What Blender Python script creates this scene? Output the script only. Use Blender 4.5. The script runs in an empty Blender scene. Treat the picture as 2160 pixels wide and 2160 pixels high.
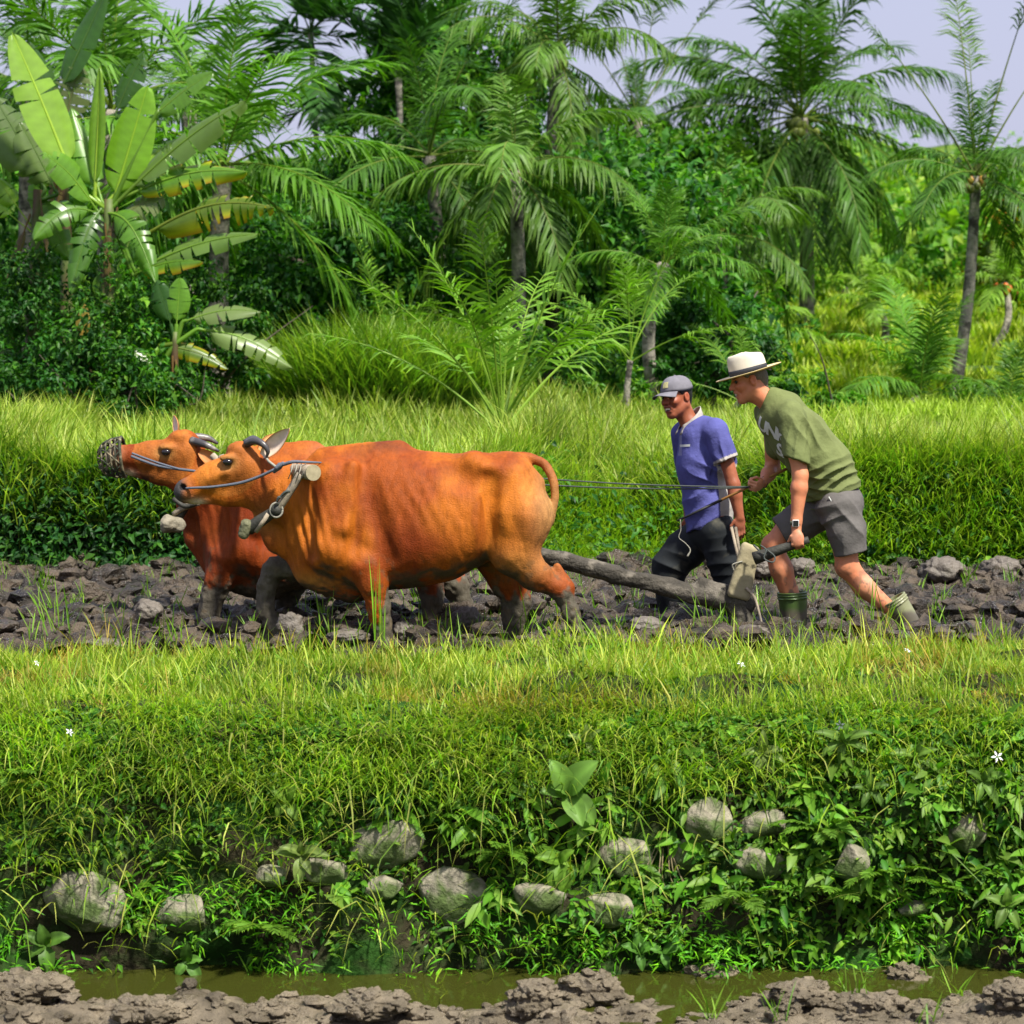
import bpy, math, random
import numpy as np
from mathutils import Vector, Matrix
from mathutils.bvhtree import BVHTree

# ------------------------------------------------------------------ camera, sky, sun, exposure
scene = bpy.context.scene
COL = scene.collection
R = math.radians
FPX = 5280.0                      # focal length in pixels of the 2160 px photograph
CAM = np.array([0.0, -16.0, 1.6])
PITCH = math.atan((1080 - 770) / FPX)

cam_data = bpy.data.cameras.new('camera')
cam_data.sensor_width = 36.0
cam_data.lens = FPX / 2160 * 36.0
cam_data.clip_start = 0.1
cam_data.clip_end = 3000
cam_data.dof.use_dof = True
cam_data.dof.focus_distance = 15.2
cam_data.dof.aperture_fstop = 4.0
cam = bpy.data.objects.new('camera', cam_data)
COL.objects.link(cam)
cam.location = CAM.tolist()
cam.rotation_euler = (math.pi / 2 - PITCH, 0, 0)
scene.camera = cam

SUN_EL, SUN_AZ = 57.0, 141.0      # elevation; azimuth clockwise from +Y (the view direction): right, a little behind the camera
se, sa = R(SUN_EL), R(SUN_AZ)
SUN_DIR = Vector((math.sin(sa) * math.cos(se), math.cos(sa) * math.cos(se), math.sin(se)))
sun_data = bpy.data.lights.new('sun', 'SUN')
sun_data.energy = 4.5
sun_data.angle = R(4.0)
sun_data.color = (1.0, 0.95, 0.86)
sun = bpy.data.objects.new('sun', sun_data)
COL.objects.link(sun)
sun.rotation_euler = (-SUN_DIR).to_track_quat('-Z', 'Y').to_euler()
sun.location = (4, -6, 12)

world = bpy.data.worlds.new('World')
scene.world = world
world.use_nodes = True
wn, wl = world.node_tree.nodes, world.node_tree.links
wn.clear()
w_out = wn.new('ShaderNodeOutputWorld')
w_bg = wn.new('ShaderNodeBackground')
w_sky = wn.new('ShaderNodeTexSky')
w_sky.sky_type = 'NISHITA'
w_sky.sun_disc = False
w_sky.sun_elevation = se
w_sky.sun_rotation = sa
w_sky.air_density = 1.6
w_sky.dust_density = 4.0
w_sky.ozone_density = 2.0
w_mix = wn.new('ShaderNodeMix')       # a thin, even veil of lavender-grey cloud over the blue
w_mix.data_type = 'RGBA'
w_mix.inputs[0].default_value = 0.80
w_mix.inputs[7].default_value = (2.95, 3.02, 4.30, 1)
wl.new(w_sky.outputs[0], w_mix.inputs[6])
wl.new(w_mix.outputs[2], w_bg.inputs[0])
w_bg.inputs[1].default_value = 0.10
wl.new(w_bg.outputs[0], w_out.inputs[0])

scene.view_settings.view_transform = 'Standard'
scene.view_settings.look = 'None'
scene.view_settings.exposure = 1.0
scene.view_settings.gamma = 1.0
scene.view_settings.use_curve_mapping = False
scene.render.engine = 'CYCLES'
scene.cycles.use_denoising = True
scene.cycles.max_bounces = 6
scene.cycles.diffuse_bounces = 3
scene.cycles.glossy_bounces = 2
scene.cycles.transmission_bounces = 3
scene.cycles.transparent_max_bounces = 4
scene.cycles.caustics_reflective = False
scene.cycles.caustics_refractive = False

rng = np.random.default_rng(7)
random.seed(7)

# ------------------------------------------------------------------ helpers
def W(px, py, Y):
    """world point seen at a pixel of the photograph, at the depth Y of the thing it belongs to"""
    dx, dy = (px - 1080) / FPX, (1080 - py) / FPX
    d = np.array([dx, math.cos(PITCH) + dy * math.sin(PITCH), -math.sin(PITCH) + dy * math.cos(PITCH)])
    return CAM + d * ((Y - CAM[1]) / d[1])

def ppm(Y):
    return FPX / (Y + 16.0)          # pixels per metre at depth Y

def hash01(ix, iy, iz):
    n = (ix.astype(np.int64) * 374761393 + iy.astype(np.int64) * 668265263 + iz.astype(np.int64) * 2147483647) & 0xffffffff
    n = ((n ^ (n >> 13)) * 1274126177) & 0xffffffff
    n = n ^ (n >> 16)
    return (n & 0xffff).astype(np.float32) / 65535.0

def vnoise(p, scale=1.0, seed=0):
    """value noise in 0..1 for points (...,3)"""
    q = np.asarray(p, dtype=np.float64) * scale + seed * 17.13
    i = np.floor(q)
    f = (q - i)
    f = f * f * (3 - 2 * f)
    i = i.astype(np.int64)
    x, y, z = i[..., 0], i[..., 1], i[..., 2]
    fx, fy, fz = f[..., 0], f[..., 1], f[..., 2]
    def L(a, b, t):
        return a + (b - a) * t
    c00 = L(hash01(x, y, z), hash01(x + 1, y, z), fx)
    c10 = L(hash01(x, y + 1, z), hash01(x + 1, y + 1, z), fx)
    c01 = L(hash01(x, y, z + 1), hash01(x + 1, y, z + 1), fx)
    c11 = L(hash01(x, y + 1, z + 1), hash01(x + 1, y + 1, z + 1), fx)
    return L(L(c00, c10, fy), L(c01, c11, fy), fz)

def fbm(p, scale=1.0, octs=4, seed=0):
    a, s, t = 0.5, 0.0, 0.0
    for o in range(octs):
        s = s + a * vnoise(p, scale * 2 ** o, seed + o * 3)
        t += a
        a *= 0.5
    return s / t

def n2(x, y, scale=1.0, octs=3, seed=0):
    return fbm(np.stack([x, y, np.zeros_like(x)], -1), scale, octs, seed)

def smooth01(t):
    t = np.clip(t, 0, 1)
    return t * t * (3 - 2 * t)

def mesh_np(name, verts, faces, col=None, smooth=True):
    """verts (N,3); faces = list of (M,3) or (M,4) index arrays; col (N,3) linear colour per vertex"""
    me = bpy.data.meshes.new(name)
    verts = np.asarray(verts, dtype=np.float32)
    if not isinstance(faces, (list, tuple)):
        faces = [faces]
    faces = [np.asarray(f, dtype=np.int32) for f in faces if len(f)]
    me.vertices.add(len(verts))
    me.vertices.foreach_set('co', verts.ravel())
    tot = sum(f.size for f in faces)
    npoly = sum(len(f) for f in faces)
    me.loops.add(tot)
    me.loops.foreach_set('vertex_index', np.concatenate([f.ravel() for f in faces]))
    me.polygons.add(npoly)
    starts, k = [], 0
    for f in faces:
        starts.append(k + np.arange(len(f), dtype=np.int32) * f.shape[1])
        k += f.size
    me.polygons.foreach_set('loop_start', np.concatenate(starts))
    me.polygons.foreach_set('use_smooth', np.full(npoly, bool(smooth)))
    if col is not None:
        col = np.asarray(col, dtype=np.float32)
        if col.ndim == 1:
            col = np.tile(col, (len(verts), 1))
        at = me.color_attributes.new('Col', 'FLOAT_COLOR', 'POINT')
        at.data.foreach_set('color', np.concatenate([col, np.ones((len(verts), 1), np.float32)], 1).ravel())
    me.update(calc_edges=True)
    return me

def obj(name, me, mat=None, parent=None, loc=None):
    o = bpy.data.objects.new(name, me)
    COL.objects.link(o)
    if mat is not None and me is not None and len(me.materials) == 0:
        me.materials.append(mat)
    if parent is not None:
        o.parent = parent
    if loc is not None:
        o.location = [float(v) for v in loc]
    return o

def empty(name, loc=(0, 0, 0), rz=0.0):
    o = bpy.data.objects.new(name, None)
    COL.objects.link(o)
    o.location = [float(v) for v in loc]
    o.rotation_euler = (0, 0, rz)
    o.empty_display_size = 0.1
    return o

def tag(o, label=None, cat=None, group=None, kind=None):
    if label: o['label'] = label
    if cat: o['category'] = cat
    if group: o['group'] = group
    if kind: o['kind'] = kind
    return o

class MB:
    """collects pieces into one mesh"""
    def __init__(s):
        s.v, s.q, s.t, s.c, s.n = [], [], [], [], 0
    def add(s, v, quads=None, tris=None, col=None):
        v = np.asarray(v, np.float32)
        if quads is not None and len(quads): s.q.append(np.asarray(quads, np.int32) + s.n)
        if tris is not None and len(tris): s.t.append(np.asarray(tris, np.int32) + s.n)
        if col is not None:
            c = np.asarray(col, np.float32)
            s.c.append(np.tile(c, (len(v), 1)) if c.ndim == 1 else c)
        s.v.append(v)
        s.n += len(v)
    def mesh(s, name, smooth=True):
        f = []
        if s.q: f.append(np.concatenate(s.q))
        if s.t: f.append(np.concatenate(s.t))
        return mesh_np(name, np.concatenate(s.v), f, np.concatenate(s.c) if s.c else None, smooth)

def tube_arrays(pts, rad, n=8, caps=True, flat=1.0):
    """swept tube along pts with radius per point"""
    pts = np.asarray(pts, float)
    rad = np.broadcast_to(np.asarray(rad, float), (len(pts),))
    tg = np.gradient(pts, axis=0)
    tg /= np.linalg.norm(tg, axis=1, keepdims=True) + 1e-9
    ref = np.array([0, 0, 1.0]) if abs(tg[0][2]) < 0.9 else np.array([1.0, 0, 0])
    u = np.cross(ref, tg[0]); u /= np.linalg.norm(u)
    rings = []
    for i in range(len(pts)):
        u = u - tg[i] * np.dot(u, tg[i]); u /= np.linalg.norm(u) + 1e-9
        w = np.cross(tg[i], u)
        a = np.arange(n) * 2 * math.pi / n
        rings.append(pts[i] + rad[i] * (np.cos(a)[:, None] * u + flat * np.sin(a)[:, None] * w))
    v = np.concatenate(rings)
    q = []
    for i in range(len(pts) - 1):
        b = i * n
        j = np.arange(n); k = (j + 1) % n
        q.append(np.stack([b + j, b + k, b + n + k, b + n + j], 1))
    t = []
    if caps:
        v = np.concatenate([v, pts[:1], pts[-1:]])
        j = np.arange(n); k = (j + 1) % n
        t = np.concatenate([np.stack([k, j, np.full(n, len(v) - 2)], 1),
                            np.stack([(len(pts) - 1) * n + j, (len(pts) - 1) * n + k, np.full(n, len(v) - 1)], 1)])
    return v, np.concatenate(q), t

def smooth_path(pts, m=6):
    """Catmull-Rom through points"""
    P = np.asarray(pts, float)
    P = np.concatenate([2 * P[:1] - P[1:2], P, 2 * P[-1:] - P[-2:-1]])
    out = []
    for i in range(1, len(P) - 2):
        for t in np.arange(m) / m:
            out.append(0.5 * ((2 * P[i]) + (-P[i-1] + P[i+1]) * t + (2*P[i-1] - 5*P[i] + 4*P[i+1] - P[i+2]) * t*t
                              + (-P[i-1] + 3*P[i] - 3*P[i+1] + P[i+2]) * t**3))
    out.append(P[-2])
    return np.array(out)

def tube_mesh(name, pts, rad, n=8, col=None, m=6, flat=1.0):
    sp = smooth_path(pts, m) if len(pts) > 2 else np.asarray(pts, float)
    r = np.interp(np.linspace(0, 1, len(sp)), np.linspace(0, 1, np.size(rad)), np.atleast_1d(rad)) if np.size(rad) > 1 else rad
    v, q, t = tube_arrays(sp, r, n, True, flat)
    return mesh_np(name, v, [q, t], col)

def at_root(v, root):
    return np.asarray(v) - np.array(root.location)

def ball(name, c, r, parent, mat, squash=(1, 1, 1), col=None):
    u, w = 12, 8
    vv, qq = [], []
    for i in range(w + 1):
        th = math.pi * i / w
        for j in range(u):
            ph = 2 * math.pi * j / u
            vv.append([math.sin(th) * math.cos(ph), math.sin(th) * math.sin(ph), math.cos(th)])
    for i in range(w):
        for j in range(u):
            qq.append([i * u + j, i * u + (j + 1) % u, (i + 1) * u + (j + 1) % u, (i + 1) * u + j][::-1])
    vv = np.array(vv) * r * np.asarray(squash) + at_root(c, parent)
    return obj(name, mesh_np(name, vv, np.array(qq), col), mat, parent)

def tube(name, pts, rad, parent, mat, n=8, m=6, col=None, flat=1.0):
    p = [at_root(a, parent) for a in pts] if parent is not None else pts
    return obj(name, tube_mesh(name, p, rad, n, col, m, flat), mat, parent)

# ------------------------------------------------------------------ signed distance solids, meshed with surface nets
class SDF:
    def __init__(s, lo, hi, h):
        s.h = h
        s.lo = np.asarray(lo, float)
        s.n = np.ceil((np.asarray(hi, float) - s.lo) / h).astype(int) + 1
        s.V = np.full(s.n, 0.3, np.float32)
        s.ax = [(s.lo[i] + np.arange(s.n[i]) * h).astype(np.float32) for i in range(3)]
    def _win(s, lo, hi):
        a = np.clip(np.floor((np.asarray(lo) - s.lo) / s.h).astype(int), 0, s.n)
        b = np.clip(np.ceil((np.asarray(hi) - s.lo) / s.h).astype(int) + 1, 0, s.n)
        sl = tuple(slice(a[i], b[i]) for i in range(3))
        return sl, s.ax[0][sl[0]][:, None, None], s.ax[1][sl[1]][None, :, None], s.ax[2][sl[2]][None, None, :]
    def _put(s, sl, d, k, op):
        V = s.V[sl]
        if V.size == 0: return
        if op == 'sub':
            d = -d
            hh = np.maximum(k - np.abs(V - d), 0) / k
            s.V[sl] = np.maximum(V, d) + hh * hh * k * 0.25
        else:
            hh = np.maximum(k - np.abs(V - d), 0) / k
            s.V[sl] = np.minimum(V, d) - hh * hh * k * 0.25
    def rc(s, a, b, ra, rb=None, k=0.03, ys=1.0, op='add', xs=1.0):
        a, b = np.asarray(a, float), np.asarray(b, float)
        rb = ra if rb is None else rb
        m = max(ra, rb) * max(ys, xs, 1) + k + 3 * s.h
        sl, x, y, z = s._win(np.minimum(a, b) - m, np.maximum(a, b) + m)
        ba = b - a
        L2 = max(float(ba @ ba), 1e-9)
        t = np.clip(((x - a[0]) * ba[0] + (y - a[1]) * ba[1] + (z - a[2]) * ba[2]) / L2, 0, 1)
        dx, dy, dz = (x - a[0] - t * ba[0]) / xs, (y - a[1] - t * ba[1]) / ys, z - a[2] - t * ba[2]
        s._put(sl, (np.sqrt(dx * dx + dy * dy + dz * dz) - (ra + t * (rb - ra))).astype(np.float32), k, op)
    def chain(s, pts, rads, k=0.03, ys=1.0, op='add'):
        for i in range(len(pts) - 1):
            s.rc(pts[i], pts[i + 1], rads[i], rads[i + 1], k, ys, op)
    def el(s, c, r, k=0.03, M=None, op='add'):
        c, r = np.asarray(c, float), np.asarray(r, float)
        m = r.max() + k + 3 * s.h
        sl, x, y, z = s._win(c - m, c + m)
        X = (x - c[0], y - c[1], z - c[2])
        if M is not None:
            M = np.asarray(M, float)              # rows = local axes
            X = tuple(M[i][0] * X[0] + M[i][1] * X[1] + M[i][2] * X[2] for i in range(3))
        q = sum((X[i] / r[i]) ** 2 for i in range(3))
        g = sum((X[i] / r[i] ** 2) ** 2 for i in range(3))
        k0 = np.sqrt(q)
        d = k0 * (k0 - 1) / np.maximum(np.sqrt(g), 1e-6)
        s._put(sl, d.astype(np.float32), k, op)
    def loft(s, st, yc, k=0.04, p=2.2):
        """trunk: stations (x, ztop, zbot, halfwidth), lying along x"""
        st = np.asarray(st, float)
        o = np.argsort(st[:, 0]); st = st[o]
        lo = [st[0, 0] - .05, yc - st[:, 3].max() - .1, st[:, 2].min() - .1]
        hi = [st[-1, 0] + .05, yc + st[:, 3].max() + .1, st[:, 1].max() + .1]
        sl, x, y, z = s._win(lo, hi)
        xx = x.ravel()
        def itp(c):
            m = np.interp(xx, st[:, 0], c)
            kk = np.ones(9) / 9
            return np.convolve(np.pad(m, 4, mode='edge'), kk, 'valid')[:, None, None]
        zt, zb, hw = itp(st[:, 1]), itp(st[:, 2]), itp(st[:, 3])
        zc, hh = (zt + zb) / 2, np.maximum((zt - zb) / 2, .01)
        hw = np.maximum(hw, .01)
        # wider a little below the middle, narrower toward the spine
        up = (z - zc) / hh
        hwz = hw * (1 - 0.13 * np.clip(up, -1, 1))
        f = (np.abs(y - yc) / hwz) ** p + np.abs(up) ** p
        d = (f ** (1 / p) - 1) * np.minimum(hw, hh)
        ex = np.maximum(st[0, 0] - x, x - st[-1, 0])
        d = np.maximum(d, ex)
        s._put(sl, d.astype(np.float32), k, 'add')
    def cut(s, p, n, k=0.006, lo=None, hi=None):
        """remove what lies on the side n points to"""
        lo = s.lo if lo is None else lo
        hi = s.lo + s.n * s.h if hi is None else hi
        sl, x, y, z = s._win(lo, hi)
        n = np.asarray(n, float); n = n / np.linalg.norm(n)
        d = (x - p[0]) * n[0] + (y - p[1]) * n[1] + (z - p[2]) * n[2]
        V = s.V[sl]
        hh = np.maximum(k - np.abs(V - d), 0) / k
        s.V[sl] = np.maximum(V, d) + hh * hh * k * 0.25
    def mesh(s, disp=None, relax=1):
        V = s.V
        ins = V < 0
        h = s.h
        a = ins[:-1, :-1, :-1]
        tot = np.zeros(a.shape, np.int8)
        for i in (0, 1):
            for j in (0, 1):
                for k in (0, 1):
                    tot += ins[i:ins.shape[0]-1+i, j:ins.shape[1]-1+j, k:ins.shape[2]-1+k]
        act = (tot > 0) & (tot < 8)
        ci = np.argwhere(act)
        idx = np.full(act.shape, -1, np.int32)
        idx[act] = np.arange(len(ci))
        acc = np.zeros((len(ci), 3)); cnt = np.zeros(len(ci))
        corners = [(i, j, k) for i in (0, 1) for j in (0, 1) for k in (0, 1)]
        val = {c: V[ci[:, 0] + c[0], ci[:, 1] + c[1], ci[:, 2] + c[2]] for c in corners}
        for c in corners:
            for axis in range(3):
                if c[axis] == 0:
                    e = list(c); e[axis] = 1; e = tuple(e)
                    v0, v1 = val[c], val[e]
                    m = (v0 < 0) != (v1 < 0)
                    t = np.where(m, v0 / np.where(m, v0 - v1, 1), 0)
                    pt = np.tile(np.array(c, float), (len(ci), 1))
                    pt[:, axis] += t
                    acc[m] += pt[m]; cnt[m] += 1
        verts = s.lo + (ci + acc / np.maximum(cnt, 1)[:, None]) * h
        quads = []
        for axis in range(3):
            sl0 = [slice(None)] * 3; sl1 = [slice(None)] * 3
            sl0[axis] = slice(0, -1); sl1[axis] = slice(1, None)
            A, B = ins[tuple(sl0)], ins[tuple(sl1)]
            e = np.argwhere(A != B)
            u, w = (axis + 1) % 3, (axis + 2) % 3
            ok = (e[:, u] > 0) & (e[:, w] > 0) & (e[:, u] < act.shape[u]) & (e[:, w] < act.shape[w])
            e = e[ok]
            flip = ~A[e[:, 0], e[:, 1], e[:, 2]]
            def at(du, dw):
                c = e.copy(); c[:, u] += du; c[:, w] += dw
                return idx[c[:, 0], c[:, 1], c[:, 2]]
            q = np.stack([at(-1, -1), at(0, -1), at(0, 0), at(-1, 0)], 1)
            q[flip] = q[flip][:, ::-1]
            quads.append(q[(q >= 0).all(1)])
        quads = np.concatenate(quads)
        for _ in range(relax):
            sm = np.zeros_like(verts); cn = np.zeros(len(verts))
            for i in range(4):
                for j in ((i + 1) % 4, (i + 3) % 4):
                    np.add.at(sm, quads[:, i], verts[quads[:, j]]); np.add.at(cn, quads[:, i], 1)
            verts = verts * 0.5 + 0.5 * sm / np.maximum(cn, 1)[:, None]
        if disp is not None:
            nr = normals(verts, quads)
            verts = verts + nr * disp(verts, nr)[:, None]
        return verts, quads

def normals(v, q):
    n = np.cross(v[q[:, 2]] - v[q[:, 0]], v[q[:, 3]] - v[q[:, 1]]) if q.shape[1] == 4 else np.cross(v[q[:, 1]] - v[q[:, 0]], v[q[:, 2]] - v[q[:, 0]])
    out = np.zeros_like(v)
    for i in range(q.shape[1]):
        np.add.at(out, q[:, i], n)
    return out / (np.linalg.norm(out, axis=1, keepdims=True) + 1e-12)

# ------------------------------------------------------------------ materials
def new_mat(name):
    m = bpy.data.materials.new(name)
    m.use_nodes = True
    nt = m.node_tree
    nt.nodes.clear()
    out = nt.nodes.new('ShaderNodeOutputMaterial')
    return m, nt, out

def N(nt, kind, **kw):
    n = nt.nodes.new(kind)
    for k, v in kw.items():
        setattr(n, k, v)
    return n

def noise_node(nt, scale, detail=4, rough=0.55, dist=0.0):
    tc = N(nt, 'ShaderNodeTexCoord')
    n = N(nt, 'ShaderNodeTexNoise')
    n.inputs['Scale'].default_value = scale
    n.inputs['Detail'].default_value = detail
    n.inputs['Roughness'].default_value = rough
    n.inputs['Distortion'].default_value = dist
    nt.links.new(tc.outputs['Object'], n.inputs['Vector'])
    return n

def ramp(nt, src, stops):
    r = N(nt, 'ShaderNodeValToRGB')
    el = r.color_ramp.elements
    while len(el) > 1: el.remove(el[-1])
    el[0].position, el[0].color = stops[0][0], (*stops[0][1], 1)
    for p, c in stops[1:]:
        e = el.new(p); e.color = (*c, 1)
    nt.links.new(src, r.inputs[0])
    return r

def mat_surface(name, base=None, rough=0.7, spec=0.3, var=0.25, vscale=12.0, bump=0.0, bscale=60.0, detail=6, bdist=0.01,
                sheen=0.0, second=None, second_at=(0.5, 0.6), second_scale=4.0, coat=0.0, rough2=None, sss=0.0, stretch=None):
    """opaque material; base None = read the Col attribute. Noise varies the value; an optional second colour comes in patches."""
    m, nt, out = new_mat(name)
    L = nt.links
    b = N(nt, 'ShaderNodeBsdfPrincipled')
    if base is None:
        a = N(nt, 'ShaderNodeVertexColor', layer_name='Col')
        csrc = a.outputs['Color']
    else:
        c = N(nt, 'ShaderNodeRGB'); c.outputs[0].default_value = (*base, 1)
        csrc = c.outputs[0]
    if second is not None:
        n2_ = noise_node(nt, second_scale, 6, 0.62, 0.3)
        r2 = ramp(nt, n2_.outputs['Fac'], [(second_at[0], (0, 0, 0)), (second_at[1], (1, 1, 1))])
        mx = N(nt, 'ShaderNodeMix', data_type='RGBA')
        L.new(r2.outputs[0], mx.inputs[0]); L.new(csrc, mx.inputs[6]); mx.inputs[7].default_value = (*second, 1)
        csrc = mx.outputs[2]
    if var > 0:
        nz = noise_node(nt, vscale, detail, 0.6)
        if stretch is not None:
            mpn = N(nt, 'ShaderNodeMapping'); mpn.inputs['Scale'].default_value = stretch
            L.new(nz.inputs['Vector'].links[0].from_socket, mpn.inputs['Vector']); L.new(mpn.outputs[0], nz.inputs['Vector'])
        mp = N(nt, 'ShaderNodeMapRange')
        mp.inputs[1].default_value = 0.25; mp.inputs[2].default_value = 0.75
        mp.inputs[3].default_value = 1 - var; mp.inputs[4].default_value = 1 + var
        L.new(nz.outputs['Fac'], mp.inputs[0])
        mul = N(nt, 'ShaderNodeVectorMath', operation='SCALE')
        L.new(csrc, mul.inputs[0]); L.new(mp.outputs[0], mul.inputs['Scale'])
        csrc = mul.outputs[0]
    L.new(csrc, b.inputs['Base Color'])
    b.inputs['Roughness'].default_value = rough
    b.inputs['Specular IOR Level'].default_value = spec
    if coat: b.inputs['Coat Weight'].default_value = coat
    if sheen:
        b.inputs['Sheen Weight'].default_value = sheen
        b.inputs['Sheen Roughness'].default_value = 0.4
    if sss:
        b.inputs['Subsurface Weight'].default_value = sss
        b.inputs['Subsurface Radius'].default_value = (0.012, 0.005, 0.003)
    if rough2 is not None:
        nr = noise_node(nt, 7.0, 4)
        rr = N(nt, 'ShaderNodeMapRange')
        rr.inputs[1].default_value = 0.42; rr.inputs[2].default_value = 0.58
        rr.inputs[3].default_value = rough2; rr.inputs[4].default_value = rough
        L.new(nr.outputs['Fac'], rr.inputs[0]); L.new(rr.outputs[0], b.inputs['Roughness'])
    if bump > 0:
        bn = noise_node(nt, bscale, 6, 0.6)
        bp = N(nt, 'ShaderNodeBump')
        bp.inputs['Strength'].default_value = bump
        bp.inputs['Distance'].default_value = bdist
        L.new(bn.outputs['Fac'], bp.inputs['Height'])
        L.new(bp.outputs[0], b.inputs['Normal'])
    L.new(b.outputs[0], out.inputs[0])
    return m

def mat_leaf(name, tint=(.93, 1.06, .62), trans=0.35, rough=0.45, spec=0.35, ttint=(1.05, 1.30, 0.40), var=0.2, vscale=3.0):
    """thin leaf: light shines through; colour from the Col attribute"""
    m, nt, out = new_mat(name)
    L = nt.links
    a = N(nt, 'ShaderNodeVertexColor', layer_name='Col')
    nz = noise_node(nt, vscale, 3)
    oi = N(nt, 'ShaderNodeObjectInfo')
    mp = N(nt, 'ShaderNodeMapRange')
    mp.inputs[1].default_value = 0.3; mp.inputs[2].default_value = 0.7
    mp.inputs[3].default_value = 1 - var; mp.inputs[4].default_value = 1 + var
    L.new(nz.outputs['Fac'], mp.inputs[0])
    m1 = N(nt, 'ShaderNodeMapRange')
    m1.inputs[3].default_value = 0.82; m1.inputs[4].default_value = 1.18
    L.new(oi.outputs['Random'], m1.inputs[0])
    mm = N(nt, 'ShaderNodeMath', operation='MULTIPLY')
    L.new(mp.outputs[0], mm.inputs[0]); L.new(m1.outputs[0], mm.inputs[1])
    s = N(nt, 'ShaderNodeVectorMath', operation='SCALE')
    L.new(a.outputs['Color'], s.inputs[0]); L.new(mm.outputs[0], s.inputs['Scale'])
    s2 = N(nt, 'ShaderNodeVectorMath', operation='MULTIPLY')
    s2.inputs[1].default_value = tint
    L.new(s.outputs[0], s2.inputs[0])
    s3 = N(nt, 'ShaderNodeVectorMath', operation='MULTIPLY')
    s3.inputs[1].default_value = ttint
    L.new(s2.outputs[0], s3.inputs[0])
    b = N(nt, 'ShaderNodeBsdfPrincipled')
    b.inputs['Roughness'].default_value = rough
    b.inputs['Specular IOR Level'].default_value = spec
    L.new(s2.outputs[0], b.inputs['Base Color'])
    t = N(nt, 'ShaderNodeBsdfTranslucent')
    L.new(s3.outputs[0], t.inputs['Color'])
    mx = N(nt, 'ShaderNodeMixShader')
    mx.inputs[0].default_value = trans
    L.new(b.outputs[0], mx.inputs[1]); L.new(t.outputs[0], mx.inputs[2])
    L.new(mx.outputs[0], out.inputs[0])
    return m

# ------------------------------------------------------------------ terrain
Z_WATER = -1.305
BP = np.array([(-4.12, -1.60), (-4.06, -1.30), (-4.05, -1.05), (-4.02, -.85), (-3.96, -.62), (-3.86, -.40), (-3.70, -.20), (-3.48, -.09), (-3.1, -.05), (-2.6, -.05), (-2.1, -.06), (-1.8, -.06), (-1.55, -.09), (-1.3, -.18)])
BPS = np.concatenate([[0], np.cumsum(np.hypot(np.diff(BP[:, 0]), np.diff(BP[:, 1])))])
S_EDGE = float(np.interp(-3.55, BP[:, 0], BPS))          # arc length where the face turns into the top
S_END = float(BPS[-1])

def bank_pt(x, s):
    """point of the near bank at x and arc length s up its profile"""
    y0, z0 = np.interp(s, BPS, BP[:, 0]), np.interp(s, BPS, BP[:, 1])
    face = smooth01((-3.5 - y0) / .2)
    top = smooth01((y0 + 3.6) / .3) * smooth01((-1.55 - y0) / .25)
    y = y0 - face * (n2(x, z0 * 1.6, 2.1, 3, 4) - .45) * (.30 + .20 * smooth01((-.6 - z0) / .5))
    z = z0 + top * ((n2(x, y0 * 1.7, 1.5, 3, 3) - .5) * .30 + .020 * np.clip(x, -3.5, 3.5))
    return y, z

def bank_hit(px, py):
    """where a pixel of the photograph falls on the near bank"""
    ss = np.linspace(0, S_END, 700)
    y0 = np.interp(ss, BPS, BP[:, 0])
    x = np.array([W(px, py, y)[0] for y in y0])
    y, z = bank_pt(x, ss)
    zr = np.array([W(px, py, yy)[2] for yy in y])
    k = int(np.argmin(np.abs(zr - z) + .0005 * ss))
    return np.array([x[k], y[k], z[k]])

FEET = [(1671, 1316, -.43), (1925, 1326, -.67), (1410, 1290, .42), (1540, 1290, .22), (808, 1345, -1.29), (585, 1345, -.95), (1216, 1325, -1.25), (1082, 1345, -.95)]
FEET = [(W(a, b, c)[0], c) for a, b, c in FEET]
def feet(x, y):
    w = 0
    for fx, fy in FEET:
        w = w + np.exp(-((x - fx) / .17) ** 2 - ((y - fy + .12) / .26) ** 2)
    return np.clip(w, 0, 1)

def field_z(x, y):
    a = n2(x, y, 1.2, 2, 11) - .5
    b = n2(x, y, 5.5, 3, 12)
    r = 1 - np.abs(2 * n2(x + .3 * y, y * 1.6, 3.2, 4, 13) - 1)
    c = n2(x, y, 19, 2, 14) - .5
    return -.09 - .05 * feet(x, y) + .10 * a + .20 * (r ** 2 - .45) + .17 * (b - .5) + .07 * c

def rise_at(x):
    """where the bank behind the ploughed strip stands, and how far it takes to rise"""
    w = np.exp(-((x - .75) / .9) ** 2)
    return 3.75 + .35 * w + .7 * (n2(x, x * 0, .8, 2, 31) - .5), .45 + 1.5 * w

def rice_z(x, y):
    y0, dy = rise_at(x)
    t = smooth01((y - y0) / dy)
    far = smooth01((y - 9.0) / 2.0)
    return -.12 + (.78 + .46 * (n2(x, x * 0, 1.3, 2, 36) - .45)) * t + .22 * far + (n2(x, y, 1.1, 3, 5) - .5) * .12

def hill_z(x, y):
    z = .72 + .22 * smooth01((y - 9) / 2) + .25 * smooth01((y - 14) / 8)
    right = smooth01((x - 3.0 - (y - 20) * .05) / 1.5)
    st = (y - 17) / 5.2
    step = np.floor(st) + smooth01((st - np.floor(st) - .86) / .14)
    terr = np.clip(step, 0, 6) * .40
    z = z + right * terr + (1 - right) * smooth01((y - 20) / 25) * 1.6
    z = z + smooth01((y - 50) / 100) * 11.0 + (n2(x, y, .15, 3, 8) - .5) * np.clip((y - 45) / 30, 0, 1) * 4
    return z

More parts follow.
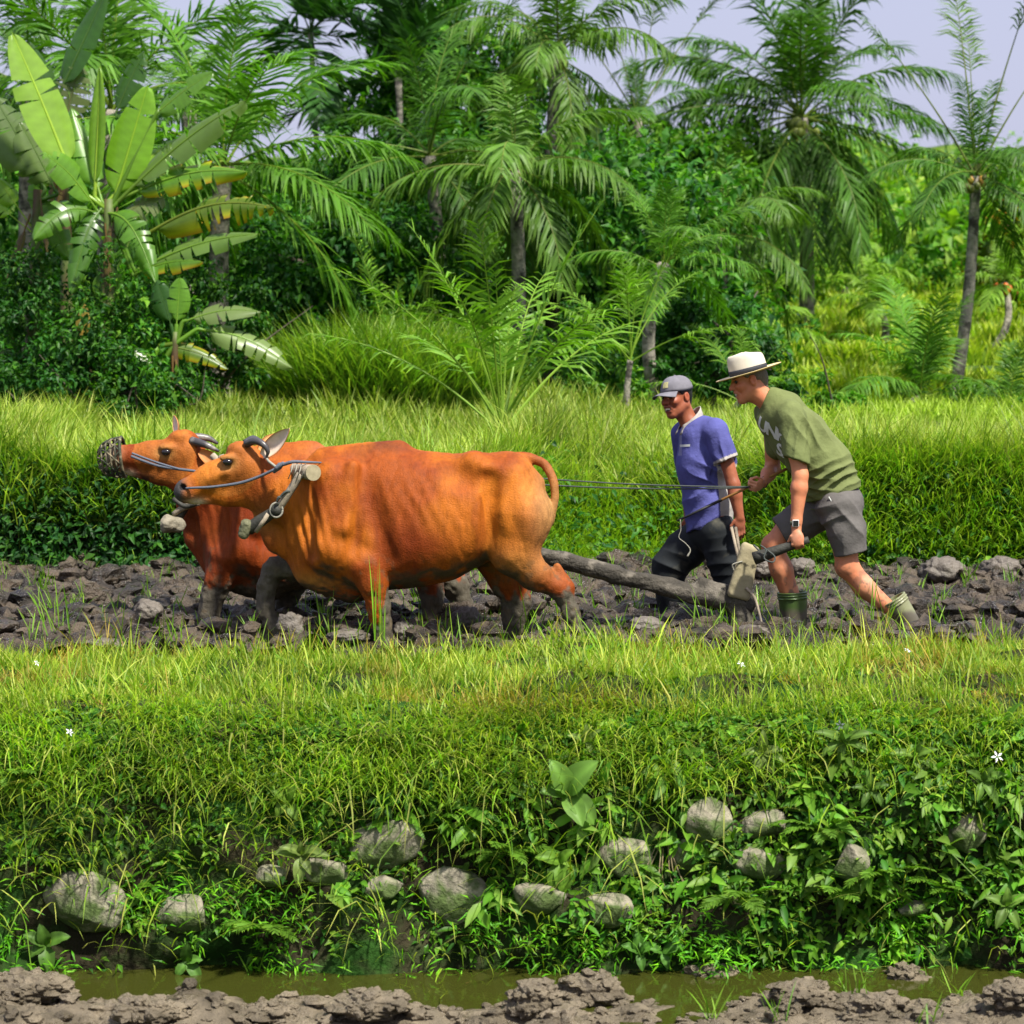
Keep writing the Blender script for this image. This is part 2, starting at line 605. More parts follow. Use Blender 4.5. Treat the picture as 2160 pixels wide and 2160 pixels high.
def grid_mesh(name, x0, x1, y0, y1, nx, ny, fz, skirt=None):
    xs = np.linspace(x0, x1, nx); ys = np.linspace(y0, y1, ny) if np.isscalar(ny) else ny
    X, Y = np.meshgrid(xs, ys, indexing='ij')
    Z = fz(X, Y)
    v = np.stack([X, Y, Z], -1).reshape(-1, 3)
    m = len(ys)
    i, j = np.meshgrid(np.arange(nx - 1), np.arange(m - 1), indexing='ij')
    b = (i * m + j).ravel()
    q = np.stack([b, b + m, b + m + 1, b + 1], 1)
    return v, q

def ground_hit(px, py, fz, y0, y1, n=600):
    """where the view ray through a pixel of the photograph meets a piece of ground"""
    ys = np.linspace(y0, y1, n)
    pts = np.array([W(px, py, y) for y in ys])
    below = pts[:, 2] <= fz(pts[:, 0], pts[:, 1])
    k = int(np.argmax(below)) if below.any() else n - 1
    return pts[k]

M_soil = mat_surface('soil_bank', (.030, .026, .014), rough=0.95, spec=0.1, var=0.5, vscale=5, bump=0.8, bscale=18, bdist=.05, second=(.018, .055, .008), second_at=(.42, .6), second_scale=3)
M_mud = mat_surface('ploughed_mud', (.080, .060, .038), rough=0.65, spec=0.5, var=0.55, vscale=7, bump=1.0, bscale=26, bdist=.05, second=(.020, .015, .009), second_at=(.46, .56), second_scale=3.2, rough2=.16)
M_mud2 = mat_surface('wet_mud', (.165, .135, .090), rough=0.7, spec=0.4, var=0.4, vscale=8, bump=1.0, bscale=32, bdist=.035, second=(.085, .068, .042), second_at=(.45, .62), second_scale=3.0, rough2=.25)
M_turf = mat_surface('turf', (.040, .060, .010), rough=0.95, spec=0.1, var=0.4, vscale=3, bump=0.6, bscale=12, bdist=.08)
M_far = mat_surface('far_slope', (.10, .17, .022), rough=0.95, spec=0.1, var=0.45, vscale=.5, second=(.028, .055, .014), second_at=(.45, .55), second_scale=.35)

v, q = grid_mesh('g', -1500, 1500, -300, 2700, 40, 40, lambda X, Y: np.full(X.shape, -1.9))
tag(obj('ground', mesh_np('ground', v, q), M_turf), kind='structure')

def low_z(x, y):
    rise = smooth01((-4.25 - y) / .9)
    lump = n2(x, y, 3.0, 4, 41)
    left = np.exp(-((x + 2.45) / .30) ** 2) * .10
    right = np.exp(-((x - 1.7) / 1.0) ** 2) * .02
    return -1.395 + .12 * rise + (left + right) * smooth01((-4.1 - y) / .5) + .24 * (lump - .47) * (.42 + rise) + .04 * (n2(x, y, 14, 3, 42) - .5)
v, q = grid_mesh('l', -7, 7, -9.5, -4.0, 560, 220, low_z)
tag(obj('lower_field', mesh_np('lower_field', v, q), M_mud2), kind='structure')

m, nt, out = new_mat('pond_water')
b = N(nt, 'ShaderNodeBsdfPrincipled')
b.inputs['Base Color'].default_value = (.055, .062, .010, 1)
b.inputs['Roughness'].default_value = .03
b.inputs['Specular IOR Level'].default_value = .5
b.inputs['Transmission Weight'].default_value = .35
b.inputs['IOR'].default_value = 1.33
bn = noise_node(nt, 9, 3)
bp = N(nt, 'ShaderNodeBump'); bp.inputs['Strength'].default_value = .12; bp.inputs['Distance'].default_value = .02
nt.links.new(bn.outputs['Fac'], bp.inputs['Height']); nt.links.new(bp.outputs[0], b.inputs['Normal'])
nt.links.new(b.outputs[0], out.inputs[0])
v, q = grid_mesh('w', -7, 7, -9.5, -3.95, 8, 8, lambda X, Y: np.full(X.shape, Z_WATER))
tag(obj('water', mesh_np('water', v, q), m), kind='structure')

ss = np.concatenate([np.linspace(0, S_EDGE, 60), np.linspace(S_EDGE + .03, S_END, 70)])
xs = np.linspace(-7, 7, 340)
XX, SS = np.meshgrid(xs, ss, indexing='ij')
YY, ZZ = bank_pt(XX, SS)
_, q = grid_mesh('b', -7, 7, 0, 0, 340, ss, lambda X, Y: X * 0)
tag(obj('terrace_bank', mesh_np('terrace_bank', np.stack([XX, YY, ZZ], -1).reshape(-1, 3), q), M_soil), kind='structure')

v, q = grid_mesh('f', -6.5, 6.5, -1.75, 5.2, 520, 280, field_z)
tag(obj('ploughed_field', mesh_np('ploughed_field', v, q), M_mud), kind='structure')

v, q = grid_mesh('r', -14, 14, 3.2, 12.2, 200, 126, rice_z)
tag(obj('rice_terrace', mesh_np('rice_terrace', v, q), M_soil), kind='structure')

ys = np.concatenate([np.linspace(12.0, 50, 200), np.linspace(51, 160, 60)])
v, q = grid_mesh('h', -70, 90, 0, 0, 220, ys, lambda X, Y: hill_z(X, Y) - .06 * (Y < 12.3))
tag(obj('hillside', mesh_np('hillside', v, q), M_far), kind='structure')

# hill far away, the blue of haze put into its green
def mount(X, Y):
    d = ((X - 118) / 95) ** 2 + ((Y - 620) / 130) ** 2
    d2 = ((X + 60) / 160) ** 2 + ((Y - 700) / 130) ** 2
    return -8 + 44 * np.exp(-d) + 24 * np.exp(-d2) + (n2(X, Y, .02, 4, 6) - .5) * 12
v, q = grid_mesh('m', -300, 420, 430, 820, 120, 60, mount)
tag(obj('hill', mesh_np('hill', v, q), mat_surface('forest_hill', (.035, .062, .045), rough=1, spec=0, var=.4, vscale=.03)), kind='structure')

# ------------------------------------------------------------------ vegetation generators
M_grass = mat_leaf('grass_blade', tint=(.97, 1.03, .85), ttint=(1.1, 1.27, .42), trans=.45, rough=.5, spec=.3, var=.18, vscale=2.0)
M_rice = mat_leaf('rice_blade', tint=(.96, 1.03, .9), ttint=(1.08, 1.27, .45), trans=.45, rough=.5, spec=.3, var=.15, vscale=1.0)
M_weed = mat_leaf('weed_leaf', trans=.40, rough=.48, spec=.24, var=.2, vscale=4)
M_jungle = mat_leaf('jungle_leaf', trans=.40, rough=.48, spec=.24, var=.25, vscale=.8)
M_frond = mat_leaf('palm_leaflet', trans=.36, rough=.48, spec=.26, var=.15, vscale=1.5)
M_banana = mat_leaf('banana_leaf', trans=.42, rough=.33, spec=.5, var=.14, vscale=2.0, ttint=(1.15, 1.3, .40))
M_dry = mat_surface('dry_leaf', None, rough=.9, var=.3, vscale=12)
M_trunk = mat_surface('palm_trunk', (.25, .23, .185), rough=.9, var=.45, vscale=9, bump=.8, bscale=14, bdist=.05, second=(.055, .05, .042), second_at=(.48, .6), second_scale=5)
M_bark = mat_surface('bark', (.075, .062, .045), rough=.9, var=.4, vscale=8, bump=.8, bscale=14, bdist=.05)
M_stem = mat_surface('green_stem', None, rough=.6, var=.3, vscale=9)
M_coconut = mat_surface('coconut', None, rough=.45, spec=.4, var=.25, vscale=14)

def blade_arrays(base, h, w, az, lean, curl, col, segs=3, face=None, tipcol=None, r=None):
    """grass blades as one array mesh; lean/curl in radians from the vertical, az = direction of the lean"""
    r = rng if r is None else r
    n = len(base)
    ts = np.array([0, .45, 1.0]) if segs == 2 else np.array([0, .38, .72, 1.0])
    dirx, diry = np.cos(az), np.sin(az)
    fa = az + math.pi / 2 + (r.uniform(-.9, .9, n) if face is None else face)
    sx, sy = np.cos(fa), np.sin(fa)
    p = base.astype(float).copy()
    pts = [p.copy()]
    for k in range(1, len(ts)):
        dl = (ts[k] - ts[k - 1]) * h
        th = lean + curl * (ts[k] + ts[k - 1]) / 2
        p = p + np.stack([np.sin(th) * dirx * dl, np.sin(th) * diry * dl, np.cos(th) * dl], 1)
        pts.append(p.copy())
    V, C = [], []
    side = np.stack([sx, sy, np.zeros(n)], 1)
    tipc = col if tipcol is None else tipcol
    wf = [.75, 1.0, .0] if segs == 2 else [.7, 1.0, .8, 0]
    m = len(ts)
    for k in range(m - 1):
        ww = (w * wf[k] / 2)[:, None]
        V += [pts[k] - side * ww, pts[k] + side * ww]
        cc = col + (tipc - col) * ts[k]
        C += [cc, cc]
    V.append(pts[-1]); C.append(tipc)
    nv = 2 * (m - 1) + 1
    V = np.stack(V, 1).reshape(-1, 3); C = np.stack(C, 1).reshape(-1, 3)
    b = (np.arange(n) * nv)[:, None]
    quads = np.concatenate([b + np.array([[2 * k, 2 * k + 1, 2 * k + 3, 2 * k + 2]]) for k in range(m - 2)]) if m > 2 else np.zeros((0, 4), int)
    tris = b + np.array([[2 * (m - 2), 2 * (m - 2) + 1, 2 * (m - 1)]])
    return V, quads, tris, C

def fine_leaf_arrays(base, d, nrm, L, wd, col, fold=.18, bend=.22):
    """rounder leaves for those seen larger: two cross rows, folded on the midrib"""
    n = len(base)
    d = d / (np.linalg.norm(d, axis=1, keepdims=True) + 1e-9)
    s = np.cross(nrm, d); s /= np.linalg.norm(s, axis=1, keepdims=True) + 1e-9
    nn = np.cross(d, s)
    L, wd = L[:, None], wd[:, None]
    rows = [base]
    for t, w, b in ((.25, .42, .0), (.55, .46, .06), (.80, .27, .14)):
        m = base + d * L * t - nn * L * bend * b * 4
        rows += [m - s * wd * w + nn * wd * fold * w * 2, m, m + s * wd * w + nn * wd * fold * w * 2]
    rows.append(base + d * L - nn * L * bend)
    V = np.stack(rows, 1)
    b = (np.arange(n) * 11)[:, None]
    q = np.concatenate([b + np.array([[i, i + 3, i + 4, i + 1]]) for i in (1, 2, 4, 5)])
    t = np.concatenate([b + np.array([a]) for a in ([0, 1, 2], [0, 2, 3], [7, 10, 8], [8, 10, 9])])
    c = np.repeat(col[:, None, :], 11, 1)
    c[:, [0, 2, 5, 8]] *= 1.25
    return V.reshape(-1, 3), q, t, c.reshape(-1, 3)

def leaf_arrays(base, d, nrm, L, wd, col, fold=.25, bend=.25):
    """pointed leaves: base, direction, face normal, length, width; 6 verts each, folded on the midrib"""
    n = len(base)
    d = d / (np.linalg.norm(d, axis=1, keepdims=True) + 1e-9)
    s = np.cross(nrm, d); s /= np.linalg.norm(s, axis=1, keepdims=True) + 1e-9
    nn = np.cross(d, s)
    L, wd = L[:, None], wd[:, None]
    mid = base + d * L * .45
    V = np.stack([base, mid - s * wd / 2 + nn * wd * fold, mid + nn * L * .03, mid + s * wd / 2 + nn * wd * fold, base + d * L - nn * L * bend], 1)
    nv = 5
    b = (np.arange(n) * nv)[:, None]
    q = np.concatenate([b + np.array([[0, 2, 4, 1]]), b + np.array([[0, 3, 4, 2]])])
    return V.reshape(-1, 3), q, np.zeros((0, 3), int), np.repeat(col, nv, 0)

def leaf_cloud(n, cen, rad, L, wd, cols, r, shell=.55, droop=.3, flat=0.35):
    """leaves through an ellipsoidal crown, more of them near its outside; several lobes"""
    u = r.normal(size=(n, 3)); u /= np.linalg.norm(u, axis=1, keepdims=True)
    rr = (shell + (1 - shell) * r.random(n)) ** 1.0
    base = np.asarray(cen) + u * rr[:, None] * np.asarray(rad)
    d = u * .6 + r.normal(size=(n, 3)) * .6; d[:, 2] -= droop
    nr = u * .5 + np.array([0, 0, .9]) + r.normal(size=(n, 3)) * flat
    LL = L * r.uniform(.6, 1.3, n)
    cols = np.asarray(cols)
    c = cols[r.integers(0, len(cols), n)] * r.uniform(.7, 1.3, (n, 1))
    return leaf_arrays(base, d, nr, LL, LL * wd, c)

def crown_mesh(name, lobes, L, wd, cols, seed, dens=1.0, droop=.3):
    r = np.random.default_rng(seed)
    mb = MB()
    for cen, rad, n in lobes:
        # each lobe is broken into clumps so that gaps stay open
        k = max(3, int(n / 90))
        for _ in range(k):
            u = r.normal(size=3); u /= np.linalg.norm(u)
            cc = np.asarray(cen) + u * np.asarray(rad) * r.uniform(.45, 1.0)
            cr = np.asarray(rad).mean() * r.uniform(.22, .42)
            V, q, t, C = leaf_cloud(max(8, int(n / k * dens)), cc, (cr, cr, cr * .8), L, wd, cols, r, .2, droop)
            mb.add(V, q, t, C * r.uniform(.75, 1.25))
    return mb.mesh(name, False)

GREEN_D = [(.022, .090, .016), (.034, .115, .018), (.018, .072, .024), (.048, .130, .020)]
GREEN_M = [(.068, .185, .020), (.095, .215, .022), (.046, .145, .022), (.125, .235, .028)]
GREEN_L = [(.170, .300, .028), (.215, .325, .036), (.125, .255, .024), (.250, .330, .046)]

def frond_mesh(name, L, e0, droop, nl, ll, hang, seed, col, wid=.040, fold=.35, start=.14, bare=.0, side_open=1.0):
    """one pinnate palm leaf growing along +x, raised by e0 and bending over by droop (radians); leaflets hang by gravity"""
    r = np.random.default_rng(seed)
    n = 22
    t = np.linspace(0, 1, n)
    e = e0 - droop * t ** 1.25
    sway = r.normal() * .12
    az = sway * t ** 2
    step = L / (n - 1)
    d = np.stack([np.cos(e) * np.cos(az), np.cos(e) * np.sin(az), np.sin(e)], 1)
    p = np.concatenate([[[0, 0, 0]], np.cumsum(d[:-1] * step, 0)])
    mb = MB()
    rib = np.array(col[1])
    V, q, tr_ = tube_arrays(p, np.interp(t, [0, .1, .5, 1], [.035, .022, .014, .004]) * (L / 3.5), 5, False)
    mb.add(V, q, None, rib)
    tt = np.linspace(start, .995, nl)
    for s_ in (-1, 1):
        k = len(tt)
        ti = np.clip(tt + r.normal(size=k) * .004, 0, 1)
        bp_ = np.stack([np.interp(ti, t, p[:, i]) for i in range(3)], 1)
        tg = np.stack([np.interp(ti, t, d[:, i]) for i in range(3)], 1); tg /= np.linalg.norm(tg, axis=1, keepdims=True)
        side = np.cross(np.tile([0, 0, 1.0], (k, 1)), tg); side /= np.linalg.norm(side, axis=1, keepdims=True) + 1e-6
        upv = np.cross(tg, side)
        fw = .45 + .75 * ti + r.normal(size=k) * .13
        dir0 = s_ * side * side_open + tg * fw[:, None] + upv * fold + r.normal(size=(k, 3)) * .13
        dir0 /= np.linalg.norm(dir0, axis=1, keepdims=True)
        len_ = ll * (.45 + .75 * np.sin(np.pi * np.clip(ti * .92 + .06, 0, 1)) ** .8) * r.uniform(.85, 1.12, k)
        gone = r.random(k) < bare
        g = np.array([0, 0, -1.0])
        h1 = hang * (.30 + .9 * r.random(k)) * (.75 + .5 * vnoise(np.stack([ti * 9, ti * 0 + s_, ti * 0 + seed], 1)))
        d1 = dir0 + g * (h1 * .55)[:, None]; d1 /= np.linalg.norm(d1, axis=1, keepdims=True)
        d2 = dir0 + g * (h1 * 1.7)[:, None]; d2 /= np.linalg.norm(d2, axis=1, keepdims=True)
        m1 = bp_ + d1 * (len_ * .5)[:, None]
        m2 = m1 + d2 * (len_ * .5)[:, None]
        ws = np.cross(d1, upv + .3 * r.normal(size=(k, 3))); ws /= np.linalg.norm(ws, axis=1, keepdims=True) + 1e-6
        w = (wid * .5 * np.clip(len_ / ll, .5, 1.1))[:, None]
        V = np.stack([bp_ - ws * w * .5, bp_ + ws * w * .5, m1 - ws * w, m1 + ws * w, m2], 1)[~gone]
        kk = len(V)
        b = (np.arange(kk) * 5)[:, None]
        cc = np.array(col[0]) * r.uniform(.75, 1.25, (kk, 1))
        tipy = np.array([1.35, 1.15, .9])
        C = np.stack([cc, cc, cc, cc, cc * tipy], 1).reshape(-1, 3)
        mb.add(V.reshape(-1, 3), b + np.array([[0, 1, 3, 2]]), b + np.array([[2, 3, 4]]), C)
    return mb.mesh(name, False)

FROND_CACHE = {}
def frond_variant(kind, e_deg, seed):
    """fronds are shared between palms: a kind, an elevation class and one of a few seeds"""
    key = (kind, e_deg, seed)
    if key in FROND_CACHE: return FROND_CACHE[key]
    k = FROND_KINDS[kind]
    e = R(e_deg)
    drp = k['droop'] * (1.0 if e_deg > 20 else .75) * (.5 if e_deg > 70 else 1)
    me = frond_mesh('frond', k['L'], e, drp, k['n'], k['ll'], k['hang'] * (1.0 if e_deg < 60 else .55), seed * 31 + e_deg + 100, k['col'], k['w'], k['fold'], k.get('start', .14), k.get('bare', .03), k.get('open', 1.0))
    me.materials.append(M_frond)
    FROND_CACHE[key] = me
    return me
FROND_KINDS = dict(
    coconut=dict(L=3.9, droop=1.25, n=74, ll=.85, hang=.95, w=.048, fold=.2, bare=.06, col=((.060, .140, .022), (.15, .19, .045))),
    pale=dict(L=3.2, droop=1.5, n=62, ll=.78, hang=1.3, w=.050, fold=.1, bare=.08, col=((.095, .180, .034), (.19, .20, .06))),
    green=dict(L=3.0, droop=1.15, n=58, ll=.72, hang=.85, w=.046, fold=.2, bare=.06, col=((.092, .205, .026), (.18, .24, .04))),
    areca=dict(L=1.7, droop=1.0, n=40, ll=.50, hang=.35, w=.055, fold=.5, col=((.034, .100, .026), (.06, .12, .03))),
    young=dict(L=2.5, droop=.72, n=30, ll=.36, hang=.7, w=.032, fold=.3, start=.40, bare=.28, col=((.135, .255, .034), (.23, .33, .06))),
    bright=dict(L=2.2, droop=1.3, n=46, ll=.60, hang=1.0, w=.055, fold=.15, col=((.185, .305, .044), (.22, .28, .06))),
    tuft=dict(L=4.2, droop=.22, n=30, ll=.62, hang=1.1, w=.040, fold=.2, start=.70, bare=.10, col=((.075, .140, .030), (.14, .16, .06))),
)

def palm(name, label, kind, crown, base, r0, r1, fronds, seed, scale=1.0, nuts=0, group='palms behind the rice', bend=None, spear=2, nutcol=((.16, .20, .03), (.10, .14, .03))):
    """palm with a tapering ringed trunk and its fronds, each its own object"""
    r = np.random.default_rng(seed)
    crown, base = np.asarray(crown, float), np.asarray(base, float)
    o = empty(name, base)
    tag(o, label, 'palm tree', group)
    if r0 > 0:
        n = 26
        t = np.linspace(0, 1, n)
        bend = r.normal(size=2) * .10 if bend is None else bend
        pts = base * (1 - t[:, None]) + crown * t[:, None]
        pts[:, 0] += np.sin(t * math.pi) * bend[0]; pts[:, 1] += np.sin(t * math.pi) * bend[1]
        rad = np.interp(t, [0, .08, .9, 1], [r0 * 1.35, r0, r1, r1 * 1.2]) * (1 + .07 * (np.arange(n) % 2))
        V, q, t3 = tube_arrays(pts - base, rad, 10)
        obj('trunk', mesh_np('palm_trunk', V, [q, t3]), M_trunk, o)
    for (az, e, sd) in fronds:
        f = obj('frond', frond_variant(kind, e, sd), None, o)
        f.location = (crown - base + np.array([0, 0, r.uniform(-.06, .06)])).tolist()
        f.rotation_euler = (r.uniform(-.12, .12), 0, R(az))
        s = scale * r.uniform(.88, 1.1)
        f.scale = (s, s, s)
    for k in range(spear):
        f = obj('frond', frond_variant(kind, 85, 2 + k), None, o)
        f.location = (crown - base).tolist(); f.rotation_euler = (0, 0, R(90 + 170 * k + r.uniform(-40, 40)))
        s = scale * r.uniform(.62, .82); f.scale = (s, s, s)
    for k in range(nuts):
        a = r.uniform(0, 2 * math.pi); rr = r.uniform(.10, .34) * scale
        c = crown + np.array([rr * math.cos(a), rr * math.sin(a) - .08, -r.uniform(.05, .42) * scale])
        ball('coconut', c, r.uniform(.085, .115) * scale, o, M_coconut, (1, 1, 1.2), np.array(nutcol[k % 2]) * r.uniform(.7, 1.3))
    return o

def auto_fronds(n, seed, emin=-40, emax=75, az0=0, classes=(75, 60, 45, 30, 15, 0, -15, -30, -45)):
    r = np.random.default_rng(seed)
    out = []
    for i in range(n):
        e = emax + (emin - emax) * (i / max(1, n - 1)) + r.normal() * 6
        e = min(classes, key=lambda c: abs(c - e))
        out.append((az0 + i * 137.5 + r.uniform(-18, 18), e, int(r.integers(0, 3))))
    return out

def banana_leaf(parent, base, tip, width, arch=.15, face=(0, -.5, .85), tears=6, seed=0, col=(.085, .150, .028), edge=None, grey=0.0, petiole=.12, curl=.22, rag=.5, root=None):
    """one banana leaf between two points: strong midrib, blade torn into strips across"""
    r = np.random.default_rng(seed)
    base, tip, face = (np.asarray(a, float) for a in (base, tip, face))
    ax = tip - base; L = np.linalg.norm(ax)
    n = 34
    t = np.linspace(0, 1, n)
    p = base + ax * t[:, None]
    fn = face - (face @ ax) / L ** 2 * ax; fn /= np.linalg.norm(fn)
    p = p + np.array([0, 0, 1.0]) * (np.sin(t * math.pi * .9) * arch * L)[:, None]
    tg = np.gradient(p, axis=0); tg /= np.linalg.norm(tg, axis=1, keepdims=True)
    side = np.cross(fn, tg); side /= np.linalg.norm(side, axis=1, keepdims=True)
    nn = np.cross(tg, side)
    mb = MB()
    V, q, t3 = tube_arrays(p, np.interp(t, [0, .3, 1], [.030, .020, .005]) * L / 1.8, 5, False)
    mb.add(V, q, None, np.array(col) * np.array([1.7, 1.35, 1.6]))
    if root is not None:
        rp = smooth_path([np.asarray(root, float), np.asarray(root, float) * .5 + base * .5, base, base + (p[2] - p[0])], 4)
        V, q, t3 = tube_arrays(rp, np.linspace(.030, .020, len(rp)), 6, False)
        mb.add(V, q, None, np.array(col) * np.array([1.3, 1.2, 1.2]))
    prof = np.where(t < petiole, 0, np.sin(np.clip((t - petiole) / (1 - petiole), 0, 1) ** .72 * math.pi) ** .62)
    cuts = set(r.choice(np.arange(6, n - 3), size=min(tears, n - 10), replace=False).tolist()) if tears else set()
    m = 5
    for s_ in (-1, 1):
        i0 = int(np.argmax(t >= petiole))
        segs, cur = [], [i0]
        mycuts = {c_ + int(r.integers(-1, 2)) for c_ in cuts} if tears else set()
        for i in range(i0 + 1, n):
            cur.append(i)
            if i in mycuts or i == n - 1:
                segs.append(cur); cur = [i]
        for sg in segs:
            if len(sg) < 2: continue
            dz = r.uniform(0, rag) if tears else 0.0
            sh = r.normal() * .02 * rag
            VV, CC = [], []
            for a_, i in enumerate(sg):
                for j in range(m + 1):
                    w = j / m
                    ww = width * prof[i] * w
                    lift = curl * width * (w - .9 * w * w) - dz * width * w * w
                    gap = (.018 * L * w * (1 if a_ == 0 else -1 if a_ == len(sg) - 1 else 0)) if tears else 0
                    pt = p[i] + s_ * side[i] * ww * (1 - .12 * dz) + nn[i] * lift + tg[i] * (gap + ww * .18 + sh * w) + np.array([0, 0, -dz * ww * .35])
                    VV.append(pt)
                    cc = np.array(col) * (1 + .10 * math.sin(i * 2.1 + j))
                    if edge is not None:
                        e_ = smooth01(np.array((w - edge[0]) / .25)) * edge[3]
                        cc = cc * (1 - e_) + np.array(edge[1]) * e_
                        e2 = smooth01(np.array((w - edge[0] - .28) / .2)) * edge[3]
                        cc = cc * (1 - e2) + np.array(edge[2]) * e2
                    if grey: cc = cc * (1 - grey) + np.array([.19, .215, .13]) * grey  # grey sheen of the sky blended into the blade colour
                    CC.append(cc)
            k = m + 1
            q = np.array([[a_ * k + j, a_ * k + j + 1, (a_ + 1) * k + j + 1, (a_ + 1) * k + j] for a_ in range(len(sg) - 1) for j in range(m)])
            mb.add(np.array(VV), q, None, np.array(CC))
    me = mb.mesh('banana_leaf', True)
    me.transform(Matrix.Translation(-Vector(parent.location)))
    return obj('leaf', me, M_banana, parent)

def broad_leaf_mesh(name, L, wd, bend, seed, col, nseg=8):
    """single broad leaf along +x with a raised midrib"""
    r = np.random.default_rng(seed)
    t = np.linspace(0, 1, nseg + 1)
    w = wd * np.sin(np.clip(t, 0, 1) ** .85 * math.pi) ** .8 + .002
    e = R(25) - bend * t
    x = np.concatenate([[0], np.cumsum(np.cos(e[:-1]) * L / nseg)]); z = np.concatenate([[0], np.cumsum(np.sin(e[:-1]) * L / nseg)])
    V, C = [], []
    for i in range(nseg + 1):
        for j in (-1, -.5, 0, .5, 1):
            V.append((x[i], j * w[i] * .5, z[i] + abs(j) * w[i] * .16 - (.010 * L if j == 0 else 0) + .004 * math.sin(i * 2.4) * abs(j)))
            C.append(np.array(col) * (1.5 if j == 0 else 1.0 + .1 * r.normal()))
    q = np.array([[i * 5 + j, (i + 1) * 5 + j, (i + 1) * 5 + j + 1, i * 5 + j + 1] for i in range(nseg) for j in range(4)])
    return mesh_np(name, np.array(V), q, np.array(C), True)

def tree(name, label, base, crown_lobes, L, wd, cols, seed, trunk_r=.12, cat='tree', group='trees behind the rice', limbs=4, mat=None, droop=.3, dens=1.0):
    """trunk with limbs, and a crown of leaves in clumps"""
    r = np.random.default_rng(seed)
    base = np.asarray(base, float)
    o = empty(name, base); tag(o, label, cat, group)
    tops = [np.asarray(l[0], float) for l in crown_lobes]
    cen = np.mean(tops, 0)
    fork = base * .45 + cen * .55
    mb = MB()
    V, q, t3 = tube_arrays(smooth_path([base - base, (base * .7 + fork * .3 - base) + r.normal(size=3) * .08, fork - base], 5), np.linspace(trunk_r * 1.2, trunk_r * .7, 11), 8)
    mb.add(V, q, t3)
    for tp in (tops * 3)[:max(limbs, len(tops))]:
        e_ = tp + r.normal(size=3) * .3
        V, q, t3 = tube_arrays(smooth_path([fork - base, (fork + e_) / 2 - base + r.normal(size=3) * .15, e_ - base], 5), np.linspace(trunk_r * .55, trunk_r * .12, 11), 6)
        mb.add(V, q, t3)
    obj('trunk', mb.mesh('trunk'), M_bark, o)
    lob = [(np.asarray(c, float) - base, rr, n) for c, rr, n in crown_lobes]
    obj('crown', crown_mesh('crown', lob, L, wd, cols, seed + 1, dens, droop), mat or M_jungle, o)
    return o

# ------------------------------------------------------------------ background: rice, bananas, palms, trees
def on_hill(px, Y):
    x = W(px, 800, Y)[0]
    z = float((rice_z if Y < 12 else hill_z)(np.array([x]), np.array([Y]))[0])
    return np.array([x, Y, z - .05])

# --- standing rice on the terrace behind the ploughed strip (nobody could count it)
def rice_patch(n, x0, x1, y0, y1, hmean, cols, seed, fz, w=.010, keep=None, lean=(.05, .45), name='rice', label=None, clump=.05, curl=(.25, .9)):
    r = np.random.default_rng(seed)
    k = n // 14
    cx, cy = r.uniform(x0, x1, k), y0 + (y1 - y0) * r.random(k) ** 1.25
    x = np.repeat(cx, 14) + r.normal(size=k * 14) * clump
    y = np.repeat(cy, 14) + r.normal(size=k * 14) * clump
    if keep is not None:
        kk = keep(x, y); x, y = x[kk], y[kk]
    n = len(x)
    z = fz(x, y)
    big = n2(x, y, .9, 2, seed)
    h = hmean * r.uniform(.6, 1.3, n) * (.55 + .9 * big)
    cols = np.asarray(cols)
    c = cols[r.integers(0, len(cols), n)] * r.uniform(.75, 1.25, (n, 1)) * (.8 + .4 * n2(x, y, 2.1, 2, seed + 5))[:, None]
    tip = c * np.array([1.25, 1.12, .9])
    V, q, t, C = blade_arrays(np.stack([x, y, z], 1), h, w * r.uniform(.7, 1.4, n), r.uniform(0, 2 * math.pi, n), r.uniform(*lean, n), r.uniform(*curl, n), c, 3, None, tip, r)
    o = obj(name, mesh_np(name, V, [q, t], C, False), M_rice)
    return tag(o, label, 'rice', kind='stuff')
RICE_C = [(.235, .340, .052), (.285, .365, .066), (.180, .300, .042), (.340, .390, .110)]
rice_patch(72000, -5.6, 5.6, 4.2, 8.0, .41, RICE_C, 101, rice_z, .0105, lambda x, y: (y > rise_at(x)[0] + rise_at(x)[1] * .55) & ((x < 2.3) | (y < 6.0 + .8 * n2(x, y, 2, 2, 9))), name='rice', label='light green standing rice on the terrace behind the ploughed mud')
rice_patch(48000, -7, 7, 7.6, 12.2, .44, RICE_C, 102, rice_z, .016, lambda x, y: x < 2.2 - .2 * (y - 8) + n2(x, y, .8, 2, 4), name='rice', label='hazy yellow-green rice farther back towards the trees')
# taller grassy mound before the jungle, left of the young palm
def mound_keep(x, y): return ((x + 1.35) / 1.25) ** 2 + ((y - 12.6) / 1.2) ** 2 < 1
rice_patch(16000, -2.8, .2, 11.4, 13.8, 1.05, [(.13, .24, .03), (.18, .27, .04), (.09, .19, .022)], 103, hill_z, .02, mound_keep, name='tall_grass', label='tall yellow-green grass mound in front of the dark bushes', curl=(.4, 1.3))
rice_patch(15000, 1.4, 8.5, 8.0, 17.0, .26, [(.22, .34, .03), (.26, .36, .05)], 104, lambda x, y: np.where(y < 12, rice_z(x, y), hill_z(x, y)), .014, name='tall_grass', label='bright grass edge behind the leaning man')
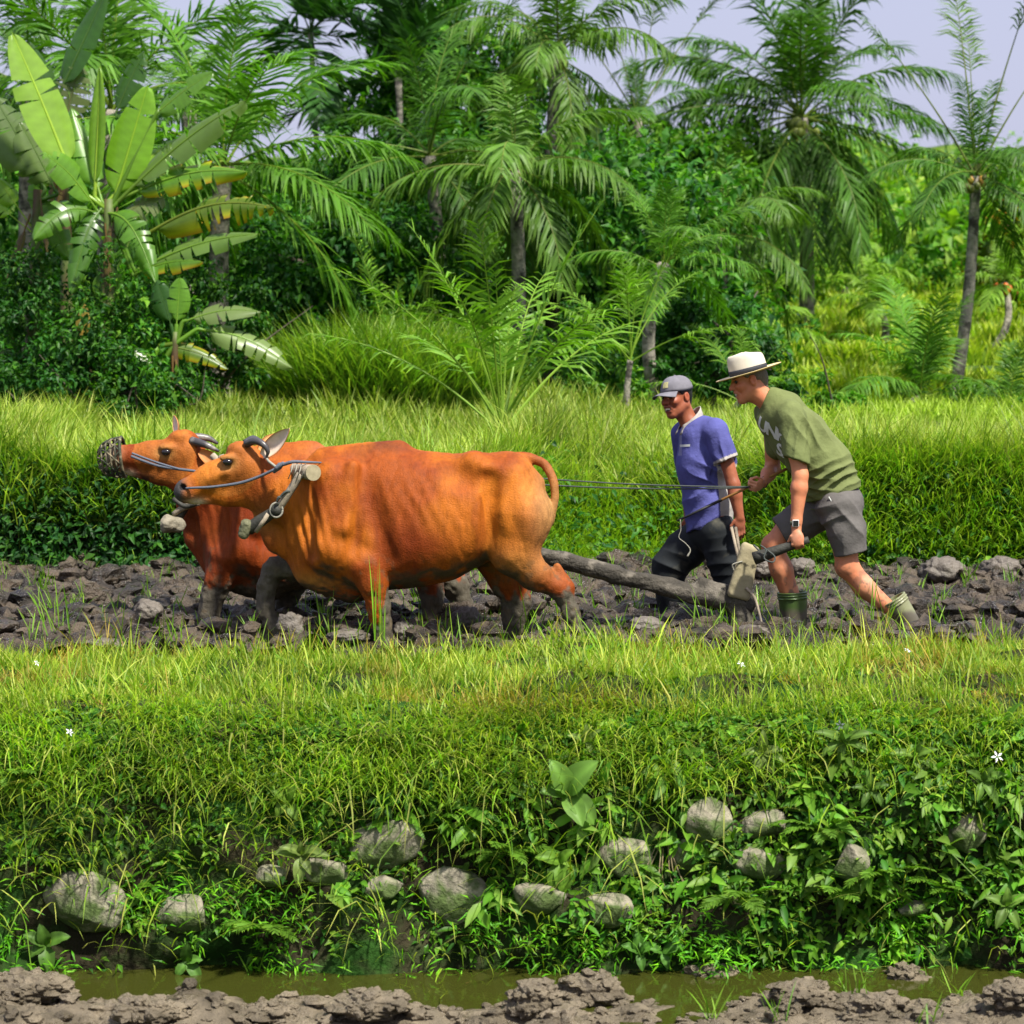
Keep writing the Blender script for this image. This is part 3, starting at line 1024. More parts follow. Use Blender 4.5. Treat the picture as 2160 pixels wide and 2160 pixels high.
# grass on the far terraces at the right
rice_patch(42000, 3.2, 14, 18, 44, .42, [(.27, .36, .03), (.31, .38, .045), (.20, .32, .03)], 105, hill_z, .045, lambda x, y: (((y - 17) / 5.2) % 1) < .80, name='rice', label='bright terraced rice steps on the far right slope')
def edge_clumps(n, x0, x1, seed, h, label):
    r = np.random.default_rng(seed)
    x = np.repeat(r.uniform(x0, x1, n), 26) + r.normal(size=n * 26) * .06
    y0, dy = rise_at(x)
    y = y0 + dy * np.repeat(r.uniform(.5, 1.3, n), 26) + r.normal(size=n * 26) * .05
    k = n * 26
    c = np.asarray(RICE_C)[r.integers(0, 4, k)] * r.uniform(.6, 1.2, (k, 1))
    V, q, t, C = blade_arrays(np.stack([x, y, rice_z(x, y)], 1), h * r.uniform(.5, 1.25, k) * np.repeat(r.uniform(.6, 1.2, n), 26), .011 * r.uniform(.7, 1.5, k), r.uniform(0, 6.28, k), r.uniform(.02, .5, k), r.uniform(.2, 1.3, k), c, 3, None, c * [1.2, 1.1, .9], r)
    tag(obj('grass_clumps', mesh_np('grass_clumps', V, [q, t], C, False), M_rice), label, 'grass', kind='stuff')
edge_clumps(90, -5.2, -.4, 171, .62, 'taller rice clumps along the terrace edge behind the cows')
edge_clumps(60, .2, 2.0, 172, .55, 'tall pale grass clumps on the slope left of the farmer')
edge_clumps(70, 2.0, 5.2, 173, .66, 'tall rice clumps along the terrace edge at the right')
# weeds on the terrace face: left leaves darkened for overhang shade, pale grass in the middle
def face_weeds(n, x0, x1, seed, cols, L, name, label, mat, droop=.5):
    r = np.random.default_rng(seed)
    x = r.uniform(x0, x1, n)
    y0, dy = rise_at(x)
    y = y0 + dy * r.random(n) * 1.05
    z = rice_z(x, y) + r.random(n) ** 2 * .22
    y = y - r.random(n) ** 2 * .25
    d = np.stack([r.normal(size=n) * .7, -.7 - .3 * r.random(n), r.normal(size=n) * .5 - droop * .3], 1)
    nr = np.stack([r.normal(size=n) * .5, -.6 + 0 * x, .8 + .3 * r.normal(size=n)], 1)
    LL = L * r.uniform(.6, 1.5, n)
    cols = np.asarray(cols)
    c = cols[r.integers(0, len(cols), n)] * r.uniform(.7, 1.3, (n, 1))
    V, q, t, C = leaf_arrays(np.stack([x, y, z], 1), d, nr, LL, LL * .42, c)
    return tag(obj(name, mesh_np(name, V, [q], C, False), mat), label, 'weeds', kind='stuff')
face_weeds(9000, -5.6, -.5, 111, GREEN_D + [(.015, .055, .014)], .085, 'weeds', 'leafy weeds, colour darkened for shade, covering the terrace face behind the cows', M_weed)
face_weeds(8000, -.5, 5.6, 116, GREEN_M + GREEN_D, .085, 'weeds', 'mixed leafy weeds covering the terrace face behind the men', M_weed)
def face_grass(n, x0, x1, seed, h, cols, name, label, ylo=-.1, yhi=1.0, w=.009):
    r = np.random.default_rng(seed)
    x = r.uniform(x0, x1, n)
    y0, dy = rise_at(x)
    y = y0 + dy * (ylo + (yhi - ylo) * r.random(n))
    z = rice_z(x, y)
    cols = np.asarray(cols)
    c = cols[r.integers(0, len(cols), n)] * r.uniform(.7, 1.3, (n, 1))
    V, q, t, C = blade_arrays(np.stack([x, y, z - .02], 1), h * r.uniform(.5, 1.4, n), w * r.uniform(.7, 1.4, n), -math.pi / 2 + r.normal(size=n) * .8, r.uniform(.1, .7, n), r.uniform(.4, 1.7, n), c, 3, None, c * [1.2, 1.1, .9], r)
    return tag(obj(name, mesh_np(name, V, [q, t], C, False), M_grass), label, 'grass', kind='stuff')
face_grass(22000, -.6, 2.1, 112, .26, [(.19, .32, .030), (.25, .35, .045), (.13, .26, .022)], 'grass', 'pale tufted grass on the slope between the cows and the farmer')
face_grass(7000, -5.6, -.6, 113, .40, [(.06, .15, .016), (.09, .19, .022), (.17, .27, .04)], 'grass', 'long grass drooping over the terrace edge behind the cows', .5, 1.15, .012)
face_grass(14000, 2.1, 5.6, 114, .44, [(.15, .27, .026), (.09, .21, .018), (.22, .32, .04)], 'grass', 'long grass drooping over the terrace edge behind the leaning man', .1, 1.15, .011)
face_grass(7000, -5.6, 5.6, 115, .16, [(.10, .23, .02), (.14, .27, .025)], 'grass', 'short grass at the foot of the terrace face beside the mud', -.25, .12)

# --- bananas at the left; every leaf is placed from the photograph at its plant's depth
def banana(label, px, py_base, py_top, Y, r0, leaves, seed, group='banana plants', lean=0):
    base = on_hill(px, Y)
    o = empty('banana_plant', base); tag(o, label, 'banana plant', group)
    top = W(px + lean, py_top, Y)
    r = np.random.default_rng(seed)
    pts = smooth_path([base - base, (base + top) / 2 - base + [r.normal() * .03, 0, 0], top - base], 6)
    V, q, t3 = tube_arrays(pts, np.linspace(r0 * .8, r0 * .34, len(pts)), 10)
    f = fbm(V, 5, 3, seed)[:, None]
    col = np.array([.085, .12, .03]) * (1 - smooth01((f - .45) / .15)) + np.array([.075, .045, .022]) * smooth01((f - .45) / .15)
    obj('stem', mesh_np('banana_stem', V, [q, t3], col), M_stem, o)
    for k, lf in enumerate(leaves):
        (x0, y0), (x1, y1), wpx, kw = lf
        kw = dict(kw)
        dy0, dy1 = kw.pop('dy', (0, 0))
        b, t_ = W(x0, y0, Y + dy0), W(x1, y1, Y + dy1)
        wd = wpx / ppm(Y) / 2
        banana_leaf(o, b, t_, wd, seed=seed * 40 + k, root=top + [0, 0, -.12], **kw)
    # withered leaves hanging along the stem
    for k in range(2):
        a = W(px + lean * .7 + r.uniform(-25, 25), py_top + r.uniform(10, 60), Y - .05)
        banana_leaf(o, a, a + [r.normal() * .10, -.1, -r.uniform(.45, .9)], .045, arch=.0, face=(0, -1, .1), tears=5, seed=seed * 40 + 30 + k, col=(.13, .085, .04), rag=.7, petiole=.2)
    return o
YEL = (.50, (.42, .38, .02), (.40, .16, .02), .85)
LG, MG = (.205, .325, .048), (.115, .225, .036)
banana('tall banana plant with broad upright pale green leaves, nearest at the left', 215, 870, 420, 10.0, .15, [
    ((160, 395), (25, 70), 105, dict(face=(.5, -.8, .2), arch=.02, tears=3, rag=.25, col=LG, grey=.15)),
    ((200, 415), (212, 140), 50, dict(face=(-.6, -.8, .1), arch=.0, tears=0, col=LG, curl=.5)),
    ((235, 440), (312, 178), 98, dict(face=(-.2, -.97, .1), arch=.0, tears=2, rag=.15, col=(.20, .36, .04), curl=.1)),
    ((250, 425), (520, 218), 78, dict(face=(-.2, -.75, .6), arch=.06, tears=9, col=MG, grey=.45, dy=(0, -.3))),
    ((255, 420), (522, 372), 66, dict(face=(.1, -.85, .45), arch=.10, tears=6, col=MG, edge=YEL, dy=(0, -.3))),
    ((292, 505), (578, 452), 80, dict(face=(.1, -.8, .5), arch=.14, tears=12, col=(.12, .17, .03), edge=YEL, rag=.9, dy=(0, -.4))),
    ((285, 572), (548, 500), 62, dict(face=(-.1, -.8, .6), arch=.07, tears=5, col=MG, grey=.4, dy=(0, -.4))),
    ((280, 580), (425, 556), 50, dict(face=(0, -.8, .6), arch=.08, tears=5, col=MG, edge=YEL, dy=(0, -.3))),
    ((330, 240), (452, 155), 62, dict(face=(-.3, -.7, .6), arch=.05, tears=3, col=MG, petiole=.02)),
    ((240, 470), (345, 420), 70, dict(face=(.2, -.6, .7), arch=.1, tears=8, col=(.12, .14, .07), grey=.7)),
    ((215, 560), (240, 640), 70, dict(face=(0, -1, .1), arch=.05, tears=4, col=MG)),
    ((205, 445), (90, 330), 70, dict(face=(.3, -.8, .5), arch=.12, tears=7, col=MG, dy=(0, -.3))),
    ((205, 450), (70, 520), 66, dict(face=(.1, -.85, .5), arch=.25, tears=9, col=(.10, .21, .03), dy=(0, -.4))),
    ((220, 450), (330, 620), 66, dict(face=(-.1, -.9, .4), arch=.25, tears=9, col=(.10, .21, .03), dy=(0, -.5))),
    ((215, 440), (150, 640), 60, dict(face=(.1, -.95, .2), arch=.2, tears=8, col=(.07, .16, .026), dy=(0, -.4))),
    ((225, 430), (390, 300), 64, dict(face=(-.3, -.75, .6), arch=.12, tears=6, col=LG, dy=(0, .3))),
    ((215, 425), (150, 230), 64, dict(face=(.3, -.8, .5), arch=.05, tears=5, col=MG, dy=(0, .3))),
], 1, lean=15)
banana('banana plant cut by the left frame edge with broad bluish leaves', 60, 870, 400, 10.6, .14, [
    ((95, 400), (-15, 205), 120, dict(face=(.3, -.8, .5), arch=.04, tears=6, col=(.06, .12, .035), grey=.4)),
    ((120, 410), (40, 260), 90, dict(face=(.4, -.8, .3), arch=.04, tears=6, col=(.06, .125, .03), grey=.5)),
    ((75, 490), (-10, 370), 50, dict(face=(.2, -.9, .3), arch=.0, tears=2, col=LG, petiole=.5)),
    ((80, 500), (-20, 420), 40, dict(face=(.2, -.9, .3), arch=.0, tears=2, col=LG, petiole=.6)),
    ((90, 470), (70, 360), 40, dict(face=(.2, -.9, .3), arch=.0, tears=2, col=MG)),
    ((60, 420), (150, 560), 70, dict(face=(.2, -.9, .3), arch=.15, tears=6, col=MG)),
], 2, lean=20)
banana('banana plant behind with one leaf standing to the top of the picture', 130, 860, 300, 12.2, .13, [
    ((122, 205), (225, -20), 75, dict(face=(-.5, -.8, .2), arch=.0, tears=1, rag=.1, col=(.05, .12, .028))),
    ((130, 290), (170, 140), 80, dict(face=(.2, -.8, .5), arch=.08, tears=10, col=(.12, .14, .07), grey=.6)),
    ((240, 250), (305, 110), 60, dict(face=(-.3, -.8, .4), arch=.04, tears=5, col=(.05, .11, .03))),
    ((120, 260), (60, 90), 60, dict(face=(.3, -.8, .4), arch=.04, tears=5, col=(.05, .11, .03))),
    ((150, 300), (330, 250), 60, dict(face=(.1, -.7, .6), arch=.15, tears=8, col=(.05, .11, .03))),
], 3, lean=0)
banana('low young banana plant with grey sheen leaves and one browned leaf', 370, 880, 700, 9.4, .09, [
    ((385, 680), (552, 664), 56, dict(face=(0, -.75, .65), arch=.10, tears=6, col=MG, grey=.75)),
    ((415, 695), (618, 786), 62, dict(face=(.1, -.7, .7), arch=.12, tears=7, col=MG, grey=.75)),
    ((335, 730), (482, 784), 42, dict(face=(0, -.9, .4), arch=.10, tears=6, col=(.10, .16, .02), edge=YEL)),
    ((372, 690), (380, 585), 52, dict(face=(0, -1, .1), arch=.02, tears=3, col=MG)),
    ((335, 775), (245, 730), 36, dict(face=(0, -.7, .7), arch=.05, tears=4, col=MG, grey=.6)),
    ((362, 690), (330, 590), 50, dict(face=(.2, -1, .1), arch=.02, tears=3, col=(.03, .08, .02))),
], 4, lean=0)
banana('dry brown banana trunk standing among the left bushes', 172, 860, 720, 9.3, .055, [
    ((172, 720), (178, 640), 30, dict(face=(0, -1, .1), arch=.02, tears=2, col=(.26, .17, .05)))], 5)

# --- palms
def mk(name_px, Y, kind, label, n, seed, r0, scale=1.0, nuts=0, base_px=None, extra=(), emin=-40, emax=75, az0=0, bend=None, spear=2, fr=None, **kw):
    crown = W(name_px[0], name_px[1], Y)
    base = on_hill(base_px if base_px is not None else name_px[0], Y)
    o = palm('palm_tree', label, kind, crown, base, r0, r0 * .8, fr if fr is not None else auto_fronds(n, seed, emin, emax, az0), seed, scale, nuts, 'palms behind the rice', bend, spear, **kw)
    for kd, az, e, sd_, sc_ in extra:
        f = obj('frond', frond_variant(kd, e, sd_), None, o)
        f.location = (crown - base).tolist(); f.rotation_euler = (0, 0, R(az)); f.scale = (sc_,) * 3
    return o
A_fr = [(75, 75, 0), (200, 75, 1), (-20, 75, 2), (150, 60, 0), (30, 60, 1), (265, 60, 2), (178, 45, 0), (5, 45, 1), (120, 45, 2), (160, 30, 0), (22, 30, 1), (290, 30, 2),
        (185, 15, 0), (350, 15, 1), (75, 15, 2), (172, 0, 0), (10, 0, 2), (200, -15, 1), (335, -15, 0), (25, -30, 1), (215, -30, 2), (270, -45, 0), (235, -45, 1), (318, -45, 2), (350, -30, 0), (150, -30, 1), (255, -45, 2), (288, -45, 1), (240, -30, 0), (305, -30, 2)]
mk((1690, 250), 30, 'coconut', 'large coconut palm with green nuts rising behind the leaning man', 26, 11, .14, .86, 16, base_px=1700, fr=A_fr, bend=(.05, 0))
mk((2058, 372), 18, 'coconut', 'slim coconut palm with mottled leaning trunk near the right edge', 12, 12, .085, .45, 9, base_px=2010, emin=-25, emax=50, bend=(.06, 0), nutcol=((.30, .17, .03), (.12, .14, .03)), extra=[('tuft', 100, 75, 0, .66), ('tuft', 175, 60, 1, .62), ('tuft', 15, 75, 2, .7), ('tuft', 20, 60, 0, .62), ('tuft', 90, 75, 1, .52)])
mk((2118, 600), 24, 'bright', 'short thin-trunked palm with orange fruit at the right edge', 10, 13, .065, .45, 9, base_px=2062, emin=-20, nutcol=((.50, .12, .01), (.45, .10, .01)))
mk((840, 165), 23, 'areca', 'dark green areca palm crown against the broad-leaved tree', 10, 14, .06, 1.15, 0, emin=5, emax=80)
mk((1178, 120), 20, 'pale', 'pale drooping coconut palm in the middle of the jungle', 14, 15, .11, .62, 4, emin=-50)
mk((470, 350), 13, 'green', 'coconut palm spreading yellow-green fronds right of the bananas', 15, 16, .13, .84, 0, emin=-35, emax=70, az0=20)
mk((655, 70), 24, 'areca', 'dark slender areca palm standing against the sky left of centre', 11, 17, .05, 1.25, 0, emin=-35, emax=80)
mk((235, 235), 15, 'green', 'coconut palm with tall upright fronds behind the bananas', 10, 18, .13, .9, 0, emin=-5, emax=80, az0=70)
mk((60, 190), 17, 'coconut', 'dark coconut palm in the upper left corner', 10, 19, .13, .55, 0, emin=-20)
mk((400, 230), 19, 'green', 'arching coconut palm half hidden above the bananas', 11, 20, .12, .5, 0, emin=-25)
mk((1345, 250), 29, 'coconut', 'small coconut palm between the pale palm and the large one', 8, 21, .09, .42, 0, emin=-30, emax=40, extra=[('tuft', 170, 60, 0, .62), ('tuft', 20, 60, 1, .7), ('tuft', 60, 75, 2, .6), ('tuft', 200, 75, 1, .55)])
mk((1478, 190), 36, 'green', 'distant small palm with upright tuft on the skyline', 8, 22, .08, .5, 0, emin=-15)
mk((1085, 360), 15, 'pale', 'low pale palm half hidden in the central jungle', 12, 23, .10, .6, 0, emin=-45, emax=55)
mk((905, 330), 17, 'coconut', 'dim palm with combed drooping fronds left of centre', 12, 24, .10, .6, 0, emin=-35, emax=60)
mk((1520, 500), 20, 'pale', 'palm with whitish arching fronds left of the large palm trunk', 9, 25, .09, .62, 0, emin=-35, emax=60)
mk((1400, 560), 13, 'green', 'broad low palm behind the farmer', 10, 26, .08, .42, 0, emin=-20, emax=70)
# trunkless ones
mk((1060, 905), 6.4, 'young', 'young coconut palm with long bare-ribbed arching fronds behind the cows', 11, 27, .05, .84, 0, base_px=1060, emin=42, emax=82, az0=15, spear=3)
mk((1940, 840), 16, 'green', 'stemless palm sprouting beside the far terraces', 9, 28, .07, .55, 0, emin=15, emax=80)
mk((1590, 700), 24, 'bright', 'pale stemless palm at the foot of the large palm', 9, 29, .07, .6, 0, emin=0, emax=70)
mk((1850, 640), 27, 'bright', 'yellow-green stemless palm on the terraces', 8, 30, .07, .5, 0, emin=0, emax=70)
mk((1330, 760), 11, 'young', 'slender young palm left of the farmer', 7, 31, .04, .6, 0, emin=20, emax=75)
mk((820, 780), 13.5, 'young', 'slim young palm in the tall grass left of the young coconut', 8, 32, .04, .7, 0, emin=15, emax=75)
mk((2130, 860), 15, 'green', 'low palm with drooping grey fronds at the right edge', 6, 33, .05, .45, 0, emin=0, emax=50)
mk((1780, 560), 40, 'bright', 'far pale palm seen beneath the hanging fronds', 9, 34, .09, .7, 0, emin=-20, emax=70)
mk((1570, 840), 12, 'young', 'young palm arching between the two men', 6, 35, .04, .5, 0, emin=15, emax=70)

# --- broad-leaved trees and shrubs
def lob(px, py, Y, rx, rz, n): return (W(px, py, Y), (rx, rx, rz), n)
tree('broadleaf_tree', 'broad-leaved tree with open crown on the skyline left of centre', on_hill(960, 26), [lob(860, 130, 26, 1.0, .7, 1500), lob(960, 100, 26.5, 1.2, .8, 2000), lob(1060, 130, 26, 1.0, .8, 1500), lob(800, 230, 26, .9, .8, 1400), lob(940, 240, 26, 1.3, .8, 2000), lob(1060, 260, 26, 1.1, .8, 1500)], .20, .5, GREEN_M + GREEN_D, 51, .16)
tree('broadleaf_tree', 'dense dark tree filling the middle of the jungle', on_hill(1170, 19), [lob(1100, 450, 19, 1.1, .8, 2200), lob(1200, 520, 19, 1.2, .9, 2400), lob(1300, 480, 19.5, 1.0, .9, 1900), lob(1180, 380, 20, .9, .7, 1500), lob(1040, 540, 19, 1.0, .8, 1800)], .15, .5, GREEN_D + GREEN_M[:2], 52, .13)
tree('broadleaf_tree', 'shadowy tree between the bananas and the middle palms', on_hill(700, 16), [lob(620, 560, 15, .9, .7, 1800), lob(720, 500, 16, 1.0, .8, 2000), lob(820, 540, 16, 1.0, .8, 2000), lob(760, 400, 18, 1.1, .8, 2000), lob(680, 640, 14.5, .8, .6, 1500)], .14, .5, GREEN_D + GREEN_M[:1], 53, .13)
tree('broadleaf_tree', 'leafy tree left of the large coconut palm', on_hill(1420, 27), [lob(1360, 420, 27, 1.1, .8, 1500), lob(1460, 380, 27, 1.2, .9, 1700), lob(1420, 520, 26, 1.3, .9, 1900), lob(1270, 350, 28, 1.1, .9, 1500), lob(1340, 300, 29, 1.0, .8, 1200), lob(1540, 330, 30, 1.2, 1.0, 1500)], .19, .5, GREEN_M, 54, .14)
tree('broadleaf_tree', 'small dark tree behind the two men', on_hill(1480, 14), [lob(1420, 680, 14, .6, .5, 1300), lob(1500, 700, 14, .65, .55, 1500), lob(1560, 780, 13.5, .55, .5, 1200), lob(1640, 800, 14, .5, .4, 900), lob(1450, 780, 13, .5, .4, 1000)], .11, .5, GREEN_D, 55, .08)
tree('broadleaf_tree', 'yellow-green tree at the right edge with bright leaves', on_hill(2140, 34), [lob(2120, 500, 34, 1.0, .9, 1100), lob(2190, 560, 34, 1.2, 1.0, 1200), lob(2130, 640, 34, .9, .8, 1000)], .24, .5, GREEN_L + [(.30, .12, .01)], 56, .12)
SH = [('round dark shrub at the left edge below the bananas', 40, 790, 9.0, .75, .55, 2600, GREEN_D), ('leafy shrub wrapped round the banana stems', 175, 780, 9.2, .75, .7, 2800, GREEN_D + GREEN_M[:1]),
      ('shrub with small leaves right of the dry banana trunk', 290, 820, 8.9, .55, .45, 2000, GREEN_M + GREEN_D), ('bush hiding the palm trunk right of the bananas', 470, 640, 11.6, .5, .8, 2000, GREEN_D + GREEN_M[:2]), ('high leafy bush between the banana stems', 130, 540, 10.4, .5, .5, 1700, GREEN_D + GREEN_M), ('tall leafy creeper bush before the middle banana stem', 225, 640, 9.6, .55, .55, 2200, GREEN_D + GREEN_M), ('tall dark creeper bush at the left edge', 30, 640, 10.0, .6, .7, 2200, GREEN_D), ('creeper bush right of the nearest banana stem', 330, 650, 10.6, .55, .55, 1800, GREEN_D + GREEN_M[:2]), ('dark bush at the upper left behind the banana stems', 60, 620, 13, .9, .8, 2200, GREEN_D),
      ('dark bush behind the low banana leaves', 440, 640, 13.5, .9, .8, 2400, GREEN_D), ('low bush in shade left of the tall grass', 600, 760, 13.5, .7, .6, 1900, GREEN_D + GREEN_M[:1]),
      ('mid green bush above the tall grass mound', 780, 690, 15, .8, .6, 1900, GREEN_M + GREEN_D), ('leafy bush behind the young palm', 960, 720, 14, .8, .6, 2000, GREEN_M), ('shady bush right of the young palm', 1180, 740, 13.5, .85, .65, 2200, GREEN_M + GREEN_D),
      ('bright bush low behind the farmer', 1290, 830, 11.5, .5, .4, 1500, GREEN_M + GREEN_L[:1]), ('pale shrub beside the large palm trunk', 1770, 600, 36, 1.1, .7, 1400, GREEN_L), ('dark shrub between terraces and large palm', 1600, 600, 25, .9, .8, 1800, GREEN_M + GREEN_D),
      ('shrub clump at the head of the terraces', 1900, 590, 44, 1.6, .9, 1800, GREEN_L + GREEN_M), ('bush on the right skyline under the slim palm', 2040, 520, 48, 1.8, 1.2, 1900, GREEN_M), ('bush at the right edge above the terraces', 2150, 700, 40, 1.0, .7, 1300, GREEN_M),
      ('small bush on the lowest far terrace', 1760, 830, 13, .4, .3, 1100, GREEN_M), ('dark bush on the terraces behind the slim trunk', 2060, 720, 34, .8, .4, 1300, GREEN_D + GREEN_M)]
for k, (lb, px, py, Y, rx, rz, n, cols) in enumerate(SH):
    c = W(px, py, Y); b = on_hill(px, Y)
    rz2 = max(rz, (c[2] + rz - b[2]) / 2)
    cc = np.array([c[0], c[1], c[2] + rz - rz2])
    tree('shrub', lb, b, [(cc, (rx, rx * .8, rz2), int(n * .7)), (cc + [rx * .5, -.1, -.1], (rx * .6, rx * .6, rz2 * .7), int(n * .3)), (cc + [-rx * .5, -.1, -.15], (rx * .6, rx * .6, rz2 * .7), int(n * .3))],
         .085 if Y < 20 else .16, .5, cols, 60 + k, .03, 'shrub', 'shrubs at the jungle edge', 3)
# the wood behind, read as one mass
r = np.random.default_rng(77)
mb = MB()
for k in range(430):
    Y = r.uniform(16, 34)
    px = r.uniform(-800, 1560)
    top = np.interp(px, [-800, 300, 600, 760, 900, 1100, 1300, 1500, 1600], [230, 300, 380, 380, 250, 270, 330, 400, 470])
    py = r.uniform(top, 800)
    c = W(px, py, Y)
    if c[2] < .5: continue
    rad = r.uniform(.5, 1.1)
    V, q, t, C = leaf_cloud(260, c, (rad, rad, rad * .75), .19, .5, GREEN_D + GREEN_M[:3], r, .2)
    mb.add(V, q, t, C)
tag(obj('jungle', mb.mesh('jungle', False), M_jungle), 'dense tangle of jungle leaves behind the palms', 'jungle', kind='stuff')
mb = MB()
for k in range(210):
    Y = r.uniform(44, 100)
    px = r.uniform(1350, 2400)
    x = W(px, 700, Y)[0]
    z = float(hill_z(np.array([x]), np.array([Y]))[0])
    rad = r.uniform(1.3, 2.6)
    V, q, t, C = leaf_cloud(150, (x, Y, z + rad * .6), (rad, rad, rad * .8), .5, .5, GREEN_M + GREEN_L, r, .3)
    mb.add(V, q, t, C)
tag(obj('far_woodland', mb.mesh('far_woodland', False), M_jungle), 'far sunlit woodland on the slope at the right', 'woodland', kind='stuff')

# ------------------------------------------------------------------ the two oxen
M_coat = mat_surface('coat', None, rough=0.6, spec=0.18, var=0.26, vscale=46, stretch=(1, 1, .22), detail=6, bump=0.8, bscale=110, bdist=0.006)
M_horn = mat_surface('horn', (0.045, 0.042, 0.045), rough=0.35, spec=0.5, var=0.4, vscale=14, second=(0.22, 0.2, 0.17), second_at=(0.52, 0.66), second_scale=9)
M_eye = mat_surface('wet_eye', (0.008, 0.006, 0.006), rough=0.08, spec=0.7, var=0)
M_earm = mat_surface('ear_skin', None, rough=0.6, var=0.15, vscale=25, bump=0.3, bscale=200, bdist=0.003)
M_rope_blue = mat_surface('blue_grey_rope', (0.10, 0.115, 0.145), rough=0.8, var=0.45, vscale=260, bump=0.9, bscale=330, bdist=0.004)
M_rope_pale = mat_surface('pale_cord', (0.27, 0.26, 0.21), rough=0.8, var=0.3, vscale=200, bump=0.6, bscale=300, bdist=0.003)
M_rope_dark = mat_surface('dark_rope', (0.055, 0.065, 0.06), rough=0.8, var=0.4, vscale=200, bump=0.6, bscale=300, bdist=0.003)

CT = dict(or1=np.array([.425, .122, .008]), or2=np.array([.17, .022, .003]), pale=np.array([.42, .21, .05]),
          dark=np.array([.035, .018, .012]), mud=np.array([.078, .068, .048]), muzz=np.array([.055, .052, .05]))

def mixc(c, w, col):
    return c * (1 - w[:, None]) + np.asarray(col) * w[:, None]

def gauss(v, c, r):
    return np.exp(-(((v - c) / r) ** 2).sum(1))

def tilted(a, b):
    """local frame whose first axis runs from a to b in the x-z plane"""
    d = np.array([b[0] - a[0], 0, b[2] - a[2]]); d /= np.linalg.norm(d)
    return np.array([d, [0, 1, 0], [-d[2], 0, d[0]]])

def make_ear(parent, base, tip, width, facing, col_out, col_in):
    """leaf-shaped cupped ear from base to tip; facing = direction the hollow looks"""
    base, tip, facing = (np.asarray(v, float) for v in (base, tip, facing))
    ax = tip - base; L = np.linalg.norm(ax); ax /= L
    side = np.cross(facing, ax); side /= np.linalg.norm(side)
    nrm = np.cross(ax, side)
    v, c = [], []
    nu, nw = 12, 9
    for i in range(nu):
        t = i / (nu - 1)
        w = width * (math.sin(math.pi * min(t * 0.93 + 0.07, 1)) ** 0.75) * (1 - 0.25 * t) + 0.002
        for j in range(nw):
            s_ = j / (nw - 1) * 2 - 1
            cup = 0.55 * w * (1 - s_ * s_)
            v.append(base + ax * L * t + side * w * s_ - nrm * cup * (1 if True else 0))
            c.append(col_in if abs(s_) < 0.8 else col_out)
    v = np.array(v); c = np.array(c)
    back = v - nrm * 0.007
    q = np.array([[i * nw + j, i * nw + j + 1, (i + 1) * nw + j + 1, (i + 1) * nw + j] for i in range(nu - 1) for j in range(nw - 1)])
    n = len(v)
    rim = [k for k in range(nw)] + [i * nw + nw - 1 for i in range(1, nu)] + [(nu - 1) * nw + j for j in range(nw - 2, -1, -1)] + [i * nw for i in range(nu - 2, 0, -1)]
    rq = np.array([[rim[k], rim[(k + 1) % len(rim)], rim[(k + 1) % len(rim)] + n, rim[k] + n] for k in range(len(rim))])
    cb = np.tile(np.asarray(col_out), (n, 1))
    return obj('ear', mesh_np('ear', np.concatenate([v, back]), [q, q[:, ::-1] + n, rq], np.concatenate([c, cb])), M_earm, parent)

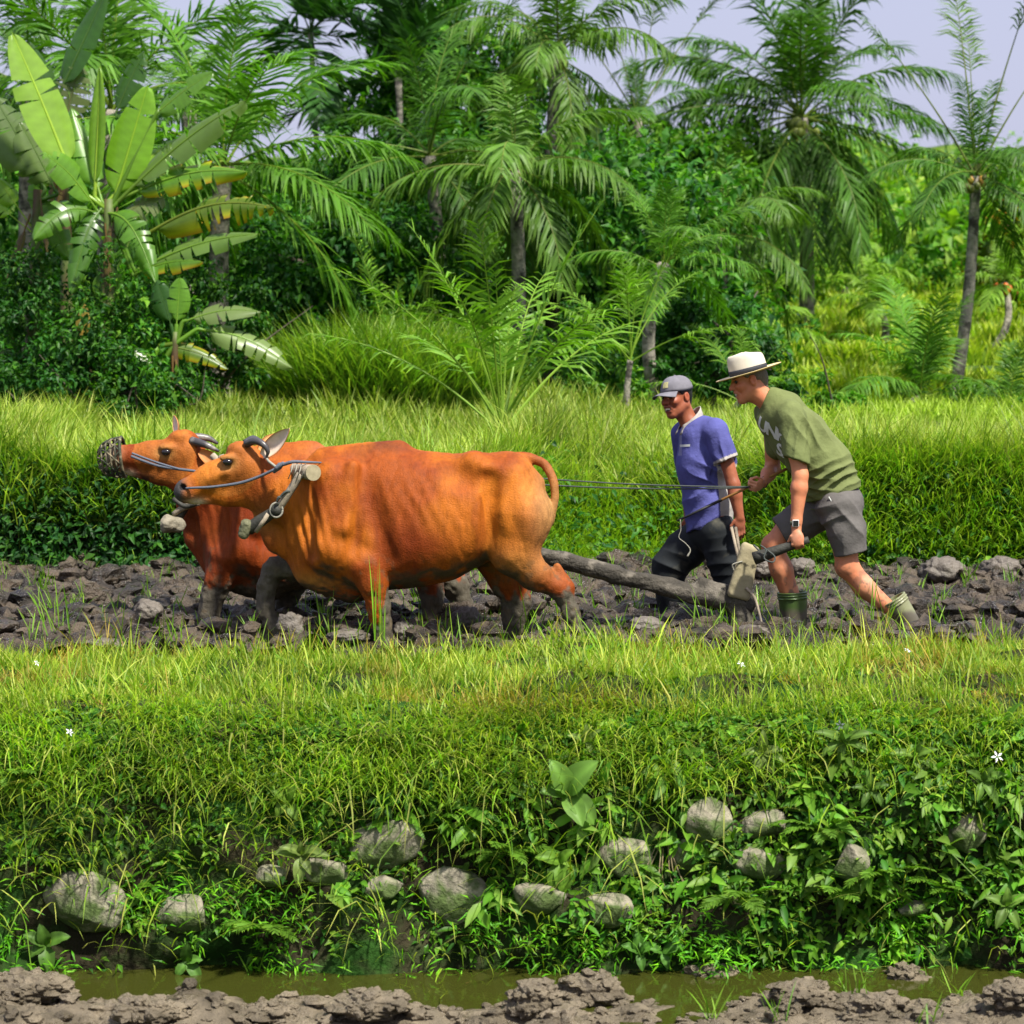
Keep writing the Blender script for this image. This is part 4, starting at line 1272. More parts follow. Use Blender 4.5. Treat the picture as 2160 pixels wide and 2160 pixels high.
def make_cow(name, Y0, dx, kind):
    sc = ppm(Y0)
    def P(px, py, dy=0.0):
        """pixel -> point; things off the middle plane are taken at their own depth"""
        return W(px, py, Y0 + dy)
    near = kind == 'near'
    lo = P(330 if near else 180, 1400); hi = P(1250 if near else 1060, 870)
    S = SDF([lo[0], Y0 - .46, min(lo[2], -.3)], [hi[0], Y0 + .46, hi[2] + .02], 0.0095)
    # trunk
    st = [(606, 1010, 1150, .10), (620, 1000, 1195, .13), (645, 985, 1222, .165), (680, 968, 1240, .20), (730, 953, 1246, .23), (780, 946, 1245, .262), (830, 944, 1243, .29),
          (900, 951, 1236, .325), (960, 956, 1222, .33), (1005, 956, 1198, .31), (1045, 954, 1175, .29), (1080, 956, 1150, .275), (1105, 966, 1140, .25),
          (1125, 986, 1130, .21), (1142, 1012, 1120, .16), (1155, 1042, 1110, .10), (1164, 1065, 1095, .05)]
    st2 = []
    for x, t, b, hw in st:
        a, c = P(x + dx, t), P(x + dx, b)
        st2.append((a[0], a[2], c[2], hw))
    S.loft(st2, Y0, 0.03, 2.25)
    def PX(x, y, dy=0.0): return P(x + dx, y, dy)
    # shoulders and thighs, both sides
    for s_ in (-1, 1):
        S.rc(PX(700, 1010, s_ * .13), PX(690, 1150, s_ * .17), .115, .12, .09)
        S.rc(PX(690, 1150, s_ * .17), PX(772, 1205, s_ * .18), .115, .085, .07)
        S.rc(PX(1075, 1010, s_ * .13), PX(1100, 1100, s_ * .16), .15, .17, .09)
        S.rc(PX(1000, 975, s_ * .17), PX(1016, 990, s_ * .205), .055, .04, .12)
        S.el(PX(1128, 1018, s_ * .10), (.05, .05, .04), .08)
    S.rc(PX(680, 970, 0), PX(840, 950, 0), .06, .05, .09)
    S.rc(PX(655, 1200, 0), PX(745, 1238, 0), .10, .09, .08)
    # hollow of the flank, groove behind the shoulder, fold before the thigh
    for s_ in (-1, 1):
        S.el(PX(975, 1006, s_ * .315), (.10, .075, .070), .06, op='sub')
        S.rc(PX(768, 1000, s_ * .262), PX(815, 1180, s_ * .318), .05, .05, .06, op='sub')
        S.rc(PX(1032, 1010, s_ * .285), PX(1040, 1150, s_ * .325), .045, .060, .05, op='sub')
        S.rc(PX(640, 1010, s_ * .222), PX(650, 1165, s_ * .245), .05, .05, .06, op='sub')
        S.rc(PX(745, 985, s_ * .20), PX(720, 1110, s_ * .255), .035, .05, .06)
    G = -0.12                                  # hooves sink into the mud
    if near:
        neck = [PX(660, 1055), PX(600, 1042), PX(545, 1015)]
        S.chain(neck, [.225, .185, .135], .07, .68)
        S.chain([PX(640, 1150), PX(592, 1135), PX(555, 1098)], [.135, .085, .055], .07, .5)
        # head
        S.rc(P(520, 985), P(450, 1008), .128, .092, .05, .82)
        S.rc(P(450, 1008), P(402, 1032), .092, .074, .04, .86)
        S.rc(P(530, 1034), P(478, 1040), .112, .08, .05, .62)
        S.rc(P(478, 1042), P(415, 1052), .06, .036, .03, .8)
        S.el(P(393, 1037), (.074, .078, .070), .03)
        S.el(P(505, 948), (.075, .085, .05), .04)
        for s_ in (-1, 1):
            S.el(P(480, 966, s_ * .088), (.05, .03, .026), .03)
            S.rc(P(478, 995, s_ * .085), P(440, 1012, s_ * .07), .022, .015, .03)
            S.el(P(481, 975, s_ * .122), (.026, .02, .018), .012, op='sub')
            S.el(P(386, 1028, s_ * .056), (.026, .022, .017), .012, M=tilted((0, 0, 0), (.8, 0, -.5)), op='sub')
            S.rc(P(372, 1052, s_ * .05), P(432, 1058, s_ * .062), .005, .004, .010, op='sub')
        fl = [PX(770, 1195, -.19), PX(786, 1232, -.20), PX(799, 1287, -.19), PX(806, 1318, -.19)]
        S.chain(fl + [np.array([PX(812, 1345, -.19)[0], Y0 - .19, G])], [.105, .078, .062, .050, .056], .04)
        S.chain([PX(700, 1185, .13), P(640, 1196, .15), P(580, 1199, .15), P(562, 1235, .15), P(560, 1285, .15), P(584, 1335, .15)], [.12, .085, .066, .054, .05, .056], .03)
        S.chain([PX(1095, 1090, -.16), PX(1085, 1165, -.18), PX(1128, 1212, -.17), PX(1183, 1243, -.15), PX(1203, 1290, -.15), PX(1214, 1325, -.15)],
                [.185, .13, .084, .058, .043, .046], .06)
        S.rc(PX(1175, 1195, -.15), PX(1203, 1238, -.15), .022, .03, .03)
        S.chain([PX(1075, 1095, .15), PX(1055, 1180, .16), PX(1075, 1225, .15), PX(1090, 1265, .15), PX(1084, 1300, .15), PX(1082, 1345, .15)],
                [.18, .13, .105, .076, .062, .066], .06)
        tl = smooth_path([PX(1085, 968), PX(1118, 966), PX(1148, 980), PX(1165, 1008, -.04), PX(1171, 1040, -.06), PX(1167, 1075, -.06), PX(1158, 1110, -.05)], 3)
        S.chain(list(tl), list(np.interp(np.linspace(0, 1, len(tl)), [0, .3, 1], [.034, .024, .017])), .02)
    else:
        S.chain([PX(650, 1050), P(440, 1035), P(400, 1000)], [.22, .19, .14], .07, .66)
        S.chain([PX(640, 1165), P(425, 1130), P(398, 1070)], [.135, .10, .07], .07, .5)
        S.rc(P(392, 958), P(318, 964), .128, .098, .05, .82)
        S.rc(P(318, 964), P(252, 962), .095, .072, .04, .86)
        S.rc(P(395, 1002), P(340, 1000), .10, .075, .05, .62)
        S.rc(P(340, 1000), P(262, 985), .066, .046, .03, .8)
        S.el(P(244, 964), (.062, .068, .062), .03)
        S.el(P(385, 922), (.085, .085, .05), .04)
        for s_ in (-1, 1):
            S.el(P(352, 944, s_ * .09), (.05, .03, .026), .03)
            S.el(P(350, 954, s_ * .124), (.026, .02, .018), .012, op='sub')
        S.chain([PX(660, 1180, -.13), P(462, 1222, -.15), P(446, 1266, -.16), P(440, 1300, -.18), np.array([P(440, 1320, -.18)[0], Y0 - .18, G])], [.13, .08, .056, .05, .055], .07)
        S.chain([PX(760, 1190, .16), P(610, 1230, .17), P(604, 1262, .17), P(600, 1295, .17), np.array([P(598, 1320, .17)[0], Y0 + .17, G])], [.12, .10, .068, .05, .055], .04)
        S.chain([PX(1090, 1090, -.16), PX(1080, 1160, -.18), P(905, 1225, -.15), P(912, 1262, -.15), np.array([P(906, 1320, -.15)[0], Y0 - .15, G])], [.185, .14, .08, .062, .055], .06)
        S.chain([PX(1080, 1090, .16), PX(1075, 1165, .16), P(960, 1235, .15), P(975, 1275, .15), np.array([P(985, 1320, .15)[0], Y0 + .15, G])], [.18, .13, .075, .055, .055], .06)
        tl = smooth_path([PX(1095, 962), PX(1140, 985), PX(1160, 1040), PX(1165, 1130)], 4)
        S.chain(list(tl), list(np.linspace(.032, .018, len(tl))), .02)
    x0, z0 = PX(780, 1100)[0], PX(780, 1100)[2]
    eye = P(481, 975) if near else P(350, 954)
    muz = P(386, 1040) if near else P(240, 966)
    jaw = P(415, 1060) if near else P(270, 1000)
    def disp(v, n):
        d = (fbm(v, 12, 3, 3) - .5) * .007 - .0035 * np.clip(1 - np.abs(2 * fbm(v * [1.2, 1, .6], 7, 3, 16) - 1) * 5, 0, 1)
        # ribs
        u = (v[:, 0] - x0) + 0.45 * (v[:, 2] - z0)
        w = np.exp(-((v[:, 0] - (x0 + .33)) / .19) ** 2 - ((v[:, 2] - (z0 + .10)) / .22) ** 2)
        d += w * .0060 * (fbm(v, 5, 2, 12) - .15) * np.sin((u + .05 * fbm(v, 3, 2, 8)) * 2 * math.pi / .088)
        # folds of the neck and shoulder
        xn = PX(650, 1090)
        w = np.exp(-((v[:, 0] - xn[0]) / .14) ** 2 - ((v[:, 2] - (xn[2] - .02)) / .24) ** 2)
        d += w * .011 * (fbm(v, 4, 2, 13) - .05) * np.sin((v[:, 0] + .25 * v[:, 2] + .05 * fbm(v, 4, 2, 9)) * 2 * math.pi / .062)
        # muscle creases of shoulder and thigh
        xs = PX(735, 1120)
        w = np.exp(-((v[:, 0] - xs[0]) / .10) ** 2 - ((v[:, 2] - xs[2]) / .25) ** 2)
        d += w * .010 * np.sin((v[:, 0] - .35 * v[:, 2]) * 2 * math.pi / .15 + 1.0)
        xt = PX(1100, 1080)
        w = np.exp(-((v[:, 0] - xt[0]) / .13) ** 2 - ((v[:, 2] - xt[2]) / .25) ** 2)
        d += w * .008 * np.sin((v[:, 0] * 1.0 + .2 * v[:, 2]) * 2 * math.pi / .19)
        # caked mud makes the lower legs lumpy
        raised = near * (v[:, 1] > Y0 + .03) * (v[:, 0] < PX(668, 0)[0]) * (v[:, 2] < P(0, 1168)[2])
        d += np.clip(np.maximum((.33 - v[:, 2]) / .1, raised), 0, 1) * (fbm(v, 34, 3, 5) - .45) * .022
        return d
    v, q = S.mesh(disp, 1)
    nr = normals(v, q)
    f1 = fbm(v, 3.2, 3, 1); f2 = fbm(v, 11, 3, 2); f3 = fbm(v, 28, 3, 4)
    c = np.tile(CT['or1'], (len(v), 1))
    c = mixc(c, smooth01((f1 - .36) / .25) * .7, CT['or2'])
    st_ = fbm(v * [1, 1, .35], 9, 3, 21)
    c = mixc(c, smooth01((st_ - .5) / .2) * .45, CT['or2'] * .8)
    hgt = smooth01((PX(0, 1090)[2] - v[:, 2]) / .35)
    c = mixc(c, hgt * .35, CT['or2'])  # shade of the lower body put into the coat as darker red
    c = mixc(c, gauss(v, PX(880, 1150, -.3), np.array([.30, .3, .16])) * .75, CT['or2'] * .9)  # lower flank, then shoulder: shade painted in the same red
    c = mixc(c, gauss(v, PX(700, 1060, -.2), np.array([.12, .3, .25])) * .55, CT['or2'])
    # paler rump, belly line, brisket, throat
    c = mixc(c, np.clip(gauss(v, PX(1150, 1080, -.1), np.array([.13, .3, .24])) * 1.0, 0, .9), np.array([.37, .20, .07]))
    c = mixc(c, gauss(v, PX(1090, 1190, -.15), np.array([.20, .3, .12])) * .6, np.array([.38, .19, .05]))
    c = mixc(c, gauss(v, PX(660, 1225, 0), np.array([.2, .3, .06])) * .7, CT['pale'])
    c = mixc(c, gauss(v, PX(555, 1095, 0), np.array([.10, .3, .10])) * .5, CT['pale'] * .9)
    if not near: c = mixc(c, np.where(v[:, 2] > P(0, 1030)[2], .25, .75), CT['or2'] * 1.0)  # farther cow: nearer cow's shadow painted into the coat, weaker on the head
    # dark line along the spine
    if near:
        c = mixc(c, gauss(v, PX(815, 943, 0), np.array([.13, .09, .035])) * .85, CT['dark'])
    else:
        c = mixc(c, gauss(v, PX(1000, 950, -.05), np.array([.3, .3, .07])) * .8, np.array([.55, .33, .22]))
    # head
    hd = np.linalg.norm((v - eye) * [1, 0, 1], axis=1) < .2
    c = mixc(c, np.where(hd, .35, 0), np.array([.44, .17, .03]))
    for s_ in (-1, 1):
        e = eye + [0, s_ * .10, 0]
        c = mixc(c, np.clip(gauss(v, e, np.array([.055, .04, .04])) * .8, 0, .8), np.array([.50, .29, .09]))
        c = mixc(c, np.clip(gauss(v, e + [0, s_ * .012, 0], np.array([.028, .03, .016])) * 1.6, 0, 1), CT['dark'])
    mzf = CT['muzz'] if near else np.array([.30, .24, .16])
    c = mixc(c, np.clip(gauss(v, muz + [-.035, 0, .01], np.array([.068, .1, .085])) * 1.9, 0, 1), mzf)
    c = mixc(c, np.clip(gauss(v, jaw, np.array([.05, .1, .028])) * 1.3, 0, 1), np.array([.62, .50, .34]))
    if near:
        for s_ in (-1, 1):
            c = mixc(c, np.clip(gauss(v, P(386, 1028, s_ * .05), np.array([.024, .03, .016])) * 1.8, 0, 1), np.array([.012, .010, .010]))
    else:
        c = mixc(c, np.clip(gauss(v, P(300, 1015), np.array([.11, .3, .05])) * 1.2, 0, 1) * smooth01((f3 - .35) / .2), CT['dark'])
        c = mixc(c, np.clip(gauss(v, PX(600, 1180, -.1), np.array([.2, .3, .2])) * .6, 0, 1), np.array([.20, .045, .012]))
    # dried mud: legs up to the knee, belly, splashes
    line = .25 + .20 * (f2 - .5) + .12 * (f3 - .5)
    if near:
        line = np.where((v[:, 1] > Y0 + .03) & (v[:, 0] < PX(668, 0)[0]) & (v[:, 2] < P(0, 1168)[2]), .60, line)   # the raised leg is caked to the top
        line = np.where(v[:, 0] < PX(845, 0)[0], np.where(v[:, 1] < Y0, line - .13 + .20 * smooth01((v[:, 0] - PX(800, 0)[0]) / .05), line), line)
    mudw = smooth01((line - v[:, 2]) / .05)
    c = c * (1 - mudw[:, None]) + (CT['mud'] * (.6 + 1.0 * f3[:, None])) * mudw[:, None]
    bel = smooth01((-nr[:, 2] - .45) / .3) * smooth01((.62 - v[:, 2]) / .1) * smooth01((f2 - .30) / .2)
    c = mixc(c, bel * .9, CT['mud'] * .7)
    spl = smooth01((f3 - .60) / .06) * smooth01((.55 - v[:, 2]) / .2) * smooth01((f1 - .42) / .1)
    c = mixc(c, spl * .5, CT['mud'] * [1.3, 1, .7])
    return v, q, c, P, PX

root = empty('cow', W(800, 1340, -1.1) * [1, 1, 0] + [0, 0, -.05])
tag(root, 'nearer reddish-orange cow in profile, muddy raised foreleg, face in full view', 'cow', 'pair of yoked cows pulling the plough')
cow1 = root
v, q, c, P1, PX1 = make_cow('cow', -1.1, 0, 'near')
cow1_bvh_v, cow1_bvh_q = v, q
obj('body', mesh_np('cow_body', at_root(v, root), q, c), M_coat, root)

for s_ in (-1, 1):
    ball('eye', P1(480, 975, s_ * .103), .026, root, M_eye, (1.2, .8, .85))
tube('horn', [P1(519, 936, -.06), P1(538, 930, -.10), P1(556, 938, -.125), P1(565, 952, -.13), P1(562, 965, -.125)], [.025, .024, .020, .014, .006], root, M_horn)
tube('horn', [P1(519, 936, .06), P1(534, 928, .10), P1(548, 934, .125), P1(556, 946, .13)], [.030, .028, .02, .006], root, M_horn)
cin, cout = (.72, .58, .46), (.40, .18, .05)
make_ear(root, at_root(P1(552, 962, -.10), root), at_root(P1(610, 904, -.19), root), .055, (-.55, -.8, -.15), cout, cin)
make_ear(root, at_root(P1(545, 955, .09), root), at_root(P1(590, 915, .22), root), .055, (-.7, .6, -.15), cout, cin)

# the farther cow
root = empty('cow', W(620, 1315, -.05) * [1, 1, 0] + [0, 0, -.05])
tag(root, 'farther orange cow with raised head and woven muzzle basket, mostly hidden behind the nearer cow', 'cow', 'pair of yoked cows pulling the plough')
cow2 = root
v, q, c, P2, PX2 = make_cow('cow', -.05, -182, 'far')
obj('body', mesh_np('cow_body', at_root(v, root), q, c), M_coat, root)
for s_ in (-1, 1):
    ball('eye', P2(350, 954, s_ * .105), .026, root, M_eye, (1.2, .8, .85))
tube('horn', [P2(404, 930, -.06), P2(420, 934, -.09), P2(440, 941, -.11), P2(462, 952, -.11)], [.029, .026, .021, .008], root, M_horn)
tube('horn', [P2(404, 928, .06), P2(415, 922, .09), P2(440, 925, .11), P2(460, 936, .11)], [.029, .026, .021, .008], root, M_horn)
make_ear(root, at_root(P2(372, 915, .10), root), at_root(P2(366, 876, .17), root), .04, (-.75, -.4, .2), cout, cin)
make_ear(root, at_root(P2(420, 952, -.10), root), at_root(P2(470, 985, -.2), root), .045, (-.4, -.8, .2), (.36, .13, .03), (.40, .17, .05))

# ------------------------------------------------------------------ people
M_skin1 = mat_surface('sunburnt_skin', None, rough=0.5, spec=0.35, var=0.13, vscale=22, bump=0.15, bscale=180, bdist=0.002, sss=0.06)
M_hair = mat_surface('grey_hair', (.13, .105, .075), rough=0.6, var=0.45, vscale=150, bump=0.8, bscale=260, bdist=0.004)
M_tee = mat_surface('olive_tee', (.130, .155, .056), rough=0.85, spec=0.15, var=0.16, vscale=14, bump=0.6, bscale=24, bdist=0.012)
M_shorts = mat_surface('grey_shorts', (.110, .102, .095), rough=0.75, spec=0.2, var=0.16, vscale=10, bump=0.55, bscale=22, bdist=0.012)
M_polo = mat_surface('blue_polo', None, rough=0.85, spec=0.12, var=0.2, vscale=9, bump=0.6, bscale=24, bdist=0.012)
M_trous = mat_surface('muddy_trousers', (.012, .015, .017), rough=0.8, spec=0.25, var=0.3, vscale=9, second=(.065, .062, .045), second_at=(.56, .70), second_scale=5.5)
M_boot = mat_surface('rubber_boot', None, rough=0.38, spec=0.45, var=0.14, vscale=9)
M_straw = mat_surface('straw', None, rough=0.8, spec=0.2, var=0.08, vscale=30, bump=0.35, bscale=300, bdist=0.002)
M_band = mat_surface('hat_band', (.022, .023, .028), rough=0.7, var=0.2, vscale=60)
M_cap = mat_surface('faded_cap', (.155, .150, .170), rough=0.9, spec=0.1, var=0.2, vscale=22, bump=0.3, bscale=300, bdist=0.002)
M_white = mat_surface('print_white', (.56, .58, .54), rough=0.8, var=0.12, vscale=60)
M_tooth = mat_surface('teeth', (.62, .55, .42), rough=0.3, var=0.1, vscale=200)
M_mouth = mat_surface('mouth_dark', (.05, .012, .010), rough=0.5, var=0)
M_watchm = mat_surface('watch_metal', (.55, .53, .50), rough=0.3, spec=0.6, var=0)
M_watchg = mat_surface('watch_glass', (.015, .017, .018), rough=0.12, spec=0.6, var=0)
M_strap = mat_surface('watch_strap', (.10, .11, .07), rough=0.7, var=0.1)
M_cane = mat_surface('cane', (.33, .16, .045), rough=0.5, var=0.3, vscale=30)
M_black = mat_surface('black_tape', (.014, .014, .015), rough=0.55, var=0.3, vscale=40)

class Head:
    """head frame: f forward, l to the person's near side, u up, origin between the ears"""
    def __init__(s, C, f, u, scale=1.0):
        s.C = np.asarray(C, float)
        s.f = np.asarray(f, float) / np.linalg.norm(f)
        u = np.asarray(u, float); u = u - s.f * (u @ s.f); s.u = u / np.linalg.norm(u)
        s.l = np.cross(s.u, s.f)
        s.k = scale
        s.M = np.array([s.f, s.l, s.u])
    def __call__(s, f, l, u):
        return s.C + s.k * (f * s.f + l * s.l + u * s.u)
    def local(s, v):
        return (np.asarray(v) - s.C) @ s.M.T / s.k

def head_sdf(S, H, grin=1.0):
    k = H.k
    def el(c, r, kk=.02, op='add'): S.el(H(*c), np.array(r) * k, kk, H.M, op)
    def rc(a, b, ra, rb, kk=.015, op='add'): S.rc(H(*a), H(*b), ra * k, rb * k, kk, 1, op)
    el((-.012, 0, .038), (.098, .077, .088), .02)
    el((.028, 0, -.035), (.066, .060, .085), .03)
    for s_ in (-1, 1):
        rc((-.012, s_ * .052, -.055), (.062, s_ * .016, -.100), .026, .020, .03)
        el((.060, s_ * .044, -.022), (.030, .022, .022), .02)
        rc((.078, s_ * .012, .030), (.064, s_ * .050, .026), .013, .011, .014)
        el((.090, s_ * .033, .010), (.016, .017, .012), .010, 'sub')
        el((-.012, s_ * .079, -.006), (.021, .010, .033), .008)
        el((-.008, s_ * .092, -.004), (.010, .009, .018), .008, 'sub')
        rc((.088, s_ * .017, -.028), (.072, s_ * .038, -.062), .005, .004, .012, 'sub')     # cheek fold
    el((.066, 0, -.105), (.024, .024, .018), .02)
    rc((.086, 0, .018), (.112, 0, -.022), .011, .014, .014)
    for s_ in (-1, 1):
        el((.098, s_ * .013, -.027), (.013, .010, .010), .008)
    el((.084, 0, -.060), (.018, .030, .018), .02)
    rc((.096, -.020, -.052), (.096, .020, -.052), .007, .007, .008)
    rc((.090, -.018, -.079), (.090, .018, -.079), .008, .008, .008)
    el((.105, 0, -.065), (.018, .031, .0115), .006, 'sub')
    rc((.052, -.025, .048), (.052, .025, .048), .030, .030, .03)

def head_color(v, H, base, lips, stubble=None):
    p = H.local(v)
    c = np.tile(base, (len(v), 1))
    near = np.linalg.norm(p, axis=1) < .2
    def g(cx, r): return np.exp(-(((p - np.array(cx)) / np.array(r)) ** 2).sum(1)) * near
    red = np.clip(g((.115, 0, -.025), (.03, .03, .025)) + g((.06, .05, -.025), (.035, .03, .03)) + g((.06, -.05, -.025), (.035, .03, .03)) + g((-.01, .085, 0), (.04, .02, .05)), 0, 1)
    c = mixc(c, red * .5, base * np.array([1.0, .62, .60]))
    c = mixc(c, np.clip(g((.10, 0, -.052), (.02, .03, .008)) + g((.095, 0, -.079), (.02, .028, .008)), 0, 1) * .8, lips)
    for s_ in (-1, 1):
        c = mixc(c, np.clip(g((.085, s_ * .032, .030), (.02, .024, .0055)) * 1.5, 0, .9), base * .12)
        c = mixc(c, np.clip(g((.088, s_ * .034, .010), (.02, .020, .007)) * 1.6, 0, .9), base * .18)
        c = mixc(c, np.clip(g((.105, s_ * .010, -.036), (.008, .006, .005)) * 1.3, 0, .8), base * .15)
    c = mixc(c, np.clip(g((.092, 0, -.066), (.02, .024, .009)) * 1.6, 0, 1), np.array([.03, .008, .007]))
    if stubble is not None:
        c = mixc(c, np.clip(g((.06, 0, -.09), (.06, .06, .03)), 0, 1) * .35, stubble)
    return c

def finger(S, base, dirs, lens, r):
    p = np.asarray(base, float)
    rr = r
    for d, L in zip(dirs, lens):
        d = np.asarray(d, float); d /= np.linalg.norm(d)
        n = p + d * L
        S.rc(p, n, rr, rr * .9, .005)
        p, rr = n, rr * .92

def frame3(a, b):
    a = np.asarray(a, float) / np.linalg.norm(a)
    b = np.asarray(b, float); b = b - a * (a @ b); b /= np.linalg.norm(b)
    return a, b, np.cross(a, b)

def fist(S, wrist, knuck, bar, s=1.0, open_=0.0):
    """closed hand: wrist point, direction wrist->knuckles, direction of the gripped bar (index side first)"""
    a, b, n = frame3(knuck, bar)            # a along the palm, b across (towards the index finger), n out of the palm side
    w = np.asarray(wrist, float)
    pc = w + a * .045 * s
    S.el(pc, np.array([.052, .040, .019]) * s, .014, np.array([a, b, n]))
    for i, (off, L) in enumerate(((.030, .042), (.010, .046), (-.010, .043), (-.029, .036))):
        base = w + a * (.083 - abs(i - 1) * .004) * s + b * off * s
        if open_:
            finger(S, base, (a, a * .8 + n * .5, a * .5 + n * .8), (L * s, L * .72 * s, L * .5 * s), .0092 * s)
        else:
            finger(S, base - n * .002, (a * .45 + n * .9, -a * .75 + n * .55, -a * .6 - n * .75), (L * s, L * .8 * s, L * .5 * s), .0098 * s)
    tb = w + a * .030 * s + b * .036 * s
    if open_:
        finger(S, tb, (a * .8 + b * .5 + n * .2, a + n * .3), (.04 * s, .03 * s), .0105 * s)
    else:
        finger(S, tb, (a * .75 + b * .4 + n * .5, a * .5 - b * .5 + n * .7), (.042 * s, .032 * s), .011 * s)

def cloth_disp(amp, dirs, seed=1, fine=.004):
    """folds: ridged, bent waves in a few directions with their own region weights"""
    def f(v, n):
        d = (fbm(v, 9, 3, seed) - .5) * fine * 2
        w0 = fbm(v, 5, 2, seed + 2)
        for k, (vec, wl, cen, rad, a) in enumerate(dirs):
            w = gauss(v, np.asarray(cen), np.asarray(rad))
            ph = (v @ np.asarray(vec, float)) / wl + 1.1 * w0 + k
            d += a * amp * w * (1 - 2 * np.abs(np.sin(math.pi * ph)) ** .8)
        return d
    return f

# =========================================================== man in the straw hat
Y0 = -0.55
root = empty('person', W(1780, 1325, Y0) * [1, 1, 0] + [0, 0, -.02])
man = root
tag(root, 'man in olive T-shirt, grey shorts and green boots leaning forward onto the plough handle', 'person', 'people ploughing')
def P(px, py, dy=0.0): return W(px, py, Y0 + dy)
HM = Head(P(1579, 802, 0.0), (-.955, -.10, -.25), (-.25, 0, .96), 1.05)
S = SDF([P(1500, 0)[0], Y0 - .42, -.12], [P(1965, 0)[0], Y0 + .45, P(0, 715)[2]], .0052)
head_sdf(S, HM)
S.chain([HM(-.03, 0, -.02), HM(-.035, 0, -.09), P(1640, 862)], [.058, .060, .075], .03)
# torso under the shirt
S.rc(P(1640, 890), P(1760, 1030), .10, .12, .06, 1.3)
S.rc(P(1628, 885, .15), P(1665, 885, -.17), .06, .06, .05)
# near arm, straight down to the handle
sh, el_, wr = P(1672, 895, -.20), P(1688, 1003, -.25), P(1680, 1098, -.27)
S.chain([sh, el_ * .6 + sh * .4, el_, el_ * .72 + wr * .28, wr], [.058, .052, .047, .050, .033], .02)
handle_a, handle_b = P(1597, 1176, -.23), P(1706, 1138, -.29)
hd = (handle_b - handle_a) / np.linalg.norm(handle_b - handle_a)
gp = handle_a + hd * np.linalg.norm(handle_b - handle_a) * .76         # middle of the grip
S.rc(wr, gp - hd * .0 + np.array([0, -.005, .075]), .033, .030, .02, .85)
fist(S, gp + np.array([.004, -.022, .078]), (.0, -.06, -1), -hd, 1.03)
# far arm
sh2, el2, wr2 = P(1628, 890, .18), P(1630, 985, .25), P(1610, 1018, .09)
S.chain([sh2, el2, el2 * .55 + wr2 * .45, wr2], [.055, .046, .045, .031], .02)
st_a, st_b = P(1668, 985, .12), P(1428, 1099, .06)
sd = (st_b - st_a) / np.linalg.norm(st_b - st_a)
gk = P(1590, 1022, .02)
fist(S, wr2 + np.array([.0, -.02, -.004]), P(1583, 1030, .0) - wr2, (.35, -.2, .9), .98)
# legs
kn_n, kn_f = P(1788, 1196, -.12), P(1630, 1152, .12)
S.chain([P(1770, 1060, -.10), kn_n, P(1822, 1238, -.12), P(1884, 1290, -.12)], [.11, .066, .063, .042], .03)
S.el(kn_n + [-.02, 0, .0], (.05, .05, .055), .03)
S.chain([P(1745, 1065, .10), P(1672, 1105, .12), kn_f, P(1648, 1200, .12), P(1670, 1262, .12)], [.12, .085, .064, .068, .056], .03)
S.el(kn_f + [-.012, 0, .005], (.05, .05, .055), .03)
skin = np.array([.53, .210, .105])
def dsk(v, n):
    d = (fbm(v, 30, 3, 4) - .5) * .003
    p = HM.local(v)
    return np.where(np.linalg.norm(p, axis=1) < .2, d * .3, d)
v, q = S.mesh(dsk, 1)
c = head_color(v, HM, skin, np.array([.40, .12, .09]), np.array([.35, .2, .13]))
f1 = fbm(v, 12, 3, 6)
c = mixc(c, smooth01((f1 - .4) / .3) * .35, skin * np.array([.86, .80, .75]))
c = mixc(c, gauss(v, gp + [0, -.03, .03], np.array([.06, .06, .05])) * .45, np.array([.48, .27, .19]))
c = mixc(c, gauss(v, P(1590, 1030, .02), np.array([.06, .1, .05])) * .5, np.array([.50, .26, .20]))
c = mixc(c, gauss(v, kn_n, np.array([.08, .08, .08])) * .4, skin * np.array([1, .7, .62]))
c = mixc(c, gauss(v, kn_f, np.array([.08, .08, .08])) * .4, skin * np.array([1, .7, .62]))
c = mixc(c, gauss(v, P(1840, 1225, -.16), np.array([.05, .1, .1])) * .5, np.array([.52, .30, .20]))  # sunlit side of the rear calf painted paler
fm = fbm(v, 30, 3, 31)
c = mixc(c, smooth01((fm - .60) / .05) * smooth01((.50 - v[:, 2]) / .3) * .75, np.array([.10, .085, .06]))
c = mixc(c, smooth01((fbm(v, 9, 3, 33) - .5) / .2) * .30, skin * np.array([1.05, .72, .66]))
obj('body', mesh_np('man_body', at_root(v, root), q, c), M_skin1, root)
for s_ in (-1, 1):
    ball('eye', HM(.080, s_ * .033, .010), .0118, root, M_eye)
# bared teeth: a curved strip
def teeth(H, parent, half=.019, up=-.061, h=.0065, out=.094):
    vv, qq = [], []
    for i in range(9):
        a = (i / 8 * 2 - 1)
        for j in (0, 1):
            vv.append(H(out - .012 * a * a, half * a, up - j * h))
    for i in range(8):
        qq.append([2 * i, 2 * i + 1, 2 * i + 3, 2 * i + 2])
    back = [v_ - H.f * .004 for v_ in vv]
    n = len(vv)
    vv = np.array(vv + back)
    qq = np.array(qq)
    rim = [0, 1] + [2 * i + 1 for i in range(1, 9)] + [2 * i for i in range(8, 0, -1)]
    rq = np.array([[rim[i], rim[(i + 1) % len(rim)], rim[(i + 1) % len(rim)] + n, rim[i] + n] for i in range(len(rim))])
    return obj('teeth', mesh_np('teeth', at_root(vv, parent), [qq, qq[:, ::-1] + n, rq]), M_tooth, parent)
teeth(HM, root, .022, -.057, .011, .100)
